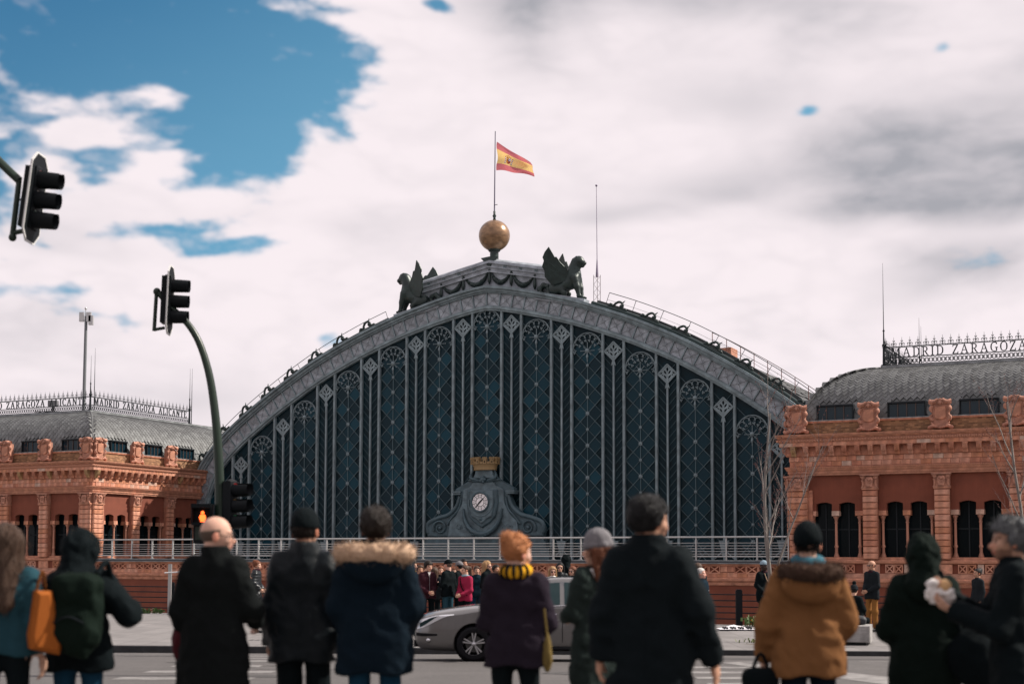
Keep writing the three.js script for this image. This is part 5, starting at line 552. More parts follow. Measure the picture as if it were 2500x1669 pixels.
// ---------------------------------------------------------------- traffic lights
{ const mBlk = MP(0.006, 0.008, 0.01, 0.55, { specularIntensity: 0.25 }), mPole = MP(0.014, 0.026, 0.018, 0.35, { specularIntensity: 0.6 }), mEdge = M(0.55, 0.55, 0.55, 0.6), lens = [M(0.12, 0.01, 0.01, 0.2), M(0.12, 0.07, 0.01, 0.2), M(0.01, 0.09, 0.04, 0.2)];
  const visG = (() => { const g = new THREE.CylinderGeometry(0.105, 0.115, 0.26, 18, 1, true, 0, Math.PI * 1.55).rotateX(Math.PI / 2).rotateZ(Math.PI * 0.28 + Math.PI).translate(0, 0, 0.13); const h = g.clone().scale(0.95, 0.95, 1); return merge(g, h, new THREE.TorusGeometry(0.108, 0.008, 5, 18).translate(0, 0, 0.005)); })();
  // a head facing its own +z, three lamps, centred
  const head = (p, board) => { const h = part(p, 'signal_head', merge(bx(-0.13, 0.13, -0.36, 0.36, -0.14, 0), ball(0.13, 0, 0.36, -0.07, 10, 6).scale(1, 0.3, 0.5).translate(0, 0.25, -0.03)), mBlk); for (let k = 0; k < 3; k++) { const y = (1 - k) * 0.24; at(part(h, 'visor', visG, mBlk), 0, y, 0.0); at(part(h, 'lens', new THREE.CircleGeometry(0.098, 20), lens[k]), 0, y, 0.006); } if (board) { const s = []; const w = 0.23, t = 0.52, r = 0.12; s.push([-w + r, -t], [w - r, -t], [w, -t + r], [w, t - r], [w - r, t], [-w + r, t], [-w, t - r], [-w, -t + r]); part(h, 'backboard', ext(s, 0.012, 0, -0.03), mBlk); part(h, 'board_border', ext(shape(s.map(([x, y]) => [x * 1.05, y * 1.025]), [s.map(([x, y]) => [x * 0.985, y * 0.99])]), 0.02, 0, -0.034), mEdge); } return h; };
  const t1 = thing('traffic_light', 'black three lamp traffic light hanging from an overhead arm against clouds', 'traffic light', [-8.6, 0, -16.5]); part(t1, 'pole', merge(cyl(0.1, 0.08, 6.6, 0, 0, 0, 14), cyl(0.16, 0.16, 0.1, 0, 0, 0, 12)), mPole); part(t1, 'arm', vtube([[0, 6.4, 0], [0.2, 6.9, 0], [1.0, 7.1, 0], [1.9, 6.72, 0], [2.77, 5.95, 0]], (k) => 0.07 - 0.02 * k, 30, 10), mPole); part(t1, 'hanger', merge(rod([2.77, 5.95, 0], [2.71, 5.3, 0], 0.035, 8), rod([2.71, 5.32, 0], [2.9, 5.36, 0], 0.03, 8), rod([2.77, 5.72, 0], [2.87, 5.72, 0], 0.012, 6), ball(0.05, 2.71, 5.27, 0, 8, 6)), mPole);
  const h1 = head(t1, true); at(h1, 2.99, 5.73, 0); h1.rotation.order = 'ZYX'; h1.rotation.set(0, Math.PI / 2 - 0.06, -0.11);
  const X = (x) => (x - 1250) / 3472 * 21.6, Y = (y) => 1.5 + (1363.5 - y) / 3472 * 21.6, gy = -0.25;
  const t2 = thing('traffic_light', 'curved dark pole carrying traffic lights and a glowing red pedestrian figure', 'traffic light', [X(540), gy, -21.6]); const L = (x, y, z = 0) => [X(x) - X(540), Y(y) - gy, z];
  part(t2, 'pole', vtube([L(540, 1620), L(540, 1450), L(537, 1300), L(531, 1130), L(519, 1000), L(501, 900), L(472, 820), L(440, 775), L(404, 742), L(372, 704)].map((p, i) => (i === 0 ? [p[0], 0, 0] : p)), (k) => 0.088 - 0.045 * k ** 1.5, 70, 12), mPole); part(t2, 'base_plate', cyl(0.18, 0.16, 0.06, 0, 0, 0, 14), mPole);
  part(t2, 'hanger', merge(rod(L(370, 705), L(366, 803), 0.03, 8), rod(L(366, 800), L(392, 795), 0.025, 8), ball(0.06, ...L(371, 705), 8, 6), rod(L(370, 712), L(392, 715), 0.02, 6)), mPole);
  const h2 = head(t2, true); at(h2, ...L(408, 727)); h2.rotation.order = 'ZYX'; h2.rotation.set(0, Math.PI / 2 + 0.04, -0.03);
  const h3 = head(t2, false); at(h3, ...L(572, 1232)); h3.rotation.set(0, Math.PI / 2 - 0.35, 0); part(t2, 'bracket', rod(L(540, 1210), L(566, 1210), 0.03, 6), mPole);
  const ph = part(t2, 'pedestrian_signal', merge(bx(-0.14, 0.14, -0.3, 0.3, -0.1, 0.06), bx(-0.15, 0.15, 0.24, 0.3, 0.06, 0.2), bx(-0.15, -0.135, 0.02, 0.24, 0.06, 0.18), bx(0.135, 0.15, 0.02, 0.24, 0.06, 0.18), bx(-0.15, 0.15, -0.02, 0.02, 0.06, 0.16)), mBlk); at(ph, ...L(496, 1278)); part(t2, 'bracket', rod(L(512, 1278), L(538, 1278), 0.025, 6), mPole);
  const mRed = new THREE.MeshStandardMaterial({ roughness: 0.5 }); mRed.color.setRGB(0.2, 0.02, 0.01); mRed.emissive.setRGB(1, 0.12, 0.02); mRed.emissiveIntensity = 2.6; part(ph, 'red_figure', merge(ball(0.026, 0, 0.17, 0.075, 10, 8).scale(1, 1, 1), ext([[-0.035, 0.14], [0.035, 0.14], [0.052, 0.1], [0.045, 0.06], [0.032, 0.07], [0.036, 0.03], [-0.036, 0.03], [-0.032, 0.07], [-0.045, 0.06], [-0.052, 0.1]], 0.012, 0, 0.066)), mRed);
  part(ph, 'dark_lens', bx(-0.11, 0.11, -0.24, -0.04, 0.06, 0.066), M(0.01, 0.02, 0.015, 0.3));
  const isl = thing('traffic_island', 'low concrete traffic island at the foot of the curved pole', 'traffic island', [X(540), -0.27, -21.6]); part(isl, 'slab', new THREE.CylinderGeometry(0.42, 0.45, 0.1, 24).translate(0, -0.03, 0), mConc);
}
// ---------------------------------------------------------------- the car
{ const car = thing('hatchback_car', 'metallic grey hatchback car driving past behind the purple hoodie', 'car', [-1.75, -0.31, -26.42]);
  // local: x from the nose backwards, y up, z towards the viewer
  const pc = (pts) => { const c = new THREE.CatmullRomCurve3(pts.map(([x, y]) => V3(x, y, 0)), false, 'centripetal'), s = c.getPoints(300); return (x) => { for (let i = 1; i < s.length; i++) if (s[i].x >= x) { const a = s[i - 1], b = s[i]; return lerp(a.y, b.y, (x - a.x) / (b.x - a.x || 1)); } return s[s.length - 1].y; }; };
  const top = pc([[0, 0.66], [0.05, 0.76], [0.22, 0.84], [0.6, 0.92], [1.05, 0.98], [1.33, 1.01], [1.7, 1.22], [2.1, 1.42], [2.5, 1.49], [3.0, 1.49], [3.5, 1.43], [3.9, 1.3], [4.15, 1.13], [4.33, 0.98], [4.4, 0.7]]), belt = pc([[0, 0.62], [0.05, 0.71], [0.4, 0.82], [0.8, 0.85], [1.3, 0.93], [2, 0.95], [3, 0.99], [3.8, 1.03], [4.3, 0.93], [4.4, 0.66]]), wid = pc([[0, 0.6], [0.08, 0.7], [0.3, 0.82], [0.7, 0.88], [1.2, 0.9], [2.2, 0.905], [3.4, 0.9], [4.0, 0.85], [4.3, 0.76], [4.4, 0.66]]), low = pc([[0, 0.3], [0.1, 0.22], [0.6, 0.18], [2, 0.18], [3.8, 0.2], [4.3, 0.26], [4.4, 0.34]]);
  const tw = (x) => lerp(wid(x) - 0.12, 0.6, sst(1.25, 2.2, x) * (1 - sst(3.9, 4.35, x) * 0.3));
  const sec = (x) => { const w = wid(x), b = belt(x), t = Math.max(top(x), b + 0.01), l = low(x), z5 = tw(x); return [[l, 0], [l, w - 0.12], [l + 0.06, w - 0.05], [l + 0.16, w - 0.015], [lerp(l, b, 0.42), w - 0.012], [lerp(l, b, 0.62), w], [lerp(l, b, 0.72), w - 0.03], [b - 0.03, w - 0.025], [b, w - 0.05], [lerp(b, t, 0.5), lerp(w - 0.05, z5, 0.52)], [t - 0.05, z5], [t - 0.012, z5 - 0.07], [t, z5 - 0.25], [t + 0.008, 0]]; };
  const N = 76, rows = []; for (let i = 0; i <= N; i++) { const x = 4.4 * i / N, s = sec(x); rows.push([...s.map(([y, z]) => [x, y, z]), ...s.slice(1, -1).reverse().map(([y, z]) => [x, y, -z])]); }
  const P = [], I = [], m = rows[0].length; rows.forEach((r) => r.forEach((p) => P.push(...p))); for (let i = 0; i < N; i++) for (let j = 0; j < m; j++) { const k = (j + 1) % m, a = i * m + j, b = i * m + k, c = (i + 1) * m + k, d = (i + 1) * m + j; I.push(a, c, b, a, d, c); } for (const [r, f] of [[0, 1], [N, 0]]) for (let j = 1; j + 1 < m; j++) f ? I.push(r * m, r * m + j, r * m + j + 1) : I.push(r * m, r * m + j + 1, r * m + j);
  const bg = new THREE.BufferGeometry(); bg.setAttribute('position', new THREE.Float32BufferAttribute(P, 3)); bg.setIndex(I); bg.computeVertexNormals(); bg.setAttribute('uv', new THREE.BufferAttribute(new Float32Array(P.length / 3 * 2), 2));
  const mPaint2 = MP(0.15, 0.146, 0.146, 0.28, { metalness: 0.5, clearcoat: 1, clearcoatRoughness: 0.05 }), mBlk = MP(0.007, 0.007, 0.009, 0.6, { specularIntensity: 0.25 }), mChr = M(0.6, 0.6, 0.62, 0.2, { metalness: 1 }), mGl = MP(0.012, 0.03, 0.034, 0.03, { specularIntensity: 0.6 });
  let b = new Brush(bg, mPaint2); b.updateMatrixWorld(); const ev = new Evaluator(); ev.attributes = ['position', 'normal', 'uv']; ev.useGroups = false; const WX = [1.075, 3.735], WR = 0.31;
  for (const x of WX) for (const s of [-1, 1]) { const c = new Brush(new THREE.CylinderGeometry(0.365, 0.365, 0.34, 36).rotateX(Math.PI / 2).translate(x, 0.32, s * 0.8)); c.updateMatrixWorld(); b = ev.evaluate(b, c, SUBTRACTION); }
  part(car, 'body', b.geometry, mPaint2);
  const side = (x, k, s, o) => { const S = sec(x), a = S[8], c = S[9], d = S[10]; const p = k < 0.5 ? [lerp(a[0], c[0], k * 2), lerp(a[1], c[1], k * 2)] : [lerp(c[0], d[0], k * 2 - 1), lerp(c[1], d[1], k * 2 - 1)]; return [x, p[0], s * (p[1] + o)]; };
  for (const s of [1, -1]) { const win = (x0, x1, k0, k1, sl) => { const r = []; for (let j = 0; j <= 6; j++) { const k = lerp(k0, k1, j / 6), row = []; for (let i = 0; i <= 10; i++) row.push(side(lerp(x0 + sl * k, x1, i / 10), k, s, 0.006)); r.push(row); } return smooth(skin(r)); };
    part(car, 'side_window', win(1.62, 2.62, 0.08, 0.9, 0.42), mGl); part(car, 'side_window', win(2.7, 3.6, 0.08, 0.9, 0), mGl); part(car, 'window_trim', tube([...Array(14).keys()].map((i) => side(lerp(1.55, 3.9, i / 13), 0.03, s, 0.012)), 0.011, 30, 5), mChr);
    const low2 = (x, f, o) => { const S = sec(x); return [x, S[3][0] + (S[7][0] - S[3][0]) * f, s * (lerp(S[3][1], S[5][1], Math.min(1, f * 2)) + o)]; };
    for (const x of [1.62, 2.66]) part(car, 'door_seam', tube([0, 0.25, 0.5, 0.75, 1].map((f) => low2(x + (f > 0.8 ? 0.02 : 0), f, 0.002)), 0.006, 14, 4), mBlk); part(car, 'door_handle', merge(rod([2.34, 0.83, s * 0.905], [2.56, 0.84, s * 0.905], 0.022, 8)), mChr);
    part(car, 'sill_trim', tube([...Array(10).keys()].map((i) => { const x = lerp(1.5, 3.3, i / 9); return [x, low(x) + 0.05, s * (wid(x) - 0.04)]; }), 0.035, 20, 6), mBlk); part(car, 'side_crease', tube([...Array(12).keys()].map((i) => { const x = lerp(1.5, 4.0, i / 11), S = sec(x); return [x, S[5][0] + 0.06, s * (S[5][1] - 0.004)]; }), 0.012, 24, 5), mPaint2);
    part(car, 'mirror', merge(new THREE.SphereGeometry(0.1, 12, 8).scale(1.1, 0.75, 1).translate(1.72, 1.02, s * 0.99), rod([1.72, 0.98, s * 0.85], [1.72, 1.0, s * 0.95], 0.03, 6)), mPaint2);
    // lamp clusters follow the front corner
    const patch = (x0, x1, f0, f1, o) => { const r = []; for (let j = 0; j <= 5; j++) { const row = []; for (let i = 0; i <= 10; i++) { const x = lerp(x0, x1, i / 10), S = sec(x), f = lerp(f0(i / 10), f1(i / 10), j / 5), idx = 4 + f * 4, a = Math.min(7, Math.floor(idx)), u = idx - a; row.push([x - o * 0.3, lerp(S[a][0], S[a + 1][0], u), s * (lerp(S[a][1], S[a + 1][1], u) + o)]); } r.push(row); } return smooth(skin(r)); };
    const hl = part(car, 'headlight', patch(0.05, 0.72, (i) => 0.4 + 0.42 * i, (i) => 0.86 + 0.08 * i, 0.008), MP(0.7, 0.71, 0.75, 0.1, { metalness: 0.3, clearcoat: 1 })); part(hl, 'lamp_insert', patch(0.1, 0.45, (i) => 0.48 + 0.3 * i, (i) => 0.66 + 0.16 * i, 0.012), mGl); part(car, 'fog_recess', patch(0.03, 0.42, () => 0.0, (i) => 0.16 - 0.1 * i, 0.006), mBlk); part(car, 'fog_lamp', ball(0.045, 0.26, 0.37, s * (wid(0.26) - 0.02), 10, 8), mChr); part(car, 'tail_light', patch(4.1, 4.38, () => 0.55, () => 0.9, 0.008), M(0.2, 0.01, 0.01, 0.2)); part(car, 'turn_repeater', bx(1.42, 1.5, 0.74, 0.765, s * 0.89 - 0.01, s * 0.89 + 0.015), mChr); }
  { const r = []; for (let j = 0; j <= 6; j++) { const row = []; for (let i = 0; i <= 8; i++) { const x = lerp(1.42, 2.08, i / 8), q = (tw(x) - 0.1) * (j / 3 - 1); row.push([x - 0.004, top(x) + 0.012 - Math.max(0, Math.abs(q) - tw(x) + 0.25) * 0.05, q]); } r.push(row); } part(car, 'windscreen', smooth(skin(r)), mGl); }
  part(car, 'grille', bx(-0.015, 0.05, 0.42, 0.6, -0.5, 0.5), mBlk); part(car, 'lower_intake', bx(-0.01, 0.08, 0.24, 0.36, -0.55, 0.55), mBlk); part(car, 'number_plate', bx(-0.03, -0.01, 0.38, 0.48, -0.26, 0.26), M(0.7, 0.7, 0.68, 0.5));
  const tyreG = lathe([[0.2, -0.1], [0.26, -0.105], [0.295, -0.095], [WR, -0.06], [WR, 0.06], [0.295, 0.095], [0.26, 0.105], [0.2, 0.1]], 40).rotateX(Math.PI / 2), spoke = []; for (let i = 0; i < 5; i++) { const a = i * 1.2566; for (const q of [-0.16, 0.16]) spoke.push(ext([[-0.008, 0.03], [0.008, 0.03], [0.02, 0.215], [-0.012, 0.215]], 0.02, 0.004, 0).rotateZ(a + q)); }
  const rimG = merge(lathe([[0.205, -0.08], [0.222, 0.085], [0.21, 0.09], [0.2, 0.07]], 40).rotateX(Math.PI / 2), spoke.map((g) => g.translate(0, 0, 0.06)), ball(0.045, 0, 0, 0.07, 12, 8)), discG = new THREE.CylinderGeometry(0.15, 0.15, 0.02, 24).rotateX(Math.PI / 2);
  for (const x of WX) for (const s of [1, -1]) { const w = part(car, 'wheel', discG, M(0.09, 0.09, 0.09, 0.5, { metalness: 0.6 })); at(w, x, 0.31, s * 0.79); if (s < 0) w.rotation.y = Math.PI; part(w, 'tyre', tyreG, mBlk); part(w, 'rim', rimG, M(0.5, 0.5, 0.52, 0.28, { metalness: 0.7 })); part(w, 'wheel_well', new THREE.CylinderGeometry(0.36, 0.36, 0.02, 24).rotateX(Math.PI / 2).translate(0, 0, -0.14), mBlk); }
}
// ---------------------------------------------------------------- bench block, bag, sheet of sunglasses, measuring post
{ const b = thing('concrete_bench', 'rectangular concrete bench block on the far pavement near the kerb', 'bench', [8.02, -0.395, -31.9], -0.3); part(b, 'block', muv(ext([[-2.1, 0], [0, 0], [0, 0.38], [-2.1, 0.38]], 0.95, 0.02, -0.97)).translate(0, 0.07, 0), mConc); part(b, 'plinth', bx(-2.0, -0.1, 0, 0.07, -0.87, -0.1), mKerb);
  const bag = thing('duffel_bag', 'dark duffel bag lying on the concrete bench', 'bag', [7.75, 0.055, -32.4], -0.3); part(bag, 'body', withUV(nets(rough(sdRC(-0.25, 0.12, 0, 0.2, 0.1, 0, 0.13, 0.11), 0.02, 6, 9, 6, 3), [-0.45, 0, -0.2], [0.4, 0.3, 0.2], 0.02)), M(0.015, 0.017, 0.022, 0.7)); part(bag, 'strap', tube([[-0.15, 0.22, 0.05], [0, 0.3, 0.08], [0.15, 0.2, 0.06]], 0.012, 14, 5), mFenceBlack);
  const sh = thing('white_sheet', 'white cloth sheet spread on the far pavement for selling sunglasses', 'sheet', [5.97, -0.33, -37.9]); const g = new THREE.PlaneGeometry(0.95, 0.8, 24, 20).rotateX(-Math.PI / 2), p = g.attributes.position; for (let i = 0; i < p.count; i++) p.setY(i, 0.02 + 0.02 * Math.abs(fbm(p.getX(i) * 4, 0, p.getZ(i) * 4, 2)) + (p.getZ(i) < -0.2 ? 0.09 * Math.max(0, 1 - Math.abs(p.getX(i)) * 2.4) : 0)); g.computeVertexNormals(); part(sh, 'cloth', g, M(0.72, 0.7, 0.74, 0.85));
  const gl = merge(...[-1, 1].map((s) => new THREE.SphereGeometry(0.036, 10, 6).scale(1, 0.8, 0.3).translate(s * 0.036, 0.03, 0)), rod([-0.075, 0.04, 0], [-0.07, 0.03, -0.12], 0.004, 4), rod([0.075, 0.04, 0], [0.07, 0.03, -0.12], 0.004, 4), rod([-0.01, 0.042, 0.002], [0.01, 0.042, 0.002], 0.004, 4));
  for (let i = 0; i < 8; i++) { const t = thing('sunglasses', 'pair of dark sunglasses laid on the white sheet on the pavement', 'sunglasses', [5.97 + ((i % 4) - 1.5) * 0.21, -0.305, -37.9 + (i < 4 ? 0.24 : -0.02)], rr(-0.3, 0.3), 'sunglasses for sale on the sheet'); part(t, 'frame_and_lenses', gl, MP(0.01, 0.01, 0.013, 0.1, {})); }
  const post = thing('barrier_post', 'pale metal post with a short cross arm standing by the far fence', 'post', [-10.85, -0.26, -45.2]); part(post, 'upright', bx(-0.05, 0.05, 0, 1.6, -0.05, 0.05), mSteel); part(post, 'cross_arm', merge(rod([-0.16, 1.32, 0.06], [0.5, 1.36, 0.06], 0.025, 6), ball(0.05, 0.46, 1.36, 0.06, 8, 6), bx(0.3, 0.46, 1.33, 1.4, 0.03, 0.1)), M(0.6, 0.6, 0.6, 0.35, { metalness: 0.5 }));
  const bike = thing('parked_scooter', 'low dark kick scooter parked by the fence behind the white haired person', 'scooter', [4.75, -0.33, -38.6]); part(bike, 'deck', bx(-0.35, 0.35, 0.1, 0.14, -0.07, 0.07), mFenceBlack); part(bike, 'stem', merge(rod([-0.35, 0.12, 0], [-0.45, 0.85, 0], 0.02, 6), rod([-0.45, 0.85, -0.2], [-0.45, 0.85, 0.2], 0.018, 6)), mSteel); for (const x of [-0.4, 0.4]) part(bike, 'wheel', new THREE.TorusGeometry(0.08, 0.025, 6, 16).translate(x, 0.1, 0), mFenceBlack);
}
// ---------------------------------------------------------------- people
const cloth = (r, g, b, rough = 0.85, sp = 0.12) => MP(r, g, b, rough, { specularIntensity: sp, bumpMap: tCloth7, bumpScale: 0.003 });
const tCloth7 = tRep(tCloth, 6);
const mSkinV = new THREE.MeshPhysicalMaterial({ roughness: 0.55, vertexColors: true, specularIntensity: 0.4 });
const mHair = (r, g, b) => MP(r, g, b, 0.5, { specularIntensity: 0.3, bumpMap: tCloth7, bumpScale: 0.006 });
const eyeM = M(0.02, 0.015, 0.012, 0.2), mSun = MP(0.01, 0.01, 0.012, 0.08, {});
const zs = (f, k) => (x, y, z) => f(x, y, z / k) * (k < 1 ? k * 1.12 : 1);
function addColor(g, fn) { const p = g.attributes.position, c = new Float32Array(p.count * 3); for (let i = 0; i < p.count; i++) { const q = fn(p.getX(i), p.getY(i), p.getZ(i)); c[i * 3] = q[0]; c[i * 3 + 1] = q[1]; c[i * 3 + 2] = q[2]; } g.setAttribute('color', new THREE.BufferAttribute(c, 3)); return g; }
const headCache = {};
function headGeo(skin, cell, o = {}) { const key = JSON.stringify([skin, cell, o]); if (headCache[key]) return headCache[key].clone();
  // head about the pivot at the top of the neck: y = 0 is 1.53 m of a 1.75 m body
  const f = [sdEl(0, 0.125, -0.012, 0.077, 0.094, 0.098), sdEl(0, 0.055, 0.028, 0.056, 0.068, 0.066), sdRC(0, 0.09, 0.088, 0, 0.07, 0.108, 0.012, 0.017), sdRC(-0.03, 0.118, 0.072, 0.03, 0.118, 0.072, 0.016, 0.016), sdRC(0, 0.018, 0.068, 0, 0.012, 0.07, 0.026, 0.022), sdRC(0, 0.045, 0.082, 0, 0.04, 0.084, 0.018, 0.017), sdRC(0, 0.02, -0.02, 0, -0.09, -0.012, 0.056, 0.06)];
  for (const s of [-1, 1]) f.push(sdEl(s * 0.042, 0.075, 0.06, 0.026, 0.026, 0.025)); let h = uni(0.022, f); for (const s of [-1, 1]) h = sub(h, sdEl(s * 0.032, 0.098, 0.098, 0.017, 0.011, 0.014)); h = uni(0.012, [h, ...[-1, 1].map((s) => sdEl(s * 0.08, 0.085, -0.008, 0.011, 0.034, 0.022))]);
  const g = nets(h, [-0.105, -0.13, -0.125], [0.105, 0.235, 0.14], cell); const d = (x, y, z, a, b, c) => Math.hypot(x - a, (y - b), z - c);
  addColor(g, (x, y, z) => { let k = skin.slice(); const mul = (a, b, c) => { k = [k[0] * a, k[1] * b, k[2] * c]; }; if (z > 0.05 && Math.abs(y - 0.037) < 0.009 && Math.abs(x) < 0.026) mul(0.75, 0.5, 0.5); for (const s of [-1, 1]) { const e = Math.hypot((x - s * 0.032) / 1.5, y - 0.098); if (z > 0.05 && e < 0.009) mul(0.12, 0.12, 0.13); if (z > 0.04 && Math.abs(y - 0.118) < 0.006 && Math.abs(x - s * 0.034) < 0.022) mul(0.3, 0.27, 0.25); if (Math.abs(x) > 0.078 && y < 0.125) mul(1.02, 0.86, 0.82); } if (o.beard && y < 0.05 && z > 0.0 && !(Math.abs(y - 0.037) < 0.009 && Math.abs(x) < 0.026)) mul(0.45, 0.42, 0.42); if (z > 0.085 && y < 0.09 && y > 0.055) mul(1.04, 0.9, 0.88); return k; });
  headCache[key] = g; return g.clone(); }
const handCache = {};
function handGeo(skin, cell, curl, s) { const key = [skin, cell, curl, s].join(); if (handCache[key]) return handCache[key].clone(); // wrist at the origin, fingers along +y, palm to +z, thumb to s*x
  const f = [sdRC(-0.022, 0.045, 0, -0.026, 0.08, 0, 0.017, 0.014), sdRC(0.022, 0.04, 0, 0.024, 0.08, 0, 0.018, 0.014), sdRC(0, 0.0, 0, 0, 0.07, 0, 0.024, 0.018)]; const fl = [[s * 0.03, 0.07], [s * 0.01, 0.08], [s * -0.011, 0.075], [s * -0.03, 0.058]];
  const fing = []; for (const [x, L] of fl) { const a = curl * 0.9, b = curl * 1.9, y0 = 0.088, y1 = y0 + 0.5 * L * Math.cos(a), z1 = 0.5 * L * Math.sin(a), y2 = y1 + 0.5 * L * Math.cos(b), z2 = z1 + 0.5 * L * Math.sin(b); fing.push(uni(0.006, sdRC(x * 0.95, y0 - 0.012, 0, x, y1, z1, 0.0105, 0.0095), sdRC(x, y1, z1, x * 0.98, y2, z2, 0.0095, 0.0082))); }
  const th = uni(0.006, sdRC(s * 0.03, 0.025, 0.004, s * 0.052, 0.06, 0.018, 0.014, 0.011), sdRC(s * 0.052, 0.06, 0.018, s * 0.048, 0.092, 0.03 + 0.01 * curl, 0.011, 0.0088)); const palm = uni(0.02, f); const h = (x, y, z) => { let d = smin(palm(x, y, z), th(x, y, z), 0.012); for (const q of fing) d = smin(d, q(x, y, z), 0.005); return d; };
  const g = nets(h, [-0.08, -0.03, -0.04], [0.08, 0.19, 0.11], cell); addColor(g, (x, y) => (y > 0.15 ? [skin[0] * 1.02, skin[1] * 0.92, skin[2] * 0.9] : skin)); handCache[key] = g; return g.clone(); }
const sdSE = (cx, cy, cz, rx, ry, rz) => (x, y, z) => (Math.pow(((x - cx) / rx) ** 4 + ((y - cy) / ry) ** 4 + ((z - cz) / rz) ** 4, 0.25) - 1) * Math.min(rx, ry, rz);
function tufts(mesh, n, L, seed, droop, r = 0.0035) { const R = rnd0(seed), p = mesh.geometry.attributes.position, q = mesh.geometry.attributes.normal, g = []; for (let i = 0; i < n; i++) { const k = Math.floor(R() * p.count), a = V3().fromBufferAttribute(p, k), d = V3().fromBufferAttribute(q, k).multiplyScalar(0.5 + R()).add(V3(R() - 0.5, droop === null ? R() * 1.2 - 0.5 : droop, R() - 0.5)).normalize(); g.push(rod(a.clone().addScaledVector(d, -0.006), a.clone().addScaledVector(d, L * (0.5 + R())), r, 3, 0.0006)); } return merge(g); }
function person(o) {
  const k = o.h / 1.75, far = !!o.far, C = far ? { j: 0.026, h: 0.0115, a: 0.0095, t: 0.03, s: 0.02, b: 0.05 } : { j: 0.017, h: 0.0072, a: 0.0065, t: 0.022, s: 0.016, b: 0.035 };
  const t = thing('person', o.label, 'person', o.pos, o.face, o.group); const G = new THREE.Matrix4().makeScale(k, k, k);
  const skin = o.skin || [0.5, 0.29, 0.21], add = (n, g, m, lab) => { g.applyMatrix4(G); return part(t, n, g, m, lab); };
  const DY = (o.pelvis ? o.pelvis[1] - 0.94 : 0); const sh = { L: [0.16, 1.41 + DY, -0.01], R: [-0.16, 1.41 + DY, -0.01] }; const nar = (a) => [[a[0][0] * 0.88, a[0][1], a[0][2]], [a[1][0] * 0.93, a[1][1], a[1][2]]], aL = nar(o.armL || [[0.235, 1.14, -0.03], [0.25, 0.9, 0.05]]), aR = nar(o.armR || [[-0.235, 1.14, -0.03], [-0.25, 0.9, 0.05]]);
  const lg = o.legs || [[0.1, 0.49, 0.01, 0.11, 0.09, -0.01], [-0.1, 0.49, 0.01, -0.11, 0.09, -0.01]], pel = o.pelvis || [0, 0.94, 0];
  const arm = (s, a, r0, r1, r2) => [sdRC(...s, ...a[0], r0, r1), sdRC(...a[0], ...a[1], r1, r2)];
  const leg = (l, s, r0, r1, r2) => [sdRC(pel[0] + s * 0.095, pel[1], pel[2], l[0], l[1], l[2], r0, r1), sdRC(l[0], l[1], l[2], l[3], l[4], l[5], r1, r2)];
  const lean = o.lean || 0, W = o.wide || 1; // torso from the pelvis up leans forward by z
  const torso = (g, hem, fl) => { const L = [[1.4, 0.11 * W, 0.062], [1.3, 0.075 * W, 0.108], [1.12, 0.06 * W, 0.1], [0.96, 0.08 * W, 0.116]].map(([y, x, r]) => { const z = (lean * (y - 0.94) + pel[2]) / 0.7; return sdRC(-x + pel[0], y + pel[1] - 0.94, z, x + pel[0], y + pel[1] - 0.94, z, r + g, r + g); }); if (hem < 0.9) for (let y = 0.82; y > hem - 0.14; y -= 0.14) L.push(sdRC(-0.075 * W, y, pel[2], 0.075 * W, y, pel[2], 0.12 + g + fl * (0.95 - y), 0.12 + g + fl * (0.95 - y))); const f = zs(uni(0.07, L), 0.74); return f; };
  // body under the clothes, one surface with head and hands
  { const F = uni(0.05, [torso(-0.012, 1, 0), ...arm(sh.L, aL, 0.045, 0.036, 0.027), ...arm(sh.R, aR, 0.045, 0.036, 0.027), ...leg(lg[0], 1, 0.075, 0.05, 0.038), ...leg(lg[1], -1, 0.075, 0.05, 0.038), sdRC(0, 1.42 + DY, lean * 0.46 - 0.01, 0, 1.55 + DY, lean * 0.55, 0.056, 0.052)]);
    const xs = [aL[0][0], aL[1][0], aR[0][0], aR[1][0], -0.2, 0.2, lg[0][0], lg[1][0], lg[0][3], lg[1][3]], zz = [aL[0][2], aL[1][2], aR[0][2], aR[1][2], lg[0][2], lg[1][2], lg[0][5], lg[1][5], 0], yy = [lg[0][4], lg[1][4], 1.55, aL[0][1], aR[0][1], aL[1][1], aR[1][1]];
    const g0 = addColor(nets(F, [Math.min(...xs) - 0.15, Math.min(...yy) - 0.06, Math.min(...zz) - 0.18], [Math.max(...xs) + 0.15, Math.max(...yy) + 0.08, Math.max(...zz) + 0.2], C.b), () => skin);
    const hm = new THREE.Matrix4().makeTranslation(0, 1.53 + pel[1] - 0.94, lean * 0.56 + pel[2]).multiply(new THREE.Matrix4().makeRotationFromEuler(new THREE.Euler(o.look?.[1] || 0, o.look?.[0] || 0, o.look?.[2] || 0, 'YXZ'))); t.userData.hm = undefined;
    const hd = headGeo(skin, C.h, { beard: o.beard }).applyMatrix4(hm); const parts = [g0, hd];
    for (const [a, s, c] of [[aL, 1, o.curlL ?? 0.5], [aR, -1, o.curlR ?? 0.5]]) { const e = V3(...a[0]), w = V3(...a[1]), y = w.clone().sub(e).normalize(); let z = V3(...(o.palm || [s * -1, 0, 0.2])).addScaledVector(y, -V3(...(o.palm || [s * -1, 0, 0.2])).dot(y)).normalize(); const x = y.clone().cross(z); const m4 = new THREE.Matrix4().makeBasis(x, y, z).setPosition(w); parts.push(handGeo(skin, C.a, c, x.z > 0 ? 1 : -1).applyMatrix4(m4)); }
    const body = mergeGeometries(parts.map((g) => { g.deleteAttribute('uv'); return g; })); add('body', body, mSkinV);
    o._hm = hm; }
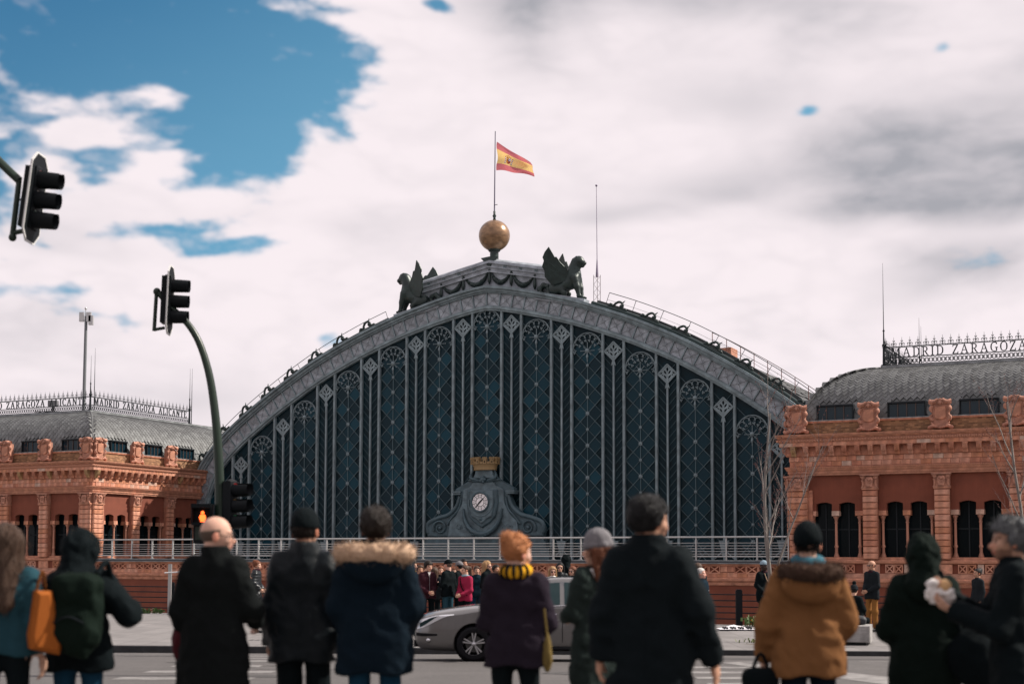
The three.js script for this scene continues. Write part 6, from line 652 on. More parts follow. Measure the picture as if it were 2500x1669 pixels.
  // clothing
  const T = o.top, gr = (T.grow ?? 0.03) * 0.8, hem = T.hem ?? 0.86; { const r = (T.sleeve ?? 0.022) * 0.85; let F = uni(0.04, [torso(gr, hem, T.flare || 0), ...arm(sh.L, aL, 0.05 + r, 0.041 + r, 0.03 + r), ...arm(sh.R, aR, 0.05 + r, 0.041 + r, 0.03 + r), sdRC(0, 1.43 + DY, lean * 0.48 - 0.005, 0, 1.43 + DY + (T.collar ?? 0.06), lean * 0.52, 0.085 + gr * 0.5, 0.075 + (T.collar > 0.09 ? 0.018 : 0))]);
    const ny = T.puff ? (f) => (x, y, z) => f(x, y, z) + 0.009 * Math.sin(y * 75) : (f) => f; F = ny(F); F = rough(F, T.fold ?? 0.014, 7, 5.5, 7, 3); if (!far) F = ((f, sd) => (x, y, z) => { const d = f(x, y, z); return Math.abs(d) > 0.06 ? d : d + 0.022 * (Math.abs(noise3(x * 7 + y * 3 + sd, y * 8 - x * 4, z * 7)) + 0.5 * Math.abs(noise3(x * 15 - y * 6, y * 15 + sd, z * 15 + x * 5)) - 0.3); })(F, o.pos[0] * 5); F = rough(F, 0.006, 22, 16, 22, 2); const hemY = hem; F = ((f) => (x, y, z) => Math.max(f(x, y, z), hemY - y + 0.012 * Math.sin(x * 21 + 1) - 0.0))(F); F = ((f) => (x, y, z) => Math.max(f(x, y, z), y - 1.43 - DY - (T.collar ?? 0.06) - 0.03))(F);
    for (const a of [aL, aR]) { const e = V3(...a[0]), w = V3(...a[1]), d = w.clone().sub(e).normalize(), c = w.dot(d) + 0.012; F = ((f) => (x, y, z) => { const q = x * d.x + y * d.y + z * d.z - c; return q > 0 && Math.hypot(x - w.x, y - w.y, z - w.z) < 0.12 ? Math.max(f(x, y, z), q) : f(x, y, z); })(F); }
    const xs = [aL[0][0], aL[1][0], aR[0][0], aR[1][0], -0.3 * W, 0.3 * W], zz = [aL[0][2], aL[1][2], aR[0][2], aR[1][2], -0.1, 0.1, pel[2], lean * 0.5], ys = [aL[0][1], aL[1][1], aR[0][1], aR[1][1], hem];
    const g = withUV(nets(F, [Math.min(...xs) - 0.13, Math.min(...ys) - 0.08, Math.min(...zz) - 0.24], [Math.max(...xs) + 0.13, Math.max(1.43 + (T.collar ?? 0.06) + 0.06, ...ys.map((y) => y + 0.1)), Math.max(...zz) + 0.24], C.j)); const jk = add(T.name || 'jacket', g, T.mat);
    if (T.extra) T.extra(jk, k); }
  { const b = o.leg.grow || 0; let F = uni(0.06, [zs(sdRC(-0.06 + pel[0], pel[1], pel[2], 0.06 + pel[0], pel[1], pel[2], 0.092 + b * 0.5, 0.092 + b * 0.5), 0.74), ...leg(lg[0], 1, 0.078 + b * 0.5, 0.066 + b, 0.056 + b), ...leg(lg[1], -1, 0.078 + b * 0.5, 0.066 + b, 0.056 + b)]); F = rough(F, 0.014, 9, 5, 9, 3); F = cutAbove(F, 1.04 + pel[1] - 0.94); const ys = [lg[0][4], lg[1][4]], xs = [lg[0][0], lg[1][0], lg[0][3], lg[1][3], -0.15, 0.15], zz = [lg[0][2], lg[1][2], lg[0][5], lg[1][5], pel[2]]; add('trousers', withUV(nets(F, [Math.min(...xs) - 0.15, Math.min(...ys) - 0.04, Math.min(...zz) - 0.18], [Math.max(...xs) + 0.15, Math.max(1.06, pel[1] + 0.1), Math.max(...zz) + 0.18], C.t)), o.leg.mat); }
  lg.forEach((l) => { const F = cutBelow(uni(0.03, [sdRC(l[3], l[4] - 0.035, l[5] - 0.03, l[3] * 1.08, l[4] - 0.05, l[5] + 0.15, 0.048, 0.038), sdRC(l[3], l[4], l[5] - 0.01, l[3], l[4] - 0.03, l[5] - 0.01, 0.05, 0.05)]), l[4] - 0.09); add('shoe', withUV(nets(F, [l[3] - 0.1, l[4] - 0.1, l[5] - 0.12], [l[3] + 0.1, l[4] + 0.06, l[5] + 0.22], C.s)), o.shoe || shoeM); });
  // hair and head wear, in head space
  const put = (n, f, lo, hi, c, m, lab) => add(n, withUV(nets(f, lo, hi, c)).applyMatrix4(o._hm), m, lab);
  const H = o.hair; const cr = (g) => sdEl(0, 0.13, -0.016, 0.079 + g, 0.096 + g, 0.1 + g);
  if (H) { const m = H.mat; const face = (x, y, z) => Math.min(z - 0.055 + Math.max(0, y - 0.16) * -1.6, 0.2 - y > 0.04 ? 1 : 1) ; let F; const amp = H.amp ?? 0.012, g = H.g ?? 0.014;
    const base = rough(cr(g), amp, 26, 14, 26, 3);
    const noFace = (f) => (x, y, z) => { const hl = 0.158 + 0.02 * Math.cos(x * 30); return Math.max(f(x, y, z), y < hl ? (z - 0.028 + (hl - y) * 0.18) : -1); };
    if (H.style === 'short') F = ((f) => (x, y, z) => Math.max(f(x, y, z), 0.045 - y + (Math.abs(x) > 0.06 ? 0.02 : 0) + z * 0.25))(noFace(base));
    if (H.style === 'bald') F = ((f) => (x, y, z) => Math.max(f(x, y, z), 0.045 - y, y - 0.135 - z * 0.2, z - 0.02))(rough(cr(0.005), 0.003, 30, 30, 30, 2));
    if (H.style === 'long') F = noFace(rough(uni(0.05, [cr(g), sdRC(0, 0.12, -0.05, 0, H.len ?? -0.2, -0.085, 0.095, 0.075), ...[-1, 1].map((s) => sdRC(s * 0.065, 0.1, -0.02, s * 0.09, (H.len ?? -0.2) + 0.03, -0.04, 0.045, 0.045))]), amp, 30, 7, 30, 3));
    if (H.style === 'pony') F = noFace(rough(uni(0.03, [cr(0.008), sdRC(0, 0.17, -0.11, 0, 0.12, -0.16, 0.035, 0.04), sdRC(0, 0.12, -0.16, 0.01, -0.04, -0.15, 0.04, 0.02)]), amp * 0.7, 30, 8, 30, 3));
    if (H.style === 'bun') F = noFace(((f) => (x, y, z) => Math.max(f(x, y, z), 0.03 - y))(rough(uni(0.03, [cr(g), sdEl(0, 0.19, -0.09, 0.06, 0.055, 0.06)]), amp, 26, 20, 26, 3)));
    if (o.hat && o.hat.style !== 'hood') { const f0 = F, hy0 = (o.hat.y ?? 0.13) + 0.012; F = (x, y, z) => Math.max(f0(x, y, z), y - hy0); } const hg = put('hair', F, [-0.18, (H.style === 'long' ? (H.len ?? -0.2) - 0.1 : -0.1), -0.24], [0.18, 0.29, 0.15], far ? 0.013 : 0.008, m); if (!far && H.style !== 'bald') { stuff(part(t, 'hair_strands', tufts(hg, 420, H.style === 'long' ? 0.05 : H.amp > 0.025 ? 0.03 : 0.017, Math.round(o.pos[0] * 100) + 999, H.style === 'long' ? -1.4 : null), m)); } }
  if (o.hat) { const h = o.hat; let F; if (h.style === 'beanie') { F = sub(cutBelow(rough(uni(0.02, [sdEl(0, 0.14, -0.012, 0.094, 0.115, 0.114), ...(h.band ? [0, 1, 2, 3, 4, 5, 6, 7].map((i) => { const a = i * 0.785, b = a + 0.785; return sdRC(0.086 * Math.sin(a), 0.118, -0.012 + 0.105 * Math.cos(a), 0.086 * Math.sin(b), 0.118, -0.012 + 0.105 * Math.cos(b), 0.016, 0.016); }) : [])]), 0.006, 40, 10, 40, 2), h.y ?? 0.1), sdEl(0, 0.12, -0.012, 0.08, 0.1, 0.1)); }
    if (h.style === 'cap') F = uni(0.01, [cutBelow(sdEl(0, 0.14, -0.012, 0.09, 0.105, 0.112), 0.13), (x, y, z) => Math.max(Math.hypot(x / 0.075, (z - 0.1) / 0.085) - 1, Math.abs(y - 0.14 + z * 0.12) - 0.006) * 0.5]);
    if (h.style === 'hood') F = ((f) => (x, y, z) => Math.max(f(x, y, z), z - 0.075 - y * 0.1))(sub(rough(uni(0.05, [sdEl(0, 0.11, -0.03, 0.118, 0.15, 0.145), sdRC(0, 0.0, -0.05, 0, -0.1, -0.05, 0.11, 0.14)]), 0.034, 11, 9, 11, 3), sdEl(0, 0.1, 0.03, 0.098, 0.13, 0.14)));
    put(h.name || 'hat', F, [-0.22, -0.24, -0.24], [0.22, 0.31, 0.22], far ? 0.014 : 0.009, h.mat); if (h.pom) put('pompom', rough(sdEl(0, 0.28, -0.02, 0.05, 0.05, 0.05), 0.02, 40, 40, 40, 2), [-0.09, 0.2, -0.1], [0.09, 0.36, 0.07], 0.012, h.pom); }
  const ring = (y, r, rx, rz, m, n, ro, open) => { const f = []; for (let i = 0; i < 10; i++) { const a = i * 0.628, b = a + 0.628; if (open && Math.cos((a + b) / 2) > open) continue; f.push(sdRC(rx * Math.sin(a), y + 0.012 * Math.cos(a), rz * Math.cos(a) - 0.01, rx * Math.sin(b), y + 0.012 * Math.cos(b), rz * Math.cos(b) - 0.01, r, r)); } add(n, withUV(nets(rough(uni(0.03, f), ro[0], ro[1], ro[1], ro[1], 3), [-rx - 0.12, y - 0.15, -rz - 0.14], [rx + 0.12, y + 0.15, rz + 0.13], far ? 0.018 : 0.01)), m); };
  if (o.scarf) ring(o.scarf.y ?? 1.5, o.scarf.r ?? 0.04, 0.075, 0.075, o.scarf.mat, o.scarf.name || 'scarf', [0.012, 14]);
  if (o.scarf2) { for (let i = 0; i < 5; i++) { const a = Math.PI - 0.9 + i * 0.45; add('scarf_stripe', new THREE.TorusGeometry(0.043, 0.014, 6, 12).applyMatrix4(new THREE.Matrix4().makeRotationY(a + Math.PI / 2)).translate(0.075 * Math.sin(a), 1.5, 0.075 * Math.cos(a) - 0.01), o.scarf2); } }
  if (o.fur) { const f = []; for (let i = 0; i < 8; i++) { const a = Math.PI * (0.42 + 1.16 * i / 8), b = Math.PI * (0.42 + 1.16 * (i + 1) / 8); f.push(sdRC(o.fur.rx * Math.sin(a), o.fur.y, 0.13 * Math.cos(a) - 0.06, o.fur.rx * Math.sin(b), o.fur.y, 0.13 * Math.cos(b) - 0.06, o.fur.r, o.fur.r)); } const F = rough(rough(uni(0.03, f), 0.014, 12, 12, 12, 2), 0.014, 55, 45, 55, 2); const fm = add('fur_trim', withUV(nets(F, [-0.36, o.fur.y - 0.14, -0.36], [0.36, o.fur.y + 0.14, 0.16], 0.009)), o.fur.mat); stuff(part(t, 'fur_hairs', tufts(fm, 900, 0.03, 77, 0, 0.003), o.fur.mat)); if (o.fur.hood) add('lowered_hood', withUV(nets(rough(sdEl(0, o.fur.y - 0.07, -0.13, 0.19, 0.12, 0.09), 0.016, 8, 8, 8, 2), [-0.24, o.fur.y - 0.24, -0.26], [0.24, o.fur.y + 0.08, 0.0], 0.014)), T.mat); }
  if (o.glasses) { const m = o.glasses === 'sun' ? mSun : eyeM; const g = o.glasses === 'sun' ? merge(...[-1, 1].map((s) => new THREE.SphereGeometry(0.027, 10, 8).scale(1, 0.85, 0.35).translate(s * 0.033, 0.096, 0.092)), ...[-1, 1].map((s) => rod([s * 0.06, 0.102, 0.085], [s * 0.085, 0.1, 0.0], 0.005, 5)), rod([-0.012, 0.1, 0.1], [0.012, 0.1, 0.1], 0.005, 5)) : merge(...[-1, 1].map((s) => new THREE.TorusGeometry(0.023, 0.003, 5, 18).translate(s * 0.033, 0.096, 0.104)), ...[-1, 1].map((s) => rod([s * 0.057, 0.1, 0.1], [s * 0.086, 0.1, 0.0], 0.004, 5)), rod([-0.01, 0.1, 0.106], [0.01, 0.1, 0.106], 0.003, 5)); add('glasses', g.applyMatrix4(o._hm), m); }
  return t;
}
const shoeM = cloth(0.015, 0.015, 0.017, 0.5, 0.3);
const K = { black: cloth(0.0035, 0.0062, 0.0075), black2: cloth(0.005, 0.0078, 0.0095), leather: cloth(0.004, 0.007, 0.0095, 0.42, 0.28), navy: cloth(0.004, 0.0095, 0.016), navy2: cloth(0.006, 0.016, 0.026), green: cloth(0.0045, 0.009, 0.0072), greygreen: cloth(0.017, 0.025, 0.023), purple: cloth(0.018, 0.0135, 0.021), mustard: cloth(0.185, 0.085, 0.034), teal: cloth(0.016, 0.05, 0.066), jean: cloth(0.008, 0.035, 0.065), denim2: cloth(0.02, 0.055, 0.075), char: cloth(0.012, 0.015, 0.018), brownT: cloth(0.22, 0.1, 0.03), burg: cloth(0.035, 0.012, 0.018), red: cloth(0.45, 0.045, 0.04), pink: cloth(0.27, 0.02, 0.055), grey: cloth(0.12, 0.12, 0.13), white: cloth(0.62, 0.61, 0.6), olive: cloth(0.05, 0.05, 0.035), yellow: cloth(0.65, 0.33, 0.02), tealS: cloth(0.04, 0.12, 0.16), furT: cloth(0.42, 0.29, 0.2), furD: cloth(0.05, 0.03, 0.022), ltgrey: cloth(0.16, 0.155, 0.165), ltblue: cloth(0.22, 0.3, 0.36) };
const HR = { black: mHair(0.008, 0.008, 0.009), dark: mHair(0.016, 0.012, 0.01), brown: mHair(0.055, 0.032, 0.022), blond: mHair(0.3, 0.18, 0.09), ginger: mHair(0.42, 0.17, 0.07), auburn: mHair(0.13, 0.045, 0.022), grey: mHair(0.1, 0.105, 0.11), white: mHair(0.55, 0.52, 0.5), fade: mHair(0.1, 0.07, 0.055) };
const PI = Math.PI, S1 = [0.5, 0.3, 0.22], S2 = [0.42, 0.23, 0.155], S3 = [0.045, 0.028, 0.022];
const gF = 'people waiting at the crossing with their backs turned';
person({ label: 'person with long brown hair in a blue sweater at the picture edge', pos: [-3.2, 0, -9], face: PI + 0.1, h: 1.7, look: [0.15, -0.05], top: { mat: K.teal, hem: 0.92, grow: 0.028, name: 'sweater' }, leg: { mat: K.black }, hair: { style: 'long', mat: HR.brown, g: 0.02, len: -0.26 }, skin: S1, group: gF });
person({ label: 'person in dark parka with a dark green backpack and raised elbow', pos: [-2.8, 0, -9.25], face: PI - 0.1, h: 1.66, look: [-0.3, 0.2], armR: [[-0.4, 1.2, 0.0], [-0.22, 1.3, 0.2]], armL: [[0.3, 1.15, 0.05], [0.15, 1.1, 0.25]], top: { mat: K.black, hem: 0.82, grow: 0.05, sleeve: 0.045, collar: 0.1, fold: 0.03 }, leg: { mat: K.jean }, hair: { style: 'short', mat: HR.blond, g: 0.02 }, hat: { style: 'hood', mat: K.black, name: 'hood' }, skin: S1, group: gF });
person({ label: 'person with shaved crown and spectacles in a dark coat, turning aside', pos: [-1.96, 0, -9.4], face: PI - 0.3, h: 1.78, look: [-1.05, 0.1], armR: [[-0.29, 1.16, 0.03], [-0.2, 1.06, 0.22]], armL: [[0.27, 1.14, -0.02], [0.26, 0.9, 0.08]], top: { mat: cloth(0.006, 0.0075, 0.0078), hem: 0.62, grow: 0.045, sleeve: 0.034, collar: 0.1, flare: 0.08, name: 'coat' }, leg: { mat: K.black }, hair: { style: 'bald', mat: HR.fade }, glasses: 'clear', skin: [0.55, 0.33, 0.25], group: gF });
person({ label: 'person in black leather jacket and flat dark cap facing the station', pos: [-1.41, 0, -9.7], face: PI - 0.05, h: 1.82, look: [-0.15, 0.02], armR: [[-0.27, 1.14, -0.02], [-0.28, 0.9, 0.04]], top: { mat: K.leather, hem: 0.78, grow: 0.05, sleeve: 0.036, collar: 0.1 }, leg: { mat: K.black, grow: 0.012 }, hair: { style: 'short', mat: HR.dark, g: 0.008 }, hat: { style: 'beanie', mat: K.black, y: 0.11 }, skin: S2, group: gF });
person({ label: 'person in navy parka with tan fur trimmed hood and blue jeans', pos: [-0.9, 0, -9.4], face: PI, h: 1.83, look: [0.02, 0.06], armL: [[0.27, 1.13, 0.0], [0.2, 0.98, 0.18]], armR: [[-0.27, 1.13, 0.0], [-0.2, 0.98, 0.18]], top: { mat: K.navy, hem: 0.72, grow: 0.055, sleeve: 0.04, collar: 0.1, fold: 0.02, name: 'parka' }, leg: { mat: K.jean }, hair: { style: 'short', mat: HR.dark, g: 0.022, amp: 0.014 }, fur: { y: 1.475, rx: 0.2, r: 0.052, mat: K.furT, hood: true }, skin: S2, group: gF });
person({ label: 'person in purple hoodie with ginger hair and yellow black scarf', pos: [0.03, 0, -9.5], face: PI - 0.15, h: 1.66, look: [-0.75, 0.12], armL: [[0.25, 1.14, 0.03], [0.12, 1.1, 0.24]], armR: [[-0.25, 1.14, 0.03], [-0.12, 1.08, 0.24]], top: { mat: K.purple, hem: 0.84, grow: 0.034, sleeve: 0.03, collar: 0.05, fold: 0.018, name: 'hoodie' }, leg: { mat: K.black }, hair: { style: 'bun', mat: HR.ginger, g: 0.016, amp: 0.016 }, scarf: { mat: K.yellow, r: 0.036, y: 1.505 }, scarf2: K.black, skin: [0.56, 0.34, 0.26], group: gF });
person({ label: 'person in grey knit beanie and long green grey coat', pos: [0.62, 0, -10.2], face: PI + 0.6, h: 1.7, look: [0.5, 0.1], armL: [[0.26, 1.16, 0.03], [0.14, 1.12, 0.22]], top: { mat: K.greygreen, hem: 0.5, grow: 0.042, sleeve: 0.03, collar: 0.05, flare: 0.06, name: 'coat' }, leg: { mat: K.black }, hair: { style: 'long', mat: HR.auburn, g: 0.012, len: -0.16 }, hat: { style: 'beanie', mat: K.ltgrey, band: 1, y: 0.085 }, scarf: { mat: K.white, r: 0.04, y: 1.44 }, skin: S1, group: gF });
person({ label: 'tall person in black coat mid stride, bare hand hanging down', pos: [0.78, 0, -8.1], face: PI - 0.25, h: 1.85, look: [-0.75, 0.08], armR: [[-0.31, 1.16, -0.03], [-0.36, 0.88, 0.06]], armL: [[0.27, 1.14, -0.05], [0.28, 0.9, -0.02]], legs: [[0.1, 0.5, 0.09, 0.1, 0.1, 0.06], [-0.1, 0.49, -0.04, -0.1, 0.13, -0.24]], top: { mat: K.black2, hem: 0.7, grow: 0.05, sleeve: 0.04, collar: 0.1, fold: 0.02, name: 'coat' }, leg: { mat: K.black }, hair: { style: 'short', mat: HR.black, g: 0.024, amp: 0.018 }, skin: S2, curlR: 0.4, group: gF });
person({ label: 'person in mustard brown parka, black knit hat and teal scarf', pos: [1.87, 0, -9], face: PI, h: 1.72, look: [-0.1, 0.05], armL: [[0.3, 1.13, 0.0], [0.28, 0.9, 0.12]], armR: [[-0.29, 1.13, 0.02], [-0.2, 0.95, 0.2]], top: { mat: K.mustard, hem: 0.79, grow: 0.05, sleeve: 0.04, collar: 0.06, fold: 0.022, name: 'parka' }, leg: { mat: K.navy, grow: 0.01 }, hat: { style: 'beanie', mat: K.black, y: 0.075 }, hair: { style: 'short', mat: HR.dark, g: 0.004 }, scarf: { mat: K.tealS, r: 0.034, y: 1.52 }, fur: { y: 1.445, rx: 0.15, r: 0.055, mat: K.furD, hood: true }, skin: S1, group: gF });
person({ label: 'person in dark green parka with the hood pulled up', pos: [2.66, 0, -9.2], face: PI - 0.1, h: 1.64, look: [0, 0.12], armL: [[0.28, 1.13, 0.02], [0.16, 1.04, 0.22]], armR: [[-0.28, 1.13, 0.02], [-0.16, 1.04, 0.22]], top: { mat: K.green, hem: 0.74, grow: 0.055, sleeve: 0.042, collar: 0.08, fold: 0.02, name: 'parka' }, leg: { mat: K.char }, hair: { style: 'short', mat: HR.dark }, hat: { style: 'hood', mat: K.green, name: 'hood' }, skin: S1, group: gF });
person({ label: 'person with tousled grey hair in profile holding a paper food wrapper', pos: [2.93, 0, -8.35], face: -PI / 2 - 0.2, h: 1.74, look: [0.05, 0.04], armL: [[0.22, 1.12, 0.1], [0.08, 1.22, 0.34]], armR: [[-0.24, 1.15, 0.12], [-0.06, 1.3, 0.36]], palm: [0, 0.3, -0.2], top: { mat: K.black, hem: 0.74, grow: 0.055, sleeve: 0.04, collar: 0.08, fold: 0.02, name: 'coat' }, leg: { mat: K.black }, hair: { style: 'short', mat: HR.grey, g: 0.026, amp: 0.03 }, skin: [0.4, 0.23, 0.16], curlL: 0.8, curlR: 0.8, beard: true, group: gF });
// things carried
{ const hb = thing('orange_tote_bag', 'orange tote bag hanging beside the person in the blue sweater', 'bag', [-2.94, 0.92, -8.93], 0.5); part(hb, 'body', muv(ext([[-0.07, 0.02], [0.1, -0.02], [0.12, 0.06], [0.045, 0.38], [-0.05, 0.38], [-0.08, 0.1]], 0.16, 0.025, -0.1)), cloth(0.28, 0.08, 0.014, 0.7, 0.2)); part(hb, 'strap', tube([[-0.04, 0.36, 0], [-0.03, 0.42, 0.0], [0.0, 0.5, -0.02], [0.02, 0.42, -0.05], [0.03, 0.36, -0.06]], 0.01, 20, 5), cloth(0.1, 0.035, 0.01));
  const bp = thing('backpack', 'dark green backpack worn over the dark parka', 'backpack', [-2.74, 0.9, -9.0], -0.1); part(bp, 'body', withUV(nets(rough(uni(0.04, [sdSE(0, 0.25, 0, 0.15, 0.24, 0.09), sdSE(0, 0.15, 0.08, 0.11, 0.12, 0.05), sdSE(0, 0.4, 0.02, 0.13, 0.1, 0.09)]), 0.024, 9, 9, 9, 3), [-0.24, -0.08, -0.17], [0.24, 0.6, 0.2], 0.016)), cloth(0.0045, 0.0095, 0.0068)); for (const x of [-0.1, 0.1]) part(bp, 'strap', tube([[x, 0.5, -0.06], [x * 1.2, 0.58, -0.16], [x * 1.3, 0.4, -0.26]], 0.02, 12, 5), K.black); part(bp, 'pocket_zip', tube([[-0.1, 0.2, 0.135], [0, 0.24, 0.15], [0.1, 0.2, 0.135]], 0.006, 10, 4), K.char);
  const sb = thing('shoulder_bag', 'burgundy bag at the hip of the person with spectacles', 'bag', [-2.16, 0.8, -9.5], 0.3); part(sb, 'body', withUV(nets(rough(sdEl(0, 0.16, 0, 0.1, 0.19, 0.07), 0.012, 10, 10, 10, 2), [-0.14, -0.06, -0.11], [0.14, 0.38, 0.11], 0.014)), cloth(0.06, 0.008, 0.012, 0.6, 0.2)); part(sb, 'strap', tube([[0, 0.33, 0], [0.03, 0.5, 0], [0.08, 0.66, 0.02]], 0.012, 10, 5), K.black);
  const tb = thing('tote_bag', 'black tote bag hanging beside the mustard parka', 'bag', [1.56, 0.42, -8.95], 0.4); part(tb, 'body', withUV(nets(rough(uni(0.05, [sdEl(0, 0.2, 0, 0.14, 0.2, 0.08), sdRC(-0.08, 0.36, 0, 0.08, 0.36, 0, 0.05, 0.05)]), 0.014, 9, 9, 9, 2), [-0.2, -0.04, -0.13], [0.2, 0.46, 0.13], 0.015)), K.black); part(tb, 'handle', tube([[-0.07, 0.38, 0], [0, 0.5, 0], [0.07, 0.38, 0]], 0.012, 14, 5), K.black);
  const hg = thing('hand_bag', 'large dark shoulder bag carried by the person with raised hood', 'bag', [2.93, 0.72, -9.05], -0.2); part(hg, 'body', withUV(nets(rough(uni(0.06, [sdEl(0, 0.18, 0, 0.16, 0.19, 0.1), sdEl(0.05, 0.1, 0, 0.14, 0.13, 0.1)]), 0.02, 8, 8, 8, 2), [-0.24, -0.06, -0.16], [0.26, 0.42, 0.16], 0.016)), K.black); part(hg, 'strap', tube([[-0.08, 0.34, 0], [-0.14, 0.55, 0.02], [-0.2, 0.72, 0.02]], 0.014, 12, 5), K.black);
  const ob = thing('cloth_pouch', 'olive cloth pouch hanging at the side of the purple hoodie', 'bag', [0.235, 0.76, -9.42]); part(ob, 'body', withUV(nets(rough(uni(0.04, [sdEl(0, 0.1, 0, 0.035, 0.1, 0.03), sdRC(0, 0.18, 0, 0, 0.26, 0, 0.02, 0.012)]), 0.01, 14, 14, 14, 2), [-0.07, -0.03, -0.06], [0.07, 0.3, 0.06], 0.009)), cloth(0.14, 0.1, 0.035)); part(ob, 'strap', rod([0, 0.24, 0], [-0.02, 0.42, 0.01], 0.008, 5), cloth(0.14, 0.1, 0.035));
  const gvt = thing('scarf_end', 'bright yellow scarf end showing at the hip of the purple hoodie', 'scarf', [0.215, 1.08, -9.45]); part(gvt, 'cloth', withUV(nets(rough(sdEl(0, 0.04, 0, 0.028, 0.045, 0.025), 0.012, 20, 20, 20, 2), [-0.05, -0.03, -0.05], [0.05, 0.11, 0.05], 0.007)), K.yellow);
  const fwp = thing('food_wrapper', 'crumpled white paper food wrapper held in both hands', 'food wrapper', [2.54, 1.23, -8.44]); part(fwp, 'paper', withUV(nets(rough(rough(uni(0.02, [sdEl(0, 0.07, 0, 0.085, 0.06, 0.06), sdRC(-0.02, 0.05, 0, -0.05, 0.14, 0.01, 0.04, 0.03)]), 0.035, 12, 12, 12, 2), 0.02, 32, 32, 32, 2), [-0.14, -0.04, -0.11], [0.14, 0.22, 0.11], 0.008)), cloth(0.7, 0.66, 0.64, 0.6, 0.4)); part(fwp, 'bread', ball(0.045, 0.02, 0.12, 0.01, 10, 8), M(0.5, 0.3, 0.14, 0.8));
}
// ---------------------------------------------------------------- people on the far pavement
const gC = 'people standing on the far pavement';
const far = (x, yTop, D, o) => { const X = (x - 1250) / 3472 * D, gy = paveY(D), top = 1.5 + (1363.5 + x * 0.0028 - yTop) / 3472 * D; person({ far: true, pos: [X, gy + 0.003, -D], h: o.h || top - gy, group: gC, ...o }); };
const pocket = { armL: [[0.26, 1.14, -0.02], [0.17, 0.98, 0.14]], armR: [[-0.26, 1.14, -0.02], [-0.17, 0.98, 0.14]] }, hold = { armL: [[0.23, 1.12, 0.0], [0.07, 1.0, 0.22]], armR: [[-0.23, 1.12, 0.0], [-0.07, 1.0, 0.22]] };
const walk = [[0.09, 0.5, 0.16, 0.09, 0.1, 0.26], [-0.09, 0.49, -0.06, -0.09, 0.15, -0.3]];
far(1008, 1369, 37, { label: 'person in navy jacket with yellow collar at the end of the crowd', face: 1.2, look: [0, 0.1], top: { mat: K.navy, hem: 0.84 }, leg: { mat: K.black }, hair: { style: 'short', mat: HR.black, g: 0.026 }, scarf: { mat: K.yellow, r: 0.025, y: 1.47 }, skin: S1 });
far(1004, 1392, 35.4, { label: 'person in red vest and grey trousers at the end of the crowd', face: 0.9, look: [0, 0.2], ...hold, top: { mat: K.red, hem: 0.88, grow: 0.04 }, leg: { mat: K.grey, grow: 0.02 }, hair: { style: 'short', mat: HR.dark, g: 0.02 }, skin: S1 });
far(1045, 1371, 36, { label: 'person in burgundy zip jacket over white shirt looking down', face: 0.45, look: [0.35, 0.25], ...hold, top: { mat: K.burg, hem: 0.84, grow: 0.036, extra: (j, k) => { part(j, 'zip', rod([0, 1.42 * k, 0.125 * k], [0, 0.9 * k, 0.13 * k], 0.007, 5), K.ltgrey); part(j, 'shirt_collar', ext([[-0.035, 1.49], [0.035, 1.49], [0, 1.38]].map(([a, b]) => [a * k, b * k]), 0.03, 0, 0.085 * k), K.white); } }, leg: { mat: K.black }, hair: { style: 'short', mat: HR.dark, g: 0.028 }, skin: S1 });
far(1063, 1386, 37.6, { label: 'person with long dark hair facing away within the crowd', face: PI - 0.5, top: { mat: K.char, hem: 0.84 }, leg: { mat: K.black }, hair: { style: 'long', mat: HR.brown, len: -0.18 }, skin: S1 });
far(1077, 1383, 38.2, { label: 'person with dark hair and dark coat facing the viewer in the crowd', face: 0.1, look: [0.1, 0.1], top: { mat: K.black, hem: 0.8 }, leg: { mat: K.black }, hair: { style: 'long', mat: HR.auburn, len: -0.14 }, skin: S1 });
far(1095, 1368, 36, { label: 'person in black baseball cap and black jacket with blue jeans', face: -2.2, look: [0, 0.08], armL: [[0.26, 1.14, 0.0], [0.12, 1.18, 0.2]], top: { mat: K.black, hem: 0.88, grow: 0.036 }, leg: { mat: K.denim2 }, hair: { style: 'short', mat: HR.fade, g: 0.004 }, hat: { style: 'cap', mat: K.black }, skin: [0.55, 0.33, 0.26] });
far(1121, 1372, 38.4, { label: 'person in dark coat wearing a pale grey cap in the crowd', face: -2.0, top: { mat: K.black, hem: 0.78 }, leg: { mat: K.black }, hair: { style: 'short', mat: HR.black }, hat: { style: 'cap', mat: K.ltgrey }, skin: S2 });
far(1134, 1366, 40.2, { label: 'person with black hair at the back of the crowd', face: 0.5, top: { mat: K.char, hem: 0.84 }, leg: { mat: K.black }, hair: { style: 'short', mat: HR.black, g: 0.024 }, skin: S2 });
far(1137, 1381, 35.8, { label: 'person in bright pink sweatshirt with ponytail and crossbody strap', face: -0.75, look: [-0.3, 0.15], ...hold, top: { mat: K.pink, hem: 0.84, grow: 0.034, collar: 0.03, name: 'sweatshirt', extra: (j, k) => part(j, 'bag_strap', tube([[-0.13 * k, 1.44 * k, 0.06 * k], [-0.02 * k, 1.22 * k, 0.135 * k], [0.16 * k, 0.98 * k, 0.09 * k]], 0.016, 16, 5), K.black) }, leg: { mat: K.black }, hair: { style: 'pony', mat: HR.brown }, scarf: { mat: K.ltblue, r: 0.026, y: 1.48 }, skin: S1 });
far(1190, 1371, 36.4, { label: 'blond person in black coat and sunglasses at the front of the crowd', face: 1.15, look: [0.0, 0.08], ...pocket, top: { mat: K.black, hem: 0.7, grow: 0.045, collar: 0.11 }, leg: { mat: K.black }, hair: { style: 'long', mat: HR.blond, len: -0.1, g: 0.018, amp: 0.02 }, glasses: 'sun', skin: S1 });
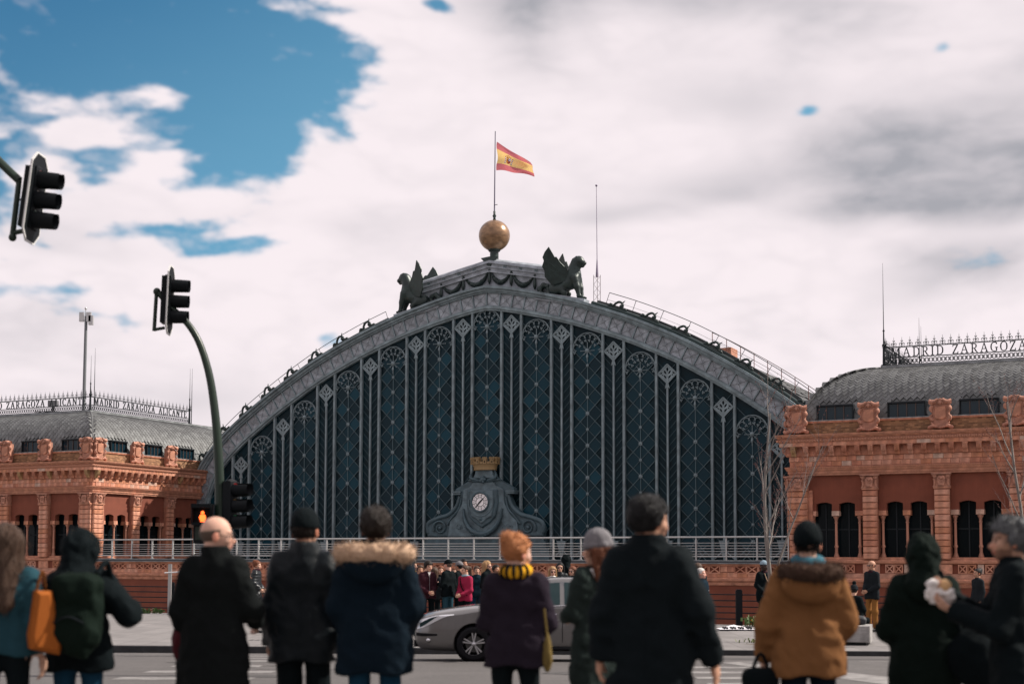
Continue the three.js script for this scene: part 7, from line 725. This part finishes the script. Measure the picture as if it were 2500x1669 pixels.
far(1165, 1383, 39, { label: 'person in dark jacket half hidden behind the pink sweatshirt', face: 0.2, top: { mat: K.navy2, hem: 0.84 }, leg: { mat: K.jean }, hair: { style: 'short', mat: HR.brown, g: 0.02 }, skin: S1 });
far(1027, 1381, 38.6, { label: 'person in dark grey hoodie between navy jacket and burgundy jacket', face: 0.3, top: { mat: K.char, hem: 0.84 }, leg: { mat: K.black }, hair: { style: 'short', mat: HR.brown, g: 0.02 }, skin: S2 });
far(1110, 1387, 39.4, { label: 'person with short brown hair peering over the black baseball cap wearer', face: 0.2, top: { mat: K.black, hem: 0.84 }, leg: { mat: K.black }, hair: { style: 'short', mat: HR.auburn, g: 0.018 }, skin: S1 });
far(1212, 1380, 38.4, { label: 'person in dark scarf standing behind the blond one in black', face: 0.8, top: { mat: K.navy, hem: 0.8 }, leg: { mat: K.black }, hair: { style: 'short', mat: HR.dark, g: 0.02 }, scarf: { mat: K.char, r: 0.03, y: 1.48 }, skin: S2 });
far(1350, 1385, 36.6, { label: 'blond person in sunglasses and white top beyond the car', face: 0.1, look: [0.05, 0.05], top: { mat: K.white, hem: 0.86 }, leg: { mat: K.jean }, hair: { style: 'long', mat: HR.blond, len: -0.16, g: 0.022, amp: 0.018 }, glasses: 'sun', skin: S1 });
far(1368, 1375, 38.4, { label: 'person with dark hair, sunglasses and leather jacket beyond the car', face: 0.15, look: [-0.2, 0.05], top: { mat: K.leather, hem: 0.86 }, leg: { mat: K.black }, hair: { style: 'long', mat: HR.black, len: -0.12 }, glasses: 'sun', skin: S1 });
far(1398, 1384, 36.2, { label: 'person with auburn hair and sunglasses beyond the car', face: -0.5, look: [-0.1, 0.05], top: { mat: K.navy, hem: 0.84 }, leg: { mat: K.black }, hair: { style: 'long', mat: HR.auburn, len: -0.02, g: 0.018 }, glasses: 'sun', skin: S1 });
far(1384, 1357, 39.5, { label: 'person in black hood standing behind the sunglasses wearers', face: PI - 0.4, top: { mat: K.black, hem: 0.8 }, leg: { mat: K.black }, hair: { style: 'short', mat: HR.black }, hat: { style: 'hood', mat: K.black, name: 'hood' }, skin: S3 });
far(1672, 1367, 34, { label: 'person in grey knit hat with lime green strap behind the tall one', face: 1.7, top: { mat: K.black, hem: 0.8, extra: (j, k) => part(j, 'lime_strap', tube([[-0.1 * k, 1.47 * k, -0.05 * k], [-0.2 * k, 1.36 * k, 0.03 * k], [-0.19 * k, 1.2 * k, 0.08 * k]], 0.022, 12, 5), cloth(0.4, 0.5, 0.08)) }, leg: { mat: K.char }, hair: { style: 'short', mat: HR.brown, g: 0.005 }, hat: { style: 'beanie', mat: K.ltgrey, band: 1, y: 0.09 }, skin: S1 });
far(1705, 1377, 35.2, { label: 'person in black coat just behind the white haired person', face: 2.6, top: { mat: K.char, hem: 0.74 }, leg: { mat: K.black }, hair: { style: 'short', mat: HR.brown, g: 0.03 }, skin: S1 });
far(1712, 1388, 31.2, { label: 'white haired person in navy field jacket and olive trousers at the kerb', face: 0.75, look: [0.5, 0.02], ...pocket, top: { mat: K.navy2, hem: 0.76, grow: 0.042, collar: 0.08, extra: (j, k) => { for (const [x, y] of [[-0.09, 1.26], [0.09, 1.26], [-0.1, 1.0], [0.1, 1.0]]) part(j, 'snap_button', ball(0.011, x * k, y * k, 0.145 * k, 6, 5), mSteel); } }, leg: { mat: K.olive, grow: 0.012 }, hair: { style: 'short', mat: HR.white, g: 0.01, amp: 0.008 }, skin: [0.6, 0.34, 0.27] });
far(1865, 1371, 37.6, { label: 'person in pale blue cap and dark coat behind the slender tree', face: 0.55, look: [0.1, 0.08], ...pocket, top: { mat: K.black, hem: 0.72, grow: 0.045, extra: (j, k) => part(j, 'lanyard', tube([[-0.06 * k, 1.45 * k, 0.1 * k], [0, 1.24 * k, 0.15 * k], [0.06 * k, 1.45 * k, 0.1 * k]], 0.012, 14, 4), K.furT) }, leg: { mat: K.black }, hair: { style: 'short', mat: HR.black, g: 0.004 }, hat: { style: 'beanie', mat: K.ltblue, y: 0.14 }, skin: S3, scarf: { mat: K.burg, r: 0.02, y: 1.47 } });
far(2128, 1369, 37.2, { label: 'person in dark blazer, sunglasses and ochre trousers behind the bench', face: -1.0, look: [-0.2, 0.02], ...hold, top: { mat: K.char, hem: 0.8, grow: 0.03, name: 'blazer' }, leg: { mat: K.brownT, grow: 0.006 }, hair: { style: 'bald', mat: HR.dark }, glasses: 'sun', scarf: { mat: K.burg, r: 0.022, y: 1.46 }, skin: S2 });
far(2386, 1389, 36, { label: 'person with dark bun and golden earring behind the food wrapper', face: -1.3, top: { mat: K.char, hem: 0.84 }, leg: { mat: K.black }, hair: { style: 'bun', mat: HR.black, g: 0.012 }, skin: S2 });
far(628, 1370, 39.4, { label: 'person in shiny black puffer jacket walking along the far pavement', face: PI / 2 - 0.1, look: [0, 0.12], legs: walk, ...pocket, top: { mat: cloth(0.01, 0.013, 0.016, 0.35, 0.6), hem: 0.74, grow: 0.06, sleeve: 0.045, puff: true, collar: 0.08 }, leg: { mat: K.black }, hair: { style: 'bun', mat: HR.auburn, g: 0.016 }, scarf: { mat: K.burg, r: 0.03, y: 1.5 }, skin: S1 });
far(606, 1398, 35.6, { label: 'person in dark clothes walking beside the puffer jacket', face: PI / 2, legs: walk, top: { mat: K.black, hem: 0.8 }, leg: { mat: K.black }, hair: { style: 'short', mat: HR.brown, g: 0.016 }, skin: S1 });
// seated on the bench
person({ far: true, label: 'person in pompom hat and dark coat seated on the concrete bench', pos: [7.86, -0.36, -32.7], face: 2.4, h: 1.66, pelvis: [0, 0.56, 0], look: [0.2, 0.15], legs: [[0.1, 0.52, 0.42, 0.1, 0.1, 0.46], [-0.1, 0.52, 0.42, -0.1, 0.1, 0.46]], armL: [[0.25, 0.78, 0.06], [0.12, 0.68, 0.26]], armR: [[-0.25, 0.78, 0.06], [-0.12, 0.68, 0.26]], seat: -0.38, top: { mat: K.black, hem: 0.42, grow: 0.045 }, leg: { mat: K.black }, hair: { style: 'short', mat: HR.dark }, hat: { style: 'beanie', mat: K.char, band: 1, y: 0.09, pom: K.black }, skin: S1, group: gC });
renderer.render(scene, camera);
